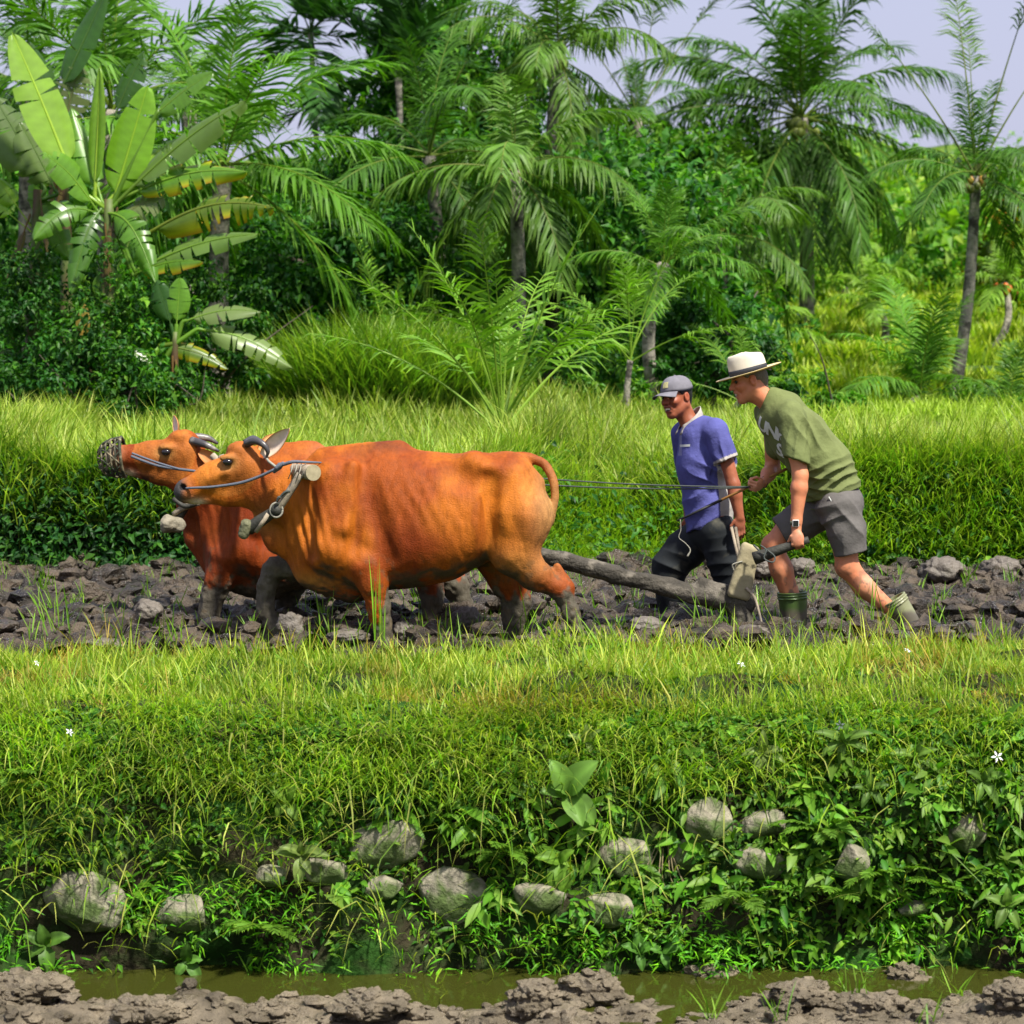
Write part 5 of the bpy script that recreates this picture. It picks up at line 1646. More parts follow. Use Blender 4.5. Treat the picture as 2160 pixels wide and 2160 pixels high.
# hair below the hat
def hair(H, parent, low=-.055, mat=M_hair):
    S = SDF(H.C - .16, H.C + .16, .005)
    S.el(H(-.014, 0, .036), np.array([.102, .082, .092]) * H.k, .01, H.M)
    S.rc(H(-.07, 0, -.01), H(-.065, 0, low), .048 * H.k, .040 * H.k, .02, 1.0)
    for s_ in (-1, 1):
        S.rc(H(.030, s_ * .070, .035), H(.026, s_ * .068, .004), .014 * H.k, .009 * H.k, .01)
        S.el(H(-.008, s_ * .085, -.008), np.array([.028, .022, .034]) * H.k, .01, H.M, 'sub')
    S.cut(H(.055, 0, .05), H.f * .8 + H.u * -.75, .01)
    v, q = S.mesh(lambda v, n: (fbm(v, 60, 3, 5) - .5) * .006, 1)
    return obj('hair', mesh_np('hair', at_root(v, parent), q), mat, parent)
hair(HM, root)

# olive T-shirt
S = SDF([P(1540, 0)[0], Y0 - .40, P(0, 1075)[2]], [P(1850, 0)[0], Y0 + .40, P(0, 790)[2]], .0062)
S.chain([P(1648, 886), P(1690, 925), P(1735, 985), P(1756, 1035)], [.145, .172, .176, .180], .06, 1.12)
S.rc(P(1618, 872, .14), P(1668, 872, -.16), .082, .082, .06)
S.chain([P(1630, 845), P(1660, 858)], [.085, .095], .05)
S.rc(P(1672, 890, -.19), P(1681, 975, -.245), .088, .083, .035)       # near sleeve
S.rc(P(1634, 890, .16), P(1640, 945, .20), .08, .076, .04)            # far sleeve
hem_n = P(1681, 972, -.245)
S.cut(P(1679, 972, -.24), np.array([-.33, -.1, -.94]), .005, lo=hem_n - [.10, .13, .25], hi=hem_n + [.11, .040, .1])
# hem of the shirt and neck opening
S.cut(P(1760, 1043), np.array([.28, 0, -.96]), .01, lo=P(1640, 1075, -.3), hi=P(1850, 985, .3))
S.rc(HM(-.02, 0, -.10), P(1598, 822), .076, .074, .008, op='sub')
fold = cloth_disp(.016, [
    ((.75, 0, .66), .085, P(1715, 905, -.15), (.16, .3, .11), .9),
    ((-.45, .2, .88), .070, P(1760, 1005, -.15), (.17, .3, .10), 1.1),
    ((.2, 0, .98), .066, P(1710, 1020, -.15), (.15, .3, .07), .9),
    ((.98, 0, -.15), .055, P(1678, 930, -.25), (.07, .12, .10), .55),
    ((.95, .2, .2), .05, P(1592, 880, 0), (.05, .3, .08), .6)], 3)
v, q = S.mesh(fold, 1)
shirt = obj('shirt', mesh_np('tee_shirt', at_root(v, root), q), M_tee, root)
tee_v, tee_q = v, q
# print on the chest, laid on the cloth
def lay_text(txt, origin, right, up, size, verts, quads, parent, mat, depth=.25, lift=.003, shear=0.0, name='print', spacing=1.0):
    cu = bpy.data.curves.new('t', 'FONT'); cu.body = txt; cu.size = size; cu.align_x = 'CENTER'; cu.resolution_u = 3; cu.space_character = spacing; cu.shear = shear
    cu.offset = size * .035
    to = bpy.data.objects.new('t', cu); COL.objects.link(to)
    dg = bpy.context.evaluated_depsgraph_get()
    me = bpy.data.meshes.new_from_object(to.evaluated_get(dg))
    bpy.data.objects.remove(to); bpy.data.curves.remove(cu)
    import bmesh
    bm = bmesh.new(); bm.from_mesh(me)
    bmesh.ops.triangulate(bm, faces=bm.faces)
    for _ in range(2):
        bmesh.ops.subdivide_edges(bm, edges=[e for e in bm.edges if e.calc_length() > size * .12], cuts=1)
    bmesh.ops.triangulate(bm, faces=bm.faces)
    bvh = BVHTree.FromPolygons([tuple(a) for a in verts], [tuple(int(i) for i in a) for a in quads])
    right = np.asarray(right, float); right /= np.linalg.norm(right)
    up = np.asarray(up, float); up = up - right * (up @ right); up /= np.linalg.norm(up)
    nrm = np.cross(right, up)
    for vt in bm.verts:
        p = np.asarray(origin) + right * vt.co.x + up * vt.co.y
        hit = bvh.ray_cast(Vector(p + nrm * depth), Vector(-nrm), depth * 3)
        if hit[0] is not None:
            vt.co = Vector(hit[0]) + Vector(nrm) * lift - Vector(parent.location)
        else:
            vt.co = Vector(p) - Vector(parent.location)
    bm.to_mesh(me); bm.free()
    me.materials.clear()
    return obj(name, me, mat, parent)
tr, tu = np.array([.75, -.55, -.38]), np.array([-.40, 0, .91])
lay_text('UNK', P(1611, 928, -.15), tr, tu, .120, v, q, root, M_white, spacing=.82)
lay_text('SK', P(1641, 972, -.15), tr, tu, .120, v, q, root, M_white, spacing=.82)
# shorts
S = SDF([P(1610, 0)[0], Y0 - .34, P(0, 1200)[2]], [P(1850, 0)[0], Y0 + .36, P(0, 990)[2]], .0062)
S.chain([P(1756, 1030), P(1770, 1062)], [.135, .152], .05, 1.1)
S.chain([P(1768, 1070, -.11), P(1786, 1120, -.12), P(1800, 1200, -.125)], [.135, .112, .098], .05)
S.chain([P(1742, 1070, .11), P(1690, 1100, .12), P(1612, 1140, .12)], [.135, .112, .095], .05)
cp = P(1797, 1167, -.12)
S.cut(cp, np.array([.22, 0, -.97]), .005, lo=cp - [.16, .16, .16], hi=cp + [.16, .14, .16])
S.rc(P(1800, 1215, -.122), P(1795, 1150, -.12), .084, .082, .008, op='sub')
cp = P(1645, 1122, .12)
S.cut(cp, np.array([-.86, 0, -.5]), .005, lo=cp - [.16, .14, .14], hi=cp + [.16, .16, .12])
S.rc(P(1600, 1148, .12), P(1655, 1118, .12), .082, .080, .008, op='sub')
v, q = S.mesh(cloth_disp(.012, [
    ((.8, 0, .6), .09, P(1790, 1100, -.2), (.12, .2, .10), .8),
    ((-.3, 0, .95), .085, P(1740, 1090, -.15), (.10, .2, .10), .9),
    ((.9, 0, .1), .08, P(1800, 1145, -.2), (.1, .2, .08), .5)], 8), 1)
sh_o = obj('shorts', mesh_np('shorts', at_root(v, root), q), M_shorts, root)
# pocket edge and draw cord
tube('pocket_piping', [P(1748, 1048, -.215), P(1756, 1062, -.222), P(1760, 1076, -.222)], .0035, root, M_white, 5)
# boots
def boot(a, b, ra, rb, parent, col1, col2):
    a, b = np.asarray(a, float), np.asarray(b, float)
    S = SDF(np.minimum(a, b) - .16, np.maximum(a, b) + .16, .0055)
    ax = (b - a) / np.linalg.norm(b - a)
    S.rc(a - ax * .04, b, ra, rb, .01)
    for i in range(3):
        pc = a + ax * (.006 + i * .017)
        M3 = np.array(frame3(ax, (0, 1, 0)))
        S.el(pc, (.0085, ra + .0045, ra + .0045), .004, M3)
    S.cut(a, -ax, .003)
    S.rc(a - ax * .06, a + ax * .03, ra - .016, ra - .022, .004, op='sub')
    f = b + np.array([-.10, 0, -.03])
    S.rc(b + ax * .02, f, rb * .9, .05, .05)
    v, q = S.mesh(lambda v, n: (fbm(v, 9, 2, 3) - .5) * .010, 1)
    c = mixc(np.tile(col1, (len(v), 1)), smooth01((fbm(v, 6, 2, 9) - .35) / .3), col2)
    c = mixc(c, smooth01((.10 + .08 * (fbm(v, 14, 2, 2) - .5) - v[:, 2]) / .04), np.array([.09, .08, .055]))
    return obj('boot', mesh_np('boot', at_root(v, parent), q, c), M_boot, parent)
boot(P(1671, 1248, .12), P(1675, 1330, .12), .096, .078, root, np.array([.045, .085, .018]), np.array([.08, .13, .03]))
boot(P(1884, 1262, -.12), P(1932, 1338, -.12), .082, .062, root, np.array([.20, .21, .11]), np.array([.13, .15, .07]))
# watch on the near wrist
wax, wrt, wout = frame3(wr - el_, (1, 0, 0))
wout = np.array([.0, -1, 0.0]); 
wc = P(1679, 1103, -.27)
ring_pts = []
for i in range(17):
    a = 2 * math.pi * i / 16
    ring_pts.append(wc + np.array([.0375 * math.cos(a), .036 * math.sin(a), 0]))
strapv, strapq = [], []
for p_ in ring_pts[:-1]:
    strapv += [p_ + [0, 0, .012], p_ - [0, 0, .012]]
strapq = np.array([[2 * i, 2 * i + 1, (2 * i + 3) % 32, (2 * i + 2) % 32] for i in range(16)])
watch = empty('wristwatch', wc)
tag(watch, 'square smartwatch with pale metal frame and dark glass on the leaning man\'s near wrist', 'watch')
obj('strap', mesh_np('strap', np.array(strapv) - wc, strapq), M_strap, watch).modifiers.new('solid', 'SOLIDIFY').thickness = .004
def rbox(name, c, half, parent, mat, bevel=.006, rot=None, segs=3):
    import bmesh
    bm = bmesh.new()
    bmesh.ops.create_cube(bm, size=2)
    for vt in bm.verts:
        vt.co = Vector([vt.co[i] * half[i] for i in range(3)])
    if bevel: bmesh.ops.bevel(bm, geom=list(bm.edges), offset=bevel, segments=segs, affect='EDGES', profile=.5)
    if rot is not None: bmesh.ops.transform(bm, matrix=rot.to_4x4(), verts=bm.verts)
    for vt in bm.verts: vt.co += Vector([float(a) for a in at_root(c, parent)]) if parent is not None else Vector([float(a) for a in c])
    me = bpy.data.meshes.new(name); bm.to_mesh(me); bm.free()
    for p_ in me.polygons: p_.use_smooth = False
    return obj(name, me, mat, parent)
rbox('case', wc + [-.006, -.038, 0], (.021, .006, .022), watch, M_watchm, .006)
rbox('dial', wc + [-.006, -.0425, 0], (.0165, .004, .0175), watch, M_watchg, .004)
# bracelet on the far wrist
br = [wr2 + np.array([.004 + .034 * math.cos(a) * .6, -.012 + .038 * math.sin(a) * .4, .002 + .034 * math.sin(a)]) for a in np.linspace(0, 2 * math.pi, 17)]
tube('bracelet', br, .0035, root, M_black, 5, 2)

# straw hat
def hat(H, parent):
    k = H.k
    nu = 48
    def ringp(rf, rl, u, off=0.0, pinch=0.0, upf=None):
        out = []
        for i in range(nu):
            a = 2 * math.pi * i / nu
            ca_, sa_ = math.cos(a), math.sin(a)
            f, l = rf * ca_, rl * sa_
            if pinch: l *= 1 - pinch * max(0, ca_) ** 1.5
            uu = u + (upf(a) if upf else 0)
            out.append(H(f - .012 + off, l, uu + .008))
        return out
    rows, cols = [], []
    straw, under = np.array([.56, .51, .41]), np.array([.62, .45, .16])
    def brim_up(a, t):    # brim turns up at the back and sides, dips in front
        return t * (-.004 * max(0, math.cos(a)) + .012 * max(0, -math.cos(a)) + .004 * abs(math.sin(a)))
    prof = []
    for rf, rl, u, pn, dent in ((.112, .092, .036, 0, 0), (.113, .093, .062, 0, 0), (.112, .092, .092, .05, 0), (.109, .089, .122, .10, 0), (.104, .084, .142, .15, 0),
                          (.094, .074, .155, .18, -.002), (.074, .054, .160, .2, -.009), (.046, .030, .156, .2, -.016), (.014, .009, .152, 0, -.018)):
        rows.append(ringp(rf, rl, u, 0, pn, lambda a, d=dent, uu_=u: d * abs(math.cos(a)) - .022 * max(0, -math.cos(a)) * max(0, (uu_ - .09) / .078)))
    crown_n = len(rows)
    outer = []
    for t in np.linspace(0, 1, 7):
        outer.append(ringp(.112 + .089 * t, .092 + .072 * t, .036, 0, 0, lambda a, t=t: brim_up(a, t) - .004 * math.sin(math.pi * t)))
    inner = []
    for t in np.linspace(1, 0, 7):
        inner.append(ringp(.110 + .089 * t, .090 + .072 * t, .036 - .0045, 0, 0, lambda a, t=t: brim_up(a, t) - .004 * math.sin(math.pi * t)))
    inside = [ringp(.108, .088, .044), ringp(.102, .082, .120, 0, .1), ringp(.05, .03, .140)]
    rows = rows[::-1] + outer[1:] + inner + inside
    nr_ = len(rows)
    v = np.array([p for r_ in rows for p in r_])
    c = np.tile(straw, (len(v), 1))
    c[(crown_n + 6) * nu:] = under
    c[(crown_n + 4) * nu:(crown_n + 6) * nu] = np.array([.64, .52, .28])
    q = np.array([[i * nu + j, i * nu + (j + 1) % nu, (i + 1) * nu + (j + 1) % nu, (i + 1) * nu + j] for i in range(nr_ - 1) for j in range(nu)])[:, ::-1]
    t = np.array([[j, (j + 1) % nu, len(v)] for j in range(nu)])
    v = np.concatenate([v, [H(-.012, 0, .160 - .026)]]); c = np.concatenate([c, [straw]])
    o = tag(empty('straw_hat', H(0, 0, .05)), 'cream straw hat with dark band on the leaning man\'s head', 'hat')
    obj('hat_body', mesh_np('straw_hat', at_root(v, o), [q, t], c), M_straw, o)
    b0, b1, b2 = ringp(.1145, .0945, .0375), ringp(.1155, .0955, .066), ringp(.110, .090, .0375)
    b3 = ringp(.110, .090, .066)
    rows = [b2, b0, b1, b3]
    v = np.array([p for r_ in rows for p in r_])
    q = np.array([[i * nu + j, i * nu + (j + 1) % nu, (i + 1) * nu + (j + 1) % nu, (i + 1) * nu + j] for i in range(3) for j in range(nu)])
    obj('hat_band', mesh_np('hat_band', at_root(v, o), q), M_band, o)
    return o
hat(HM, root)

# goad with its dangling cord
go = empty('driving_stick', st_b)
tag(go, 'long cane driving stick with dark tip and dangling cord held across the two men', 'stick')
mid = st_a + (st_b - st_a) * .66
tube('cane', [st_a + (st_a - st_b) * .10, mid], [.010, .008], go, M_cane, 8)
tube('dark_tip', [mid - sd * .04, st_b], [.0105, .006], go, M_black, 8)
tube('cord', [st_b + [.02, -.012, .01], P(1436, 1118, .05), P(1432, 1134, .05), P(1446, 1146, .05), P(1456, 1160, .05), P(1450, 1174, .05)], [.003, .003, .003, .003, .004, .007], go, M_rope_pale, 5)

# =========================================================== farmer in the cap
Y0 = 0.32
root = empty('person', W(1480, 1292, Y0) * [1, 1, 0] + [0, 0, -.02])
farmer = root
tag(root, 'smiling farmer in grey cap, blue polo shirt and muddy dark trousers walking behind the beam', 'person', 'people ploughing')
def P(px, py, dy=0.0): return W(px, py, Y0 + dy)
HF = Head(P(1427, 838, 0.0), (-.74, -.66, -.12), (-.14, .02, .985), 1.05)
S = SDF([P(1370, 0)[0], Y0 - .35, -.10], [P(1600, 0)[0], Y0 + .35, P(0, 775)[2]], .0052)
head_sdf(S, HF)
S.chain([HF(-.03, 0, -.02), HF(-.035, 0, -.09), P(1468, 915)], [.054, .055, .07], .03)
S.rc(P(1475, 930), P(1497, 1090), .10, .11, .06, 1.3)
sh, el_, wr = P(1520, 925, -.17), P(1547, 1022, -.22), P(1560, 1092, -.24)
S.chain([sh, el_, el_ * .7 + wr * .3, wr], [.05, .042, .043, .030], .02)
fist(S, wr + [0, 0, .01], (.02, -.05, -1), (-.95, -.25, .1), .98, 1.0)
S.chain([P(1440, 925, .17), P(1452, 1020, .24), P(1452, 1095, .24)], [.05, .04, .03], .02)
fist(S, P(1452, 1092, .24), (.02, .05, -1), (-.95, .25, .1), .95, 1.0)
S.chain([P(1500, 1100, .09), P(1410, 1190, .10), P(1412, 1300, .10)], [.09, .055, .04], .02)
S.chain([P(1510, 1100, -.09), P(1530, 1200, -.10), P(1545, 1300, -.10)], [.09, .055, .04], .02)
skin = np.array([.29, .090, .042])
v, q = S.mesh(lambda v, n: (fbm(v, 30, 3, 4) - .5) * .002, 1)
c = head_color(v, HF, skin, np.array([.20, .05, .04]))
c = mixc(c, smooth01((fbm(v, 12, 3, 6) - .4) / .3) * .35, skin * .75)
c = mixc(c, gauss(v, P(1562, 1120, -.27), np.array([.05, .06, .06])) * .5, np.array([.20, .075, .045]))
obj('body', mesh_np('farmer_body', at_root(v, root), q, c), M_skin1, root)
for s_ in (-1, 1):
    ball('eye', HF(.078, s_ * .033, .010), .0115, root, M_eye)
teeth(HF, root, .027, -.055, .013, .100)
hair(HF, root, -.045, M_black)

# polo shirt
S = SDF([P(1400, 0)[0], Y0 - .36, P(0, 1150)[2]], [P(1570, 0)[0], Y0 + .36, P(0, 850)[2]], .006)
S.chain([P(1476, 925), P(1480, 985), P(1494, 1060), P(1498, 1130)], [.140, .155, .152, .158], .06, 1.15)
S.rc(P(1450, 908, .15), P(1508, 905, -.14), .075, .075, .06)
S.rc(P(1512, 915, -.17), P(1535, 975, -.215), .082, .080, .03)
S.rc(P(1440, 915, .18), P(1448, 975, .23), .08, .078, .03)
hn = P(1531, 972, -.21)
S.cut(hn, np.array([.38, -.1, -.92]), .005, lo=hn - [.085, .12, .2], hi=hn + [.1, .030, .09])
# ragged hem
sl, X, Yg, Z = S._win(S.lo - .1, P(1580, 1060, .36) + [.2, .2, 0])
hemz = P(0, 1122)[2] + (.5 - n2(np.broadcast_to(X, S.V[sl].shape[:2] + (1,))[..., 0], np.broadcast_to(Yg, S.V[sl].shape[:2] + (1,))[..., 0], 9, 3, 2))[..., None] * .10
S.V[sl] = np.maximum(S.V[sl], (hemz - Z).astype(np.float32))
S.rc(HF(-.02, 0, -.095), P(1420, 868), .064, .066, .008, op='sub')
v, q = S.mesh(cloth_disp(.012, [
    ((.5, 0, .86), .10, P(1500, 1000, -.2), (.13, .3, .10), .9),
    ((-.5, 0, .86), .09, P(1470, 1080, -.2), (.13, .3, .12), .8),
    ((.9, 0, .4), .06, P(1525, 945, -.25), (.06, .12, .1), .6)], 5), 1)
blue, white = np.array([.085, .090, .27]), np.array([.38, .355, .32])
c = np.tile(blue, (len(v), 1))
c = mixc(c, smooth01((fbm(v, 7, 3, 4) - .45) / .3) * .35, blue * .72)
pf = 1436 + (v[:, 2] * 0)
# cream side panel under the arm, widening to the hem
zz = v[:, 2]
zt, zb = P(0, 975)[2], P(0, 1125)[2]
tt = np.clip((zt - zz) / (zt - zb), 0, 1)
xa = P(1512, 0)[0] + tt * (P(1524, 0)[0] - P(1512, 0)[0])
sleeve = (np.linalg.norm(v - P(1527, 945, -.2), axis=1) < .125) & (zz > P(0, 985)[2])
panel = (v[:, 0] > xa) & (zz < zt) & ~sleeve
c[panel] = white
dn = (v - hn) @ (np.array([.38, -.1, -.92]) / np.linalg.norm([.38, -.1, -.92]))
cuff = (np.abs(dn + .010) < .013) & (np.linalg.norm(v - hn, axis=1) < .12) & (v[:, 0] > P(1505, 0)[0])
c[cuff] = white * 1.05
plk = (v[:, 0] < P(1440, 0)[0]) & (zz > P(0, 960)[2]) & (np.abs(v[:, 1] - (Y0 - .07)) < .03)
c[plk] = blue * .8 + .12
low = smooth01((P(0, 1098)[2] - zz) / .05) * smooth01((fbm(v, 16, 3, 8) - .35) / .15)
c = mixc(c, low * .7, np.array([.035, .038, .07]))
obj('polo_shirt', mesh_np('polo_shirt', at_root(v, root), q, c), M_polo, root)
# small stitched word above the pocket is too blurred to read: a pale stitched strip
strip = []
bv = BVHTree.FromPolygons([tuple(a) for a in v], [tuple(int(i) for i in a) for a in q])
for i in range(10):
    row = []
    for j in (0, 1):
        p_ = P(1443 + i * 2.2, 942 + j * 5 - .2 * i, -.45)
        h_ = bv.ray_cast(Vector(p_), Vector((0, 1, 0)), 1.0)
        strip.append((np.array(h_[0]) if h_[0] is not None else p_ + [0, .2, 0]) - [0, .003, 0])
obj('stitched_name', mesh_np('stitched_name', at_root(np.array(strip), root), np.array([[2 * i, 2 * i + 1, 2 * i + 3, 2 * i + 2] for i in range(9)])), M_white, root)
# collar: a folded band round the neck, open in front
na_, nb_ = 23, 5
top_c, bot_c = P(1456, 877), P(1454, 893)
cv = []
fa = -2.78          # opening looks half-way to where the face looks
for i in range(na_):
    a = fa + .38 + (2 * math.pi - .76) * i / (na_ - 1)
    back = .5 - .5 * math.cos(a - fa)
    for j in range(nb_):
        t = j / (nb_ - 1)
        rad_ = .068 + .022 * t ** 1.2
        cen = top_c * (1 - t) + bot_c * t
        cv.append(cen + np.array([rad_ * math.cos(a) * 1.02, rad_ * math.sin(a) * 1.05, (back - .5) * .125 - (1 - back) * .014 * t]))
cq = np.array([[i * nb_ + j, i * nb_ + j + 1, (i + 1) * nb_ + j + 1, (i + 1) * nb_ + j] for i in range(na_ - 1) for j in range(nb_ - 1)])
co_ = obj('collar', mesh_np('collar', at_root(np.array(cv), root), cq, white * .9), M_polo, root)
co_.modifiers.new('solid', 'SOLIDIFY').thickness = .006

# trousers
S = SDF([P(1360, 0)[0], Y0 - .32, -.10], [P(1580, 0)[0], Y0 + .34, P(0, 1070)[2]], .0062)
S.chain([P(1498, 1085), P(1500, 1120)], [.140, .145], .05, 1.1)
S.chain([P(1495, 1120, .09), P(1445, 1160, .10), P(1412, 1195, .10), P(1414, 1250, .10), P(1410, 1310, .10)], [.135, .125, .108, .088, .070], .05)
S.chain([P(1512, 1120, -.09), P(1524, 1180, -.10), P(1534, 1245, -.10), P(1545, 1310, -.10)], [.120, .098, .075, .062], .05)
v, q = S.mesh(cloth_disp(.009, [
    ((.5, 0, .86), .09, P(1420, 1200, -.1), (.15, .3, .12), .9),
    ((-.2, 0, .97), .08, P(1520, 1190, -.15), (.1, .2, .14), .9)], 15), 1)
obj('trousers', mesh_np('trousers', at_root(v, root), q), M_trous, root)

# cap
def cap(H, parent):
    nu = 40
    rows = []
    for th in np.linspace(0, 1, 9):
        a_ = th * math.pi / 2
        rf, rl, u = .112 * math.cos(a_) ** .72, .092 * math.cos(a_) ** .72, .036 + .098 * math.sin(a_)
        rows.append([H(rf * math.cos(t) - .012, rl * math.sin(t), u + .006 * math.sin(3 * t + 4 * th) * (1 - th) * .6) for t in np.arange(nu) * 2 * math.pi / nu])
    inn = [[H(.099 * math.cos(t) - .012, .079 * math.sin(t), .040) for t in np.arange(nu) * 2 * math.pi / nu],
           [H(.08 * math.cos(t) - .012, .06 * math.sin(t), .10) for t in np.arange(nu) * 2 * math.pi / nu]]
    rows = inn[::-1] + rows
    v = np.array([p for r_ in rows for p in r_])
    q = np.array([[i * nu + j, i * nu + (j + 1) % nu, (i + 1) * nu + (j + 1) % nu, (i + 1) * nu + j] for i in range(len(rows) - 1) for j in range(nu)])
    o = tag(empty('baseball_cap', H(0, 0, .05)), 'faded grey peaked cap on the smiling farmer\'s head', 'hat')
    obj('crown', mesh_np('cap_crown', at_root(v, o), q), M_cap, o)
    # peak
    v, q = [], []
    na, nb = 15, 7
    for lay in (0, 1):
        for i in range(na):
            a = (i / (na - 1) * 2 - 1) * 1.25
            for j in range(nb):
                t = j / (nb - 1)
                f = (.106 + .078 * t * math.cos(a * .9) ** .6) * math.cos(a * .62) + .0
                l = (.082 + .012 * t) * math.sin(a) / math.sin(1.25)
                u = .044 - .012 * t - .016 * (l / .09) ** 2 * (.4 + t) - lay * .005
                v.append(H(f - .012, l, u))
    n = na * nb
    for i in range(na - 1):
        for j in range(nb - 1):
            q.append([i * nb + j, (i + 1) * nb + j, (i + 1) * nb + j + 1, i * nb + j + 1])
    q = np.array(q)
    rim = [i * nb + nb - 1 for i in range(na)]
    edge = np.array([[rim[i], rim[i + 1], rim[i + 1] + n, rim[i] + n] for i in range(na - 1)])
    s0 = np.array([[j, j + 1, j + 1 + n, j + n] for j in range(nb - 1)])
    s1 = np.array([[(na - 1) * nb + j + 1, (na - 1) * nb + j, (na - 1) * nb + j + n, (na - 1) * nb + j + 1 + n] for j in range(nb - 1)])
    obj('peak', mesh_np('cap_peak', at_root(np.array(v), o), [q, q[:, ::-1] + n, edge, s0, s1]), M_cap, o)
    # embroidered patch on the front panel
    pv = []
    for i in range(6):
        a = -.10 + i * .09
        for j in (0, 1, 2):
            th = (.20 + j * .13)
            a_ = th * math.pi / 2
            pv.append(H(.1145 * math.cos(a_) ** .72 * math.cos(a) - .012, .0945 * math.cos(a_) ** .72 * math.sin(a), .038 + .099 * math.sin(a_)))
    obj('patch', mesh_np('cap_patch', at_root(np.array(pv), o), np.array([[i * 3 + j, i * 3 + j + 1, i * 3 + j + 4, i * 3 + j + 3] for i in range(5) for j in (0, 1)])),
        mat_surface('cap_patch', (.36, .33, .16), rough=.9, var=.5, vscale=90), o)
    obj('button', tube_mesh('cap_button', [at_root(H(-.012, 0, .132), o), at_root(H(-.012, 0, .138), o)], [.010, .006], 8), M_cap, o)
cap(HF, root)

# ------------------------------------------------------------------ plough, yoke, ropes
M_beam = mat_surface('muddy_wood', (.050, .044, .033), rough=0.7, spec=0.3, var=0.5, vscale=16, bump=0.9, bscale=40, bdist=0.02, second=(.13, .115, .09), second_at=(.52, .62), second_scale=6)
M_board = mat_surface('pale_board', (.30, .26, .155), rough=0.8, var=0.14, vscale=16, bump=0.3, bscale=50, second=(.085, .075, .045), second_at=(.60, .64), second_scale=9)
M_wood = mat_surface('worn_wood', (.30, .25, .18), rough=0.8, var=0.25, vscale=18, bump=0.5, bscale=60, second=(.14, .125, .10), second_at=(.5, .68), second_scale=8)
M_darkwood = mat_surface('wet_dark_wood', (.035, .035, .028), rough=0.6, var=0.4, vscale=18, bump=0.6, bscale=40)
M_mudcake = mat_surface('mud_cake', (.075, .068, .05), rough=0.8, var=0.35, vscale=20, bump=0.8, bscale=50, bdist=.02)

Yp = -0.58
def P(px, py, dy=0.0): return W(px, py, Yp + dy)
plough = empty('wooden_plough', P(1555, 1330) * [1, 1, 0])
tag(plough, 'mud-caked wooden ox plough with long beam, pale upright board and dark handle', 'plough')
# beam: a slightly bent tree stem
S = SDF(P(900, 1330) - [0, .25, .1], P(1600, 1120) + [0, .25, .05], .009)
bm_pts = [P(905, 1128, .12), P(1100, 1160, .08), P(1300, 1212, .03), P(1460, 1252, .0), P(1572, 1277, 0)]
S.chain(bm_pts, [.046, .050, .054, .058, .060], .02)
S.rc(P(1480, 1232, .02), P(1568, 1262, .0), .045, .05, .03)
v, q = S.mesh(lambda v, n: (fbm(v * [.35, 1, 1], 22, 3, 3) - .5) * .026, 1)
obj('beam', mesh_np('beam', at_root(v, plough), q), M_beam, plough)
# body of the plough going into the ground
S = SDF(P(1480, 1400) - [0, .2, .05], P(1640, 1230) + [0, .2, .05], .009)
S.rc(P(1556, 1268), P(1575, 1372), .072, .078, .04)
S.rc(P(1560, 1330), P(1502, 1375), .075, .05, .05)
v, q = S.mesh(lambda v, n: (fbm(v, 22, 3, 5) - .5) * .035, 1)
obj('sole', mesh_np('sole', at_root(v, plough), q), M_mudcake, plough)
# pale upright board
co = [P(1568, 1148, -.08), P(1598, 1160, -.08), P(1580, 1262, -.07), P(1536, 1252, -.07)]
S = SDF(np.min(co, 0) - [.05, .06, .05], np.max(co, 0) + [.05, .06, .05], .006)
for i in range(24):
    t = i / 23
    a = co[0] * (1 - t) + co[3] * t; b = co[1] * (1 - t) + co[2] * t
    S.rc(a + (b - a) * .12, b - (b - a) * .12, .018, .018, .02)
v, q = S.mesh(lambda v, n: (fbm(v, 30, 2, 2) - .5) * .006, 1)
obj('upright_board', mesh_np('upright_board', at_root(v, plough), q), M_board, plough)
tube('handle', [handle_a - hd * .02, handle_a + hd * .12, handle_b], [.042, .034, .022], plough, M_darkwood, 10, 3)
tube('wire_tie', [P(1604, 1150, -.25), P(1616, 1160, -.27), P(1612, 1178, -.28), P(1630, 1186, -.29), P(1634, 1174, -.27), P(1618, 1160, -.25)], .005, plough, M_rope_dark, 5)
for dxs in (0, 9):
    tube('stay_rod', [P(1543 + dxs, 1112, .10), P(1561 + dxs * .4, 1195, .0)], [.010, .010], plough, M_wood, 6)
tube('wire_loop', [P(1548, 1204, -.10), P(1545, 1192, -.11), P(1555, 1187, -.11), P(1566, 1184, -.10)], .005, plough, M_rope_pale, 5)
tube('cross_stick', [P(1574, 1240, -.10), P(1592, 1262, -.13), P(1603, 1300, -.16), P(1610, 1330, -.18)], [.010, .009, .008, .006], plough, M_wood, 6)
tube('hitch_cord', [P(1590, 1150, -.16), P(1600, 1160, -.20), P(1612, 1170, -.245)], .006, plough, M_rope_dark, 5)

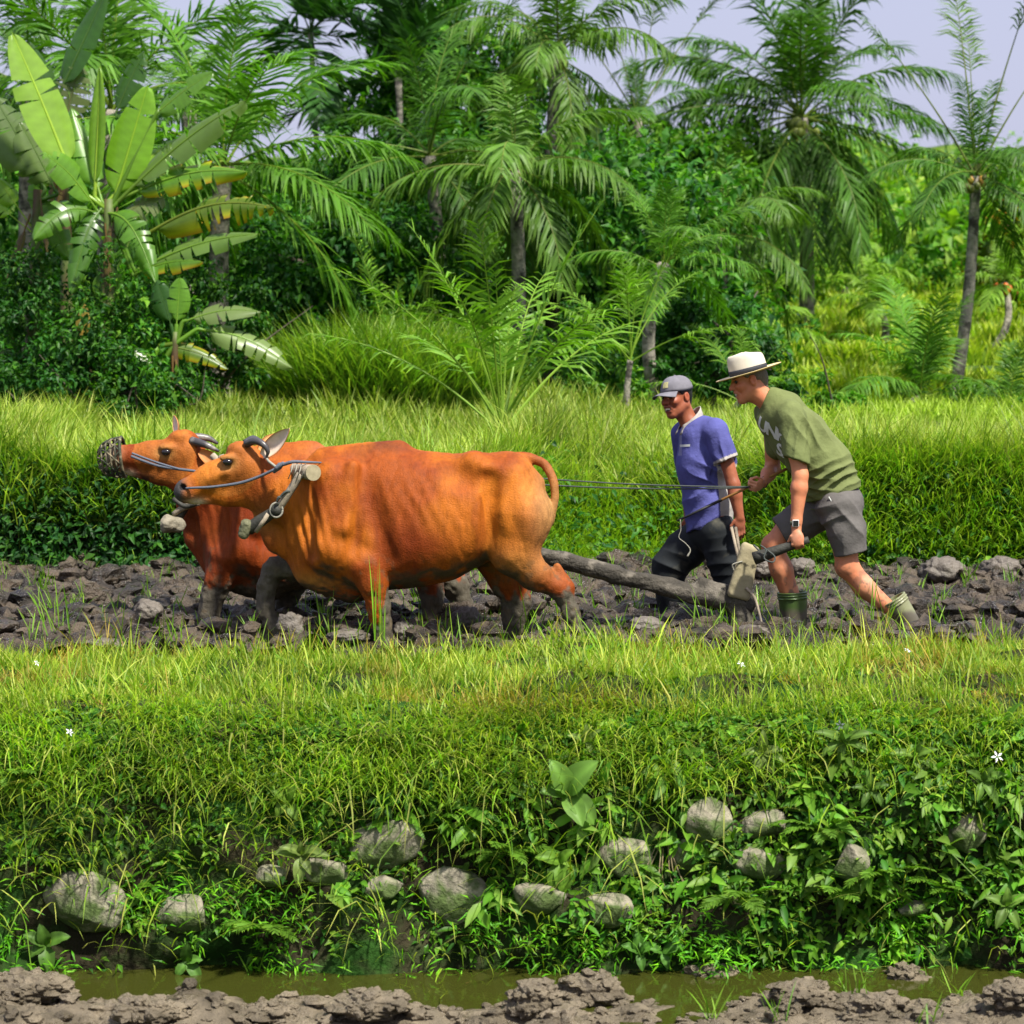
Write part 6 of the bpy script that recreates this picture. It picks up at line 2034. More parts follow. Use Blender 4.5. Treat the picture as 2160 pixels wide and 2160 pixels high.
# yoke: a pole across both necks, staves and chocks
def P(px, py, dy=0.0): return W(px, py, -1.1 + dy)
yoke = empty('ox_yoke', P(656, 996, -.28))
tag(yoke, 'wooden pole yoke with staves and cords lying across both cows\' necks', 'yoke')
pa, pb = P(661, 997, -.30), W(452, 975, .10)
tube('yoke_pole', [pa, pa * .75 + pb * .25, pb], [.047, .043, .040], yoke, M_wood, 14, 4)
pd = (pa - pb) / np.linalg.norm(pa - pb)
e1, e2, e3 = frame3(pd, (0, 0, 1))
cap_pts = np.array([pa + pd * .003] + [pa + pd * .002 + .0475 * (math.cos(a) * e2 + math.sin(a) * e3) for a in np.arange(18) * math.pi / 9] + [pa - pd * .012 + .0475 * (math.cos(a) * e2 + math.sin(a) * e3) for a in np.arange(18) * math.pi / 9])
obj('pole_end', mesh_np('pole_end', at_root(cap_pts, yoke), [np.array([[0, 1 + i, 1 + (i + 1) % 18] for i in range(18)]), np.array([[1 + i, 19 + i, 19 + (i + 1) % 18, 1 + (i + 1) % 18] for i in range(18)])], None, False), mat_surface('sawn_end', (.30, .26, .16), var=.25, vscale=40), yoke)
# near cow's stave and chocks
def stave(name, pts, rad, mat=M_wood, flat=1.0, n=8): return tube(name, pts, rad, yoke, mat, n, 4, None, flat)
stave('stave', [P(634, 1000, -.24), P(606, 1045, -.235), P(578, 1090, -.20)], [.024, .024, .022])
stave('stave', [P(566, 1084, -.225), P(540, 1122, -.20)], [.014, .014])
stave('neck_bar', [P(584, 1076, -.21), P(556, 1094, -.19), P(524, 1116, -.165)], [.030, .036, .040], M_darkwood)
S = SDF(P(490, 1150) - [0, .35, 0], P(560, 1080) + [0, .0, 0], .006)
S.rc(P(520, 1108, -.18), P(514, 1126, -.18), .038, .034, .01)
S.cut(P(510, 1136, -.18), (-.3, 0, -1), .01)
v, q = S.mesh(lambda v, n: (fbm(v, 40, 2, 2) - .5) * .014, 1)
obj('chock', mesh_np('chock', at_root(v, yoke), q), mat_surface('mossy_wood', (.12, .12, .065), var=.4, vscale=30, bump=.6), yoke)
ringp_ = [P(583 + 13 * math.cos(a), 1076 + 15 * math.sin(a), -.235) for a in np.linspace(0, 2 * math.pi, 13)]
stave('ring', ringp_, .007, M_rope_pale, 1, 5)
stave('ring_plug', [P(583, 1076, -.20), P(583, 1076, -.24)], [.036, .034], M_darkwood, 1, 12)
for a, b in (((584, 1058), (592, 1050)), ((590, 1050), (612, 1036))):
    stave('cord_wrap', [P(*a, -.255), P((a[0] + b[0]) / 2, (a[1] + b[1]) / 2 - 5, -.262), P(*b, -.255)], .008, M_rope_dark, 1, 6)
for k in range(4):
    x = 618 + k * 9
    stave('cord', [P(x, 975, -.24 + .02 * k), P(x - 3, 992, -.31 + .01 * k), P(x - 10, 1010, -.27)], .0032, M_rope_pale, 1, 5)
# far cow's stave ends
stave('stave', [W(466, 960, -.30), W(480, 1000, -.28), W(450, 1090, -.24), W(400, 1062, -.2)][:2], [.02, .02])
S = SDF(W(330, 1140, -.45) , W(400, 1070, -.05), .007)
S.rc(W(352, 1104, -.25), W(372, 1108, -.2), .050, .055, .02)
v, q = S.mesh(lambda v, n: (fbm(v, 22, 3, 7) - .5) * .04, 1)
obj('chock', mesh_np('chock', at_root(v, yoke), q), mat_surface('pale_chock', (.20, .18, .13), var=.3, vscale=30, bump=.6), yoke)
stave('stave', [W(366, 1085, -.2), W(385, 1072, -.22), W(420, 1060, -.24)], [.018, .02, .02], M_wood)
stave('stave', [W(365, 1052, -.22), W(390, 1068, -.24), W(415, 1062, -.26)], [.014, .016, .014], M_darkwood)
stave('neck_bar', [W(395, 1066, -.2), W(372, 1100, -.18)], [.024, .028], M_darkwood)
stave('stave', [W(448, 960, -.28), W(462, 975, -.30), W(470, 985, -.30)], [.022, .024, .022], M_wood)

# halter ropes
halt = empty('halter', P(580, 990, -.22))
tag(halt, 'blue-grey rope halter running from the nearer cow\'s nostril to the yoke', 'halter', 'rope halters')
tube('nose_rope', [P(392, 1030, -.075), P(410, 1029, -.10), P(450, 1027, -.118), P(505, 1019, -.145), P(545, 1006, -.165), P(580, 990, -.20)], [.006, .007, .008, .009, .009, .009], halt, M_rope_blue, 8)
for k in range(5):
    a = k * 1.3
    tube('knot', [P(578 + k * 3, 996 - k * 2, -.21), P(584 + k * 3, 986 - k * 2, -.235), P(590 + k * 2, 978, -.21)], [.010, .012, .009], halt, M_rope_blue, 7)
tube('yoke_rope', [P(586, 984, -.22), P(604, 978, -.24), P(620, 974, -.25), P(650, 975, -.22), P(678, 976, -.16)], [.009, .011, .010, .008, .005], halt, M_rope_blue, 7)
tube('poll_rope', [P(582, 985, -.20), P(566, 972, -.15), P(560, 962, -.05), P(566, 965, .08)], .008, halt, M_rope_pale, 7)

# muzzle basket of woven strips on the far cow
bas = empty('muzzle_basket', P2(248, 965))
tag(bas, 'woven cane muzzle basket with round openings over the farther cow\'s nose', 'muzzle')
mc, ax_ = P2(250, 965), np.array([-1, 0, -.10]); ax_ /= np.linalg.norm(ax_)
ba_, bb_ = np.array([0, 1, 0]), np.cross(ax_, [0, 1, 0])
def bpt(t, a):       # t 0 at the open rim, 1 at the tip
    r_ = .128 * math.sqrt(max(0.0, 1 - (t * .93) ** 2.6))
    return mc - ax_ * .03 + ax_ * (t * .155) + r_ * (.92 * math.cos(a) * ba_ + math.sin(a) * bb_)
M_cane2 = mat_surface('basket_cane', (.24, .20, .12), rough=.7, var=.4, vscale=60, second=(.03, .035, .02), second_at=(.36, .52), second_scale=14)
for k in range(5):
    t = k / 5 + .0
    tube('hoop', [bpt(t, a) for a in np.linspace(0, 2 * math.pi, 21)], .011 if k == 0 else .0065, bas, M_cane2, 6, 1)
for k in range(9):
    a0 = 2 * math.pi * k / 9
    tube('strand', [bpt(t, a0 + t * 1.3) for t in np.linspace(0, 1, 8)], .0065, bas, M_cane2, 6, 2)
    tube('strand', [bpt(t, a0 - t * 1.3) * 1.0 for t in np.linspace(0, 1, 8)], .0060, bas, M_cane2, 6, 2)
halt2 = empty('halter', P2(290, 975, -.14))
tag(halt2, 'pair of grey cords from the muzzle basket back along the farther cow\'s cheek', 'halter', 'rope halters')
tube('cheek_rope', [P2(276, 962, -.15), P2(310, 975, -.13), P2(345, 985, -.14), P2(412, 994, -.16), P2(450, 1000, -.2)], .009, halt2, M_rope_blue, 7)
tube('cheek_rope', [P2(278, 956, -.15), P2(310, 968, -.13), P2(345, 980, -.14), P2(380, 990, -.155)], .007, halt2, M_rope_blue, 7)

# reins from the man's far hand to the cows
hnd = W(1583, 1027, -.53)
r1 = empty('rein', hnd); tag(r1, 'upper of two dark thin reins stretched from the man\'s hand to the cows', 'rope', 'plough reins')
p_end = W(900, 985, -.60)
def sag(a, b, s): return [a + (b - a) * t + np.array([0, 0, -s * 4 * t * (1 - t)]) for t in np.linspace(0, 1, 9)]
obj('rope', tube_mesh('rein', [at_root(p, r1) for p in sag(hnd, p_end, .03)], .0052, 6), M_rope_dark, r1)
r2 = empty('rein', hnd + [0, 0, -.01]); tag(r2, 'lower of two dark thin reins stretched from the man\'s hand to the cows', 'rope', 'plough reins')
obj('rope', tube_mesh('rein', [at_root(p, r2) for p in sag(hnd + [0, .02, -.006], W(900, 1002, -.62), .035)], .0052, 6), M_rope_dark, r2)

# ------------------------------------------------------------------ mud clods in the ploughed strip
def ico(sub=1):
    import bmesh
    bm = bmesh.new(); bmesh.ops.create_icosphere(bm, subdivisions=sub, radius=1)
    v = np.array([a.co[:] for a in bm.verts]); f = np.array([[a.index for a in t.verts] for t in bm.faces]); bm.free()
    return v, f
ICO2, ICO2F = ico(2)
ICO3, ICO3F = ico(3)
ICO4, ICO4F = ico(4)
def lump(seed, sub=2, rough=.5, freq=1.6, flat=.6, sharp=0.0):
    v, f = (ICO2, ICO2F) if sub == 2 else (ICO3, ICO3F)
    n = fbm(v + seed * 3.7, freq, 4, seed) - .5
    vv = v * (1 + rough * 2 * n)[:, None]
    if sharp: vv = np.sign(vv) * np.abs(vv) ** (1 - sharp)
    return vv * [1, 1, flat], f
LUMPS = [lump(k, 2, .85, 2.0, .62) for k in range(24)]
r = np.random.default_rng(5)
mb = MB()
n = 0
for k in range(3000):
    y = -1.55 + 6.0 * r.random() ** 1.15
    x = r.uniform(-1, 1) * (3.1 + .21 * (y + 1.6)) * 1.15
    s = .016 + .095 * r.random() ** 2.4
    v, f = LUMPS[int(r.integers(0, 24))]
    a = r.uniform(0, 6.28); ca, sa_ = math.cos(a), math.sin(a)
    vv = v * s * [r.uniform(.8, 1.5), r.uniform(.7, 1.2), r.uniform(.7, 1.2)]
    vv = np.stack([vv[:, 0] * ca - vv[:, 1] * sa_, vv[:, 0] * sa_ + vv[:, 1] * ca, vv[:, 2]], 1)
    if s > .03 and float(feet(x, y)) > .3: continue
    z = float(field_z(np.array([x]), np.array([y]))[0])
    mb.add(vv + [x, y, z + s * .25], None, f)
tag(obj('mud_clods', mb.mesh('mud_clods', False), M_mud), 'countless small dark clods of ploughed mud between the banks', 'mud', kind='stuff')
M_slab = mat_surface('pale_slab', (.125, .108, .088), rough=.42, spec=.35, var=.3, vscale=9, bump=.7, bscale=28, bdist=.03, second=(.10, .088, .066), second_at=(.50, .66), second_scale=5)
def clod(name, label, px, py, wpx, hpx, fz, ylo, yhi, mat, seed, cat, group, depth=.8, sub=3, rough=.35, flat=1.0, sink=.25, sharp=.25):
    g = ground_hit(px, py + hpx * .45, fz, ylo, yhi)
    sc = 1 / ppm(g[1])
    if sub == 4:
        vv = ICO4 + seed * 1.7
        rg = 1 - np.abs(2 * fbm(vv, 3.2, 3, seed) - 1)
        crumbs = True
        v, f = ICO4 * (.78 + .55 * (fbm(vv, 1.3, 2, seed + 3) - .5) + .34 * rg ** 2 + .20 * (fbm(vv, 9, 3, seed + 5) - .5))[:, None], ICO4F
    else:
        v, f = lump(seed, sub, rough, 1.5, 1.0, sharp)
    w, h = wpx * sc / 2, hpx * sc / 2
    v = v * [w, w * depth, h * flat]
    if name == 'mud_mound':
        mbm = MB(); mbm.add(v, None, f)
        rc_ = np.random.default_rng(seed)
        for pk in v[rc_.integers(0, len(v), 90)]:
            if pk[2] < -h * .3: continue
            lv, lf_ = LUMPS[int(rc_.integers(0, 24))]
            mbm.add(lv * (.010 + .026 * rc_.random() ** 1.5) * rc_.uniform(.7, 1.4, 3) + pk, None, lf_)
        me_ = mbm.mesh(name, False)
    else:
        me_ = mesh_np(name, v, f, None, True)
    o = obj(name, me_, mat, None, g + [0, 0, h * (1 - sink)])
    o.rotation_euler = (0, 0, random.uniform(-.4, .4))
    return tag(o, label, cat, group)
for k, (lb, px, py, w, h) in enumerate([
    ('pale angular slab of mud left of the farther cow\'s forelegs', 312, 1286, 62, 50), ('pale rounded lump of mud between the nearer cow\'s forefeet', 612, 1320, 62, 66),
    ('smooth grey lump beside the nearer cow\'s planted forefoot', 856, 1328, 50, 44), ('pale turned slab under the nearer cow\'s belly near the hind feet', 985, 1302, 62, 56),
    ('pale mud slab in front of the plough board', 1608, 1196, 60, 40), ('pale mud slab behind the leaning man\'s front shin', 1690, 1196, 56, 44),
    ('flat pale clod low at the left edge of the mud', 210, 1356, 110, 26), ('dark wet slab beside the raised cow leg', 735, 1340, 90, 30), ('broad clod at the mud edge below the plough', 1590, 1338, 84, 46),
    ('pale clod behind the leaning man\'s rear boot', 1985, 1200, 90, 60), ('big clod at the right edge of the mud strip', 2110, 1195, 80, 50), ('clod just right of the rear boot', 1998, 1335, 56, 36), ('grey clod between the beam and the hind foot', 1360, 1318, 76, 40)]):
    clod('mud_clod', lb, px, py, w, h, field_z, -1.6, 4.5, M_slab, 300 + k, 'mud clod', 'pale clods in the ploughed strip', .7, 4)

# sprouting grass in the mud
def tufts(centers, nper, h, w, cols, name, label, seed, spread=.03, lean=(.05, .6), curl=(.1, .6), fz=None, mat=None, cat='grass'):
    r = np.random.default_rng(seed)
    B = np.repeat(np.asarray(centers), nper, 0) + r.normal(size=(len(centers) * nper, 3)) * [spread, spread, 0]
    if fz is not None: B[:, 2] = fz(B[:, 0], B[:, 1]) - .01
    n = len(B)
    c = np.asarray(cols)[r.integers(0, len(cols), n)] * r.uniform(.75, 1.3, (n, 1))
    V, q, t, C = blade_arrays(B, h * r.uniform(.45, 1.3, n), w * r.uniform(.7, 1.3, n), r.uniform(0, 6.28, n), r.uniform(*lean, n), r.uniform(*curl, n), c, 3, None, c * [1.15, 1.1, .9], r)
    return tag(obj(name, mesh_np(name, V, [q, t], C, False), mat or M_grass), label, cat, kind='stuff')
r = np.random.default_rng(8)
cy = -1.55 + 5.6 * r.random(300) ** 1.2; cx = r.uniform(-1, 1, 300) * (3.1 + .2 * (cy + 1.6))
LIME = [(.16, .32, .024), (.12, .27, .020), (.20, .34, .04)]
tufts(np.stack([cx, cy, 0 * cx], 1), 7, .17, .007, LIME, 'grass_sprouts', 'bright grass sprouts scattered over the ploughed mud', 9, fz=field_z)
def spot(px, py, fz, y0, y1):
    return ground_hit(px, py, fz, y0, y1)
tufts([W(px, py, -1.5) for px, py in ((800, 1352), (812, 1352), (792, 1350))], 4, .42, .008, LIME, 'grass_sprouts', 'tall thin rice sprout standing before the nearer cow\'s forefoot', 10, .02, (.02, .12), (0, .15))
tufts([ground_hit(px, py, field_z, -1.6, 4) for px, py in ((110, 1340), (140, 1335), (265, 1372), (690, 1352), (1480, 1325), (1820, 1320), (1860, 1325), (1100, 1340))], 8, .30, .008, LIME, 'grass_sprouts', 'taller grass tufts along the near edge of the mud', 12, .03, (.1, .7), (.1, .5))

# ------------------------------------------------------------------ near bank: turf on top, weeds and stones on the face
TOPC = [(.245, .345, .036), (.31, .375, .050), (.17, .29, .026), (.36, .40, .10), (.12, .24, .018)]
ROCKC = []
def clear_of_rocks(x, y, z):
    ok = np.ones(len(x), bool)
    for g, rw, rh in ROCKC:
        ok &= ~(((x - g[0]) / (rw * .70)) ** 2 + ((z - g[2] - rh * .12) / (rh * .80)) ** 2 < 1)
    return ok | (rng.random(len(x)) < .14)
def bank_grass(n, s0, s1, h, w, cols, seed, name, label, lean=(.0, .7), curl=(.1, 1.0), az=None, dens=None, segs=2, xlim=3.7, off=0.0):
    r = np.random.default_rng(seed)
    x = r.uniform(-xlim, xlim, n); s = r.uniform(s0, s1, n)
    if dens is not None:
        k = r.random(n) < dens(x, s); x, s = x[k], s[k]
    y, z = bank_pt(x, s)
    k = clear_of_rocks(x, y, z); x, y, z, s = x[k], y[k], z[k], s[k]
    n = len(x)
    z = z - .01 + off
    topw = smooth01((s - S_EDGE + .1) / .2)
    cols = np.asarray(cols)
    c = cols[r.integers(0, len(cols), n)] * r.uniform(.7, 1.3, (n, 1)) * (.45 + 1.1 * n2(x, y * 2 + z, 2.2, 3, seed))[:, None]
    brown = smooth01((n2(x * .8, y * 2.2, 1.9, 3, 91) - .55) / .08) * (r.random(n) < .8) * (.12 + .88 * topw)
    c = mixc(c, brown * .8, np.array([.34, .22, .06]))
    hh = h * r.uniform(.4, 1.35, n) * (.30 + 1.4 * n2(x, y + z, 3.4, 2, seed + 1))
    a = r.uniform(0, 6.28, n) if az is None else az + r.normal(size=n) * .7
    V, q, t, C = blade_arrays(np.stack([x, y, z], 1), hh, w * r.uniform(.6, 1.4, n), a, r.uniform(*lean, n), r.uniform(*curl, n), c, segs, None, c * [1.2, 1.1, .85], r)
    return tag(obj(name, mesh_np(name, V, [q, t], C, False), M_grass), label, 'grass', kind='stuff')
patch = lambda x, s: (s < S_END - .15 - .35 * n2(x, x * 0, 2.2, 3, 66)) * .30 + (s < S_END - .12 - .35 * n2(x, x * 0, 2.2, 3, 66)) * .9 * smooth01((n2(x, s * 1.4, 5.0, 2, 55) - .38) / .2)
lowthin = lambda x, s: np.clip(.02 + 1.2 * (s / S_EDGE) ** 1.9 + .5 * (n2(x, s, 2.6, 2, 58) - .5), .03, 1)
left = lambda x, s: np.clip(.95 - (x + .2) * .55, .25, 1) * lowthin(x, s)
def lay_bank_grass():
    bank_grass(92000, S_EDGE - .12, S_END - .15, .085, .0048, TOPC, 121, 'grass', 'short sunlit yellow-green grass on top of the near bank', dens=patch)
    bank_grass(6500, S_EDGE - .1, S_END - .15, .19, .0060, TOPC, 122, 'grass', 'taller grass blades standing out of the turf on the near bank', (.0, .5), (.1, .9), segs=3, dens=patch)
    bank_grass(17000, S_EDGE - .50, S_EDGE + .05, .20, .0055, [(.21, .33, .028), (.28, .36, .045), (.14, .27, .020)], 123, 'grass', 'long grass hanging over the front edge of the near bank', (.3, 1.2), (.6, 1.9), -math.pi / 2, lambda x, s: np.clip(1.15 - .35 * x, .35, 1) * (.25 + 1.1 * smooth01((n2(x, s * 1.5, 2.6, 2, 59) - .35) / .25)), 3)
    bank_grass(19000, .1, S_EDGE - .15, .24, .0058, [(.16, .31, .022), (.24, .35, .036), (.09, .23, .016), (.33, .37, .10)], 124, 'grass', 'thin grass stems covering the face of the near bank', (.2, 1.3), (.4, 1.9), -math.pi / 2, left, 3)
    bank_grass(2600, .25, S_EDGE - .1, .48, .0065, [(.19, .31, .028), (.30, .33, .10), (.12, .24, .018)], 125, 'grass', 'long straggling grass stems trailing down the near bank to the water', (.5, 1.5), (.5, 1.6), -math.pi / 2, left, 3)
def bank_leaves(n, s0, s1, L, wd, cols, seed, name, label, out=.10, dens=None, flop=.35, thick=.10):
    r = np.random.default_rng(seed)
    k = n // 12
    cx, cs = r.uniform(-3.6, 3.6, k), r.uniform(s0, s1, k)
    if dens is not None:
        kk = r.random(k) < dens(cx, cs); cx, cs = cx[kk], cs[kk]; k = len(cx)
    lift = r.random(k) * thick
    x = np.repeat(cx, 12) + r.normal(size=k * 12) * .045
    y, z = bank_pt(x, np.repeat(cs, 12) + r.normal(size=k * 12) * .04)
    y = y - np.repeat(lift, 12) * r.random(len(x))
    n = len(x)
    tone = np.repeat(r.uniform(.65, 1.35, k), 12)
    k = clear_of_rocks(x, y, z); x, y, z, tone = x[k], y[k], z[k], tone[k][:, None]; n = len(x)
    d = np.stack([r.normal(size=n), -.7 - .4 * r.random(n), r.normal(size=n) * .7 - flop], 1)
    nr = np.stack([r.normal(size=n) * .45, -.55 + 0 * x, .8 + .3 * r.normal(size=n)], 1)
    LL = L * r.uniform(.5, 1.5, n)
    cols = np.asarray(cols)
    c = cols[r.integers(0, len(cols), n)] * r.uniform(.8, 1.2, (n, 1)) * tone
    V, q, t, C = (fine_leaf_arrays if L > .07 else leaf_arrays)(np.stack([x, y, z], 1), d, nr, LL, LL * wd, c)
    return tag(obj(name, mesh_np(name, V, [q, t], C, L > .07), M_weed), label, 'weeds', kind='stuff')
WEED = [(.078, .200, .020), (.115, .240, .026), (.042, .140, .020), (.185, .290, .042)]
def lay_bank_leaves():
    bank_leaves(30000, .05, S_EDGE, .042, .50, WEED, 131, 'weeds', 'small-leaved creeping weeds over the face of the near bank', dens=lowthin)
    bank_leaves(8000, .40, S_EDGE, .072, .34, WEED + [(.12, .24, .03)], 132, 'weeds', 'pointed mid-sized leaves over the upper right face of the near bank', dens=lambda x, s: np.clip(.35 + x * .35, .06, 1))
    bank_leaves(8000, .25, .70, .060, .14, [(.10, .30, .014), (.15, .34, .018), (.07, .23, .012)], 133, 'weeds', 'feathery bright needle weeds low on the near bank above the water', flop=.0, thick=.16, dens=lambda x, s: smooth01((n2(x, s * 2, 3.0, 2, 57) - .42) / .15))
    bank_leaves(1500, .65, S_EDGE - .05, .11, .36, [(.12, .24, .03), (.16, .25, .06), (.09, .21, .03)], 135, 'weeds', 'larger pale pointed leaves scattered over the face of the near bank', dens=lambda x, s: np.clip(.4 + x * .25, .15, 1), thick=.14)
    bank_leaves(3000, S_EDGE, S_END - .2, .05, .45, WEED, 134, 'weeds', 'small broad leaves mixed into the turf of the near bank', thick=.0, flop=-.5)

r = np.random.default_rng(61)
def bank_tufts(n, s0, s1, nper, h, w, cols, seed, name, label, lean=(.05, .9), spread=.03):
    r = np.random.default_rng(seed)
    x = r.uniform(-3.5, 3.5, n); ss = r.uniform(s0, s1, n)
    y, z = bank_pt(x, ss)
    return tufts(np.stack([x, y, z - .01], 1), nper, h, w, cols, name, label, seed, spread, lean, (.1, 1.0))
bank_tufts(420, S_EDGE - .1, S_END - .35, 16, .15, .0075, TOPC, 141, 'grass_tufts', 'coarse grass tufts rising from the turf of the near bank')
bank_tufts(110, S_EDGE - .05, S_END - .4, 22, .085, .006, [(.36, .22, .07), (.30, .15, .05), (.38, .30, .12)], 142, 'dead_grass', 'brown withered grass tufts in the turf of the near bank', (.3, 1.3), .045)
M_rock = mat_surface('lichen_rock', (.26, .235, .175), rough=.9, spec=.2, var=.35, vscale=12, bump=.9, bscale=24, bdist=.03, second=(.070, .105, .030), second_at=(.44, .56), second_scale=4)
def stone(seed):
    # a boulder with a few broken faces
    r = np.random.default_rng(seed)
    v = ICO4.copy()
    for _ in range(9):
        n = r.normal(size=3); n /= np.linalg.norm(n)
        d = r.uniform(.62, .9)
        over = np.maximum(v @ n - d, 0)
        v = v - n * (over * .92)[:, None]
    return v * (1 + .16 * (fbm(v + seed, 1.6, 2, seed) - .5) + .07 * (fbm(v + seed, 6, 3, seed + 1) - .5))[:, None], ICO4F
ROCKS = [('large flat lichen-covered stone left of centre in the bank', 806, 1782, 156, 92), ('squarish pale boulder in the bank below the flat stone', 956, 1888, 136, 118), ('wide rounded boulder half grown over at the left of the bank', 186, 1905, 172, 118),
         ('mossy stone right of the left boulder', 392, 1925, 104, 76), ('small stone under the large flat stone', 812, 1870, 76, 46), ('low mossy stone right of the squarish boulder', 1136, 1892, 106, 62), ('pale pointed stone in shadow right of the low mossy stone', 1280, 1915, 96, 72),
         ('pale stone right of the big-leaved plant', 1318, 1806, 104, 86), ('rounded stone beside the dangling roots', 1446, 1806, 64, 66), ('upright pale stone high in the right half of the bank', 1492, 1738, 88, 98), ('pale stone right of the upright stone', 1612, 1736, 90, 56),
         ('wide pale stone with two humps in the middle right', 1602, 1816, 110, 62), ('stone half hidden by ferns at the right', 1790, 1820, 66, 84), ('stone near the right edge of the bank', 2042, 1756, 78, 84), ('flat sliver of stone just above the water at the right', 1930, 1912, 66, 28),
         ('small stone buried in grass left of the broad seedling', 576, 1846, 60, 42), ('grey stone behind the broad seedling', 690, 1836, 84, 56)]
for k, (lb, px, py, w, h) in enumerate(ROCKS):
    g = bank_hit(px, py)
    sc = 1 / ppm(g[1])
    ROCKC.append((g, w * sc / 2, h * sc / 2))
    v, f = stone(400 + k)
    o = obj('rock', mesh_np('rock', v * [w * sc / 2 * 1.2, .06 + w * sc * .10, h * sc / 2 * 1.15], f, None, True), M_rock, None, g + [0, -.02, 0])
    o.rotation_euler = (random.uniform(-.2, .2), random.uniform(-.25, .25), random.uniform(-.25, .25))
    tag(o, lb, 'rock', 'stones set in the near bank')

lay_bank_grass()
lay_bank_leaves()
# broad-leaved seedlings, each leaf its own part
def rosette(name, label, px, py, leaves, L, wd, seed, col, cat='plant', group='seedlings on the near bank', tilt=.5, up=.2, out=.05, g=None):
    r = np.random.default_rng(seed)
    g = bank_hit(px, py) if g is None else np.asarray(g)
    o = empty(name, g + [0, -out, 0]); tag(o, label, cat, group)
    st = tube_mesh('stem', [(0, out, -.10), (0, out * .4, -.04), (0, 0, 0)], [.007, .006, .004], 6, np.array([.10, .15, .04]))
    obj('stem', st, M_stem, o)
    for k, (az, el, s) in enumerate(leaves):
        me = broad_leaf_mesh('leaf', L * s, wd * s, .9 + .5 * r.random(), seed * 9 + k, np.array(col) * r.uniform(.8, 1.2))
        lf = obj('leaf', me, M_weed, o)
        # az: direction in the picture plane (0 right, 90 up), el: how far it points at the viewer
        lf.rotation_mode = 'QUATERNION'
        d = Vector((math.cos(R(az)) * math.cos(R(el)), -math.sin(R(el)), math.sin(R(az)) * math.cos(R(el))))
        upv = Vector((0, -.75, .66)) if abs(d.z) < .95 else Vector((0, -1, .2))
        xax = d.normalized(); yax = upv.cross(xax).normalized(); zax = xax.cross(yax)
        lf.rotation_quaternion = Matrix((xax, yax, zax)).transposed().to_quaternion()
    return o
PALE = (.15, .19, .07)
rosette('seedling', 'largest broad-leaved seedling with big oval leaves in the middle of the bank', 1192, 1668, [(110, 20, 1.0), (50, 15, 1.15), (-40, 20, 1.0), (-60, 35, .9), (170, 25, .7), (140, 45, .6)], .22, .115, 501, (.11, .19, .05), out=.12)
rosette('seedling', 'pale star-shaped seedling left of the large flat stone', 642, 1792, [(175, 15, 1.0), (5, 15, 1.0), (90, 30, .6), (-95, 25, 1.1), (150, 30, .9), (30, 30, .8), (-60, 35, .8)], .15, .055, 502, PALE, out=.14)
rosette('seedling', 'broad-leaved seedling low at the left over the water', 104, 1985, [(150, 15, 1.0), (25, 15, 1.1), (100, 25, 1.0), (-80, 25, 1.2), (-150, 30, .8)], .13, .065, 503, (.09, .17, .04), out=.10)
rosette('seedling', 'seedling with round leaves at the water\'s edge left of centre', 402, 2020, [(85, 20, 1.0), (-50, 20, 1.0), (-130, 20, .8), (20, 30, .8)], .12, .06, 504, (.08, .16, .04), out=.10)
rosette('seedling', 'pair of glossy seedlings standing at the water right of centre', 1345, 1998, [(95, 15, 1.0), (30, 20, .9), (150, 20, .9), (-80, 25, .8), (60, 35, .7)], .12, .055, 505, (.08, .18, .04), out=.10)
rosette('seedling', 'small glossy seedling beside the pair at the water', 1394, 2000, [(20, 15, 1.1), (160, 20, .8), (-70, 25, .8)], .11, .05, 506, (.08, .18, .04), out=.10)
rosette('seedling', 'white-flowered seedling with long leaves high on the right', 1770, 1558, [(160, 15, 1.1), (20, 15, 1.1), (-20, 20, 1.0), (-100, 25, .9), (-150, 20, 1.0), (80, 30, .8)], .15, .042, 507, (.12, .19, .05), out=.10)
rosette('seedling', 'seedling with drooping pale leaves right of centre at the bank top', 1602, 1580, [(90, 20, 1.0), (-60, 25, 1.0), (-110, 25, 1.0), (180, 15, .9), (10, 15, .9), (-20, 20, 1.0)], .13, .048, 508, PALE, out=.10)
rosette('seedling', 'seedling with toothed leaves near the right edge of the bank', 1922, 1590, [(170, 15, 1.0), (-30, 15, 1.2), (-70, 25, 1.0), (60, 25, .8), (20, 15, .9)], .14, .042, 509, (.12, .19, .05), out=.10)
rosette('seedling', 'white-flowered seedling at the right edge', 2060, 1640, [(20, 15, 1.0), (-60, 25, 1.1), (150, 20, .9), (-110, 25, .9), (60, 25, .8)], .13, .045, 510, (.10, .17, .04), out=.10)
rosette('seedling', 'leafy seedling at the lower right edge', 2110, 1900, [(150, 15, 1.0), (30, 15, 1.0), (-60, 25, 1.0), (-120, 25, 1.0), (90, 25, .9)], .13, .05, 511, (.12, .19, .05), out=.12)
rosette('seedling', 'weed with lime leaves left of the large flat stone top', 610, 1685, [(60, 20, 1.0), (140, 20, .9), (-60, 25, 1.0), (-130, 25, .9)], .11, .06, 512, (.14, .22, .04), out=.08)
rosette('seedling', 'dark rosette weed above the large flat stone', 812, 1690, [(170, 20, 1.0), (60, 25, .8), (10, 20, 1.0), (-60, 25, .9), (-120, 25, .9)], .10, .04, 513, (.06, .14, .035), out=.08)
rosette('seedling', 'weed below the bank edge above the squarish boulder', 935, 1618, [(150, 20, 1.0), (40, 20, 1.0), (-80, 25, 1.0), (-20, 25, .9)], .10, .05, 514, (.10, .17, .04), out=.08)
rosette('seedling', 'lime plant under the big oval leaves', 1180, 1810, [(160, 20, 1.0), (-80, 20, 1.2), (50, 25, .8), (-110, 25, 1.1)], .14, .07, 515, (.13, .23, .035), out=.12)
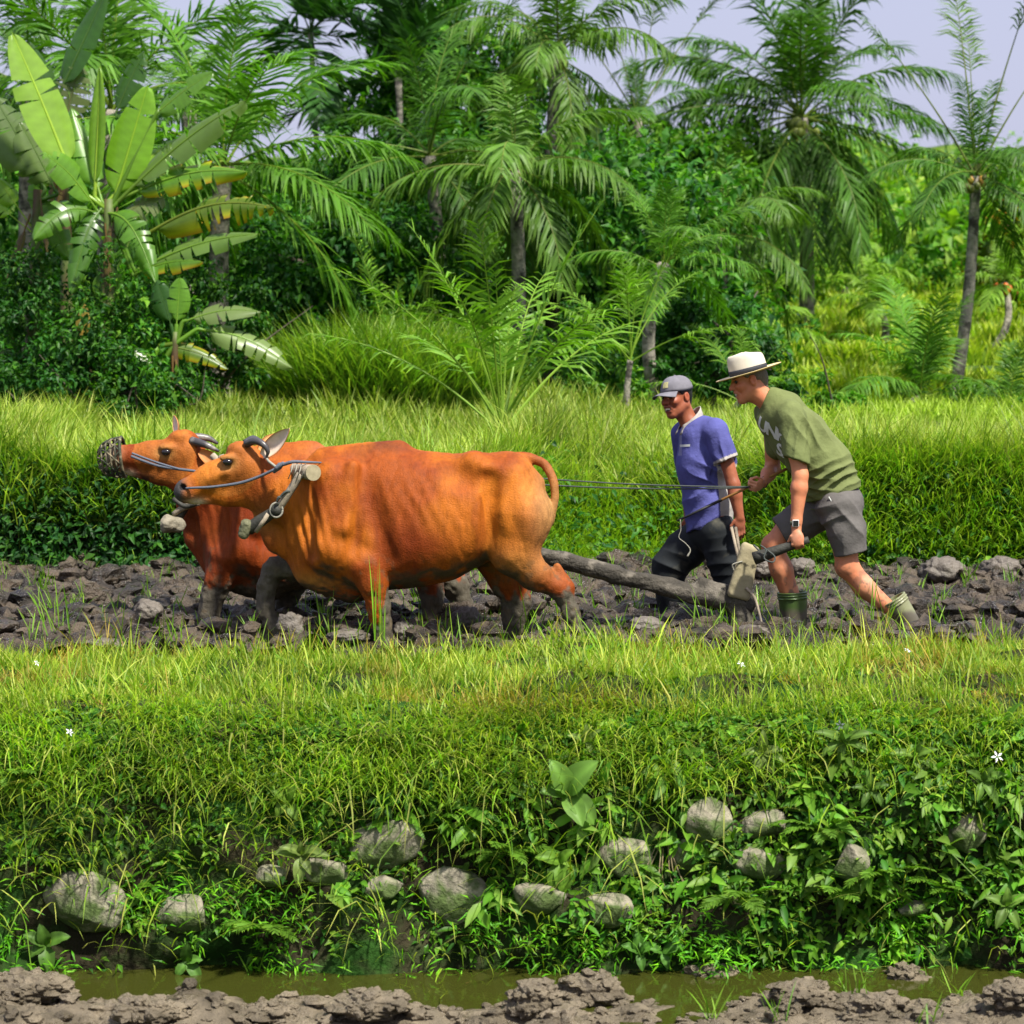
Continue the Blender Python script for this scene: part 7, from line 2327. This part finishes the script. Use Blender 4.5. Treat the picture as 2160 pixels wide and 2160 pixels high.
rosette('seedling', 'weed with pale upturned leaves below the leaning man', 1235, 1560, [(160, 20, 1.0), (40, 20, 1.0), (90, 25, 1.0), (-60, 25, .9)], .11, .035, 516, PALE, out=.08)
rosette('seedling', 'weed with narrow leaves between the two flowered seedlings', 1830, 1660, [(100, 20, 1.0), (170, 20, .9), (-50, 25, 1.0), (-120, 25, .9), (20, 20, .9)], .12, .04, 517, (.09, .16, .04), out=.08)
# ferns: small pinnate leaves
FERN = frond_mesh('fern_frond', .34, .5, .9, 22, .075, .2, 5, ((.10, .19, .03), (.12, .18, .04)), .020, .1, .10)
FERN.materials.append(M_weed)
for k, (lb, px, py) in enumerate([('fern right of the pale middle stones', 1735, 1752), ('fern at the left edge high on the bank', 40, 1640), ('fern under the stone half hidden at the right', 1850, 1850), ('fern drooping near the lower right edge', 1990, 1880),
                                  ('bright fern tuft in the dark hollow right of centre', 1555, 1900), ('bright fern tuft low at the right', 1760, 1890), ('fern beside the squarish boulder', 1060, 1800), ('fern over the water left of centre', 560, 1960)]):
    g = bank_hit(px, py)
    o = empty('fern', g + [0, -.03, 0]); tag(o, lb, 'fern', 'ferns on the near bank')
    for j in range(6):
        f = obj('frond', FERN, None, o); f.rotation_euler = (random.uniform(-.3, .3), random.uniform(-.3, .2), R(-170 + 32 * j + random.uniform(-10, 10)))
        s = random.uniform(.45, .85); f.scale = (s, s, s)
# dangling dry roots
rt = empty('root_tangle', bank_hit(1400, 1790) + [0, -.08, 0]); tag(rt, 'tangle of dry pale roots hanging down the right half of the bank', 'roots')
for k in range(9):
    x = random.uniform(-.09, .09)
    obj('root', tube_mesh('root', [(x * .4, 0, random.uniform(-.02, .05)), (x + random.uniform(-.03, .03), -.05, -.12), (x * 1.6 + random.uniform(-.05, .05), -.04, -.25), (x * 1.9 + random.uniform(-.10, .10), -.03, -random.uniform(.3, .5))], [.0032, .003, .0022, .0015], 4), mat_surface('dry_root', (.20, .16, .085), var=.3) if k == 0 else bpy.data.materials['dry_root'], rt)
# white star flowers
PET = []
for k in range(5):
    a = 2 * math.pi * k / 5
    t = np.array([math.cos(a), 0, math.sin(a)]); s = np.array([-math.sin(a), 0, math.cos(a)])
    b = len(PET)
    PET += [t * .004, t * .018 + s * .006 + [0, -.004, 0], t * .036 + [0, -.001, 0], t * .018 - s * .006 + [0, -.004, 0]]
FLW = mesh_np('flower', np.array(PET), np.array([[4 * k, 4 * k + 1, 4 * k + 2, 4 * k + 3] for k in range(5)]))
FLW.materials.append(mat_surface('petal', (.75, .76, .80), rough=.6, var=.05))
for lb, px, py, s in [('white star flower on the long-leaved seedling', 1764, 1546, 1.2), ('white star flower at the right edge', 2086, 1612, 1.2), ('white star flower at the left end of the bank top', 160, 1562, 1.0), ('white star flower in the turf below the plough', 1562, 1424, 1.0), ('white star flower in the turf at the right', 1912, 1394, .9), ('small white flower in the turf at the left', 80, 1420, .8)]:
    g = bank_hit(px, py)
    o = obj('flower', FLW, None, None, g + [0, -.14 if py > 1500 else -.03, .06])
    s *= .75; o.scale = (s, s, s); o.rotation_euler = (random.uniform(-1.2, .3), random.uniform(0, 1), random.uniform(-.9, .9))
    tag(o, lb, 'flower', 'white flowers on the near bank')

# ------------------------------------------------------------------ wet field at the bottom
for k, (lb, px, py, w, h) in enumerate([('crumbly round mud mound at the water left of the right half', 1128, 2098, 110, 84), ('tall crumbly mud mound next to the round one', 1250, 2085, 140, 84), ('wide mud mound in the water right of centre', 1490, 2052, 150, 78), ('low mud mound with stubble behind the tall one', 1345, 2036, 110, 44),
                                        ('round mud clod standing in the water at the right', 1915, 2062, 96, 60), ('broad mud mound near the bottom right', 1855, 2118, 120, 66), ('rough mud mound left of the grass sprout', 1690, 2086, 120, 56), ('low mud lump near the bank at the far right', 2110, 2030, 80, 34),
                                        ('mud heap in the lower left corner', 60, 2075, 170, 70), ('mud mound right of the left heap', 300, 2126, 130, 52), ('rough mound at the bottom left of centre', 780, 2112, 150, 56), ('small mud lump in the water left of centre', 640, 2078, 110, 30), ('flat lump beside the trampled stubble', 560, 2130, 120, 40), ('small clod by the bank at right', 1715, 2022, 90, 34), ('clods at the right corner', 2140, 2090, 110, 60)]):
    clod('mud_mound', lb, px, py, w, h, low_z, -6.2, -3.9, M_mud2, 700 + k, 'mud mound', 'mud mounds in the wet field', .9, 4, .42, 1.0, .45, .0)
r = np.random.default_rng(15)
mb = MB()
for k in range(2600):
    y = r.uniform(-5.6, -4.25); x = r.uniform(-3, 3)
    z = float(low_z(np.array([x]), np.array([y]))[0])
    if z < Z_WATER - .01: continue
    s = .008 + .035 * r.random() ** 2.5
    v, f = LUMPS[int(r.integers(0, 24))]
    mb.add(v * s * [r.uniform(.8, 1.4), 1, r.uniform(.7, 1.2)] + [x, y, z + s * .2], None, f)
tag(obj('mud_crumbs', mb.mesh('mud_crumbs', False), M_mud2), 'crumbs of wet mud over the lower field', 'mud', kind='stuff')
pts = [ground_hit(px, py, low_z, -6.2, -3.9) for px, py in ((1795, 2105), (1800, 2100), (1640, 2150), (1500, 2150), (1550, 2020), (2020, 2100), (1960, 2160), (800, 2040), (830, 2075), (880, 2055), (540, 2080), (1120, 2070), (1160, 2045), (1580, 2060), (1620, 2040), (930, 2060), (690, 2060), (2080, 2070), (1980, 2090))]
tufts(pts, 9, .16, .008, LIME, 'grass_sprouts', 'bright grass sprouts and stubble standing in the wet field', 17, .03, (.1, 1.0), (.0, .6))
tufts([ground_hit(px, py, low_z, -6.2, -3.9) + [0, 0, .03] for px, py in ((770, 2060), (850, 2080), (640, 2040), (1130, 2110), (1420, 2050), (1560, 2080), (930, 2120), (500, 2100), (1750, 2040), (2000, 2060))], 10, .34, .007, [(.13, .19, .03), (.19, .21, .07), (.24, .15, .07)], 'fallen_straw', 'fallen green and straw-coloured stems lying over the water', 18, .10, (1.15, 1.5), (.0, .25), None, None, 'straw')
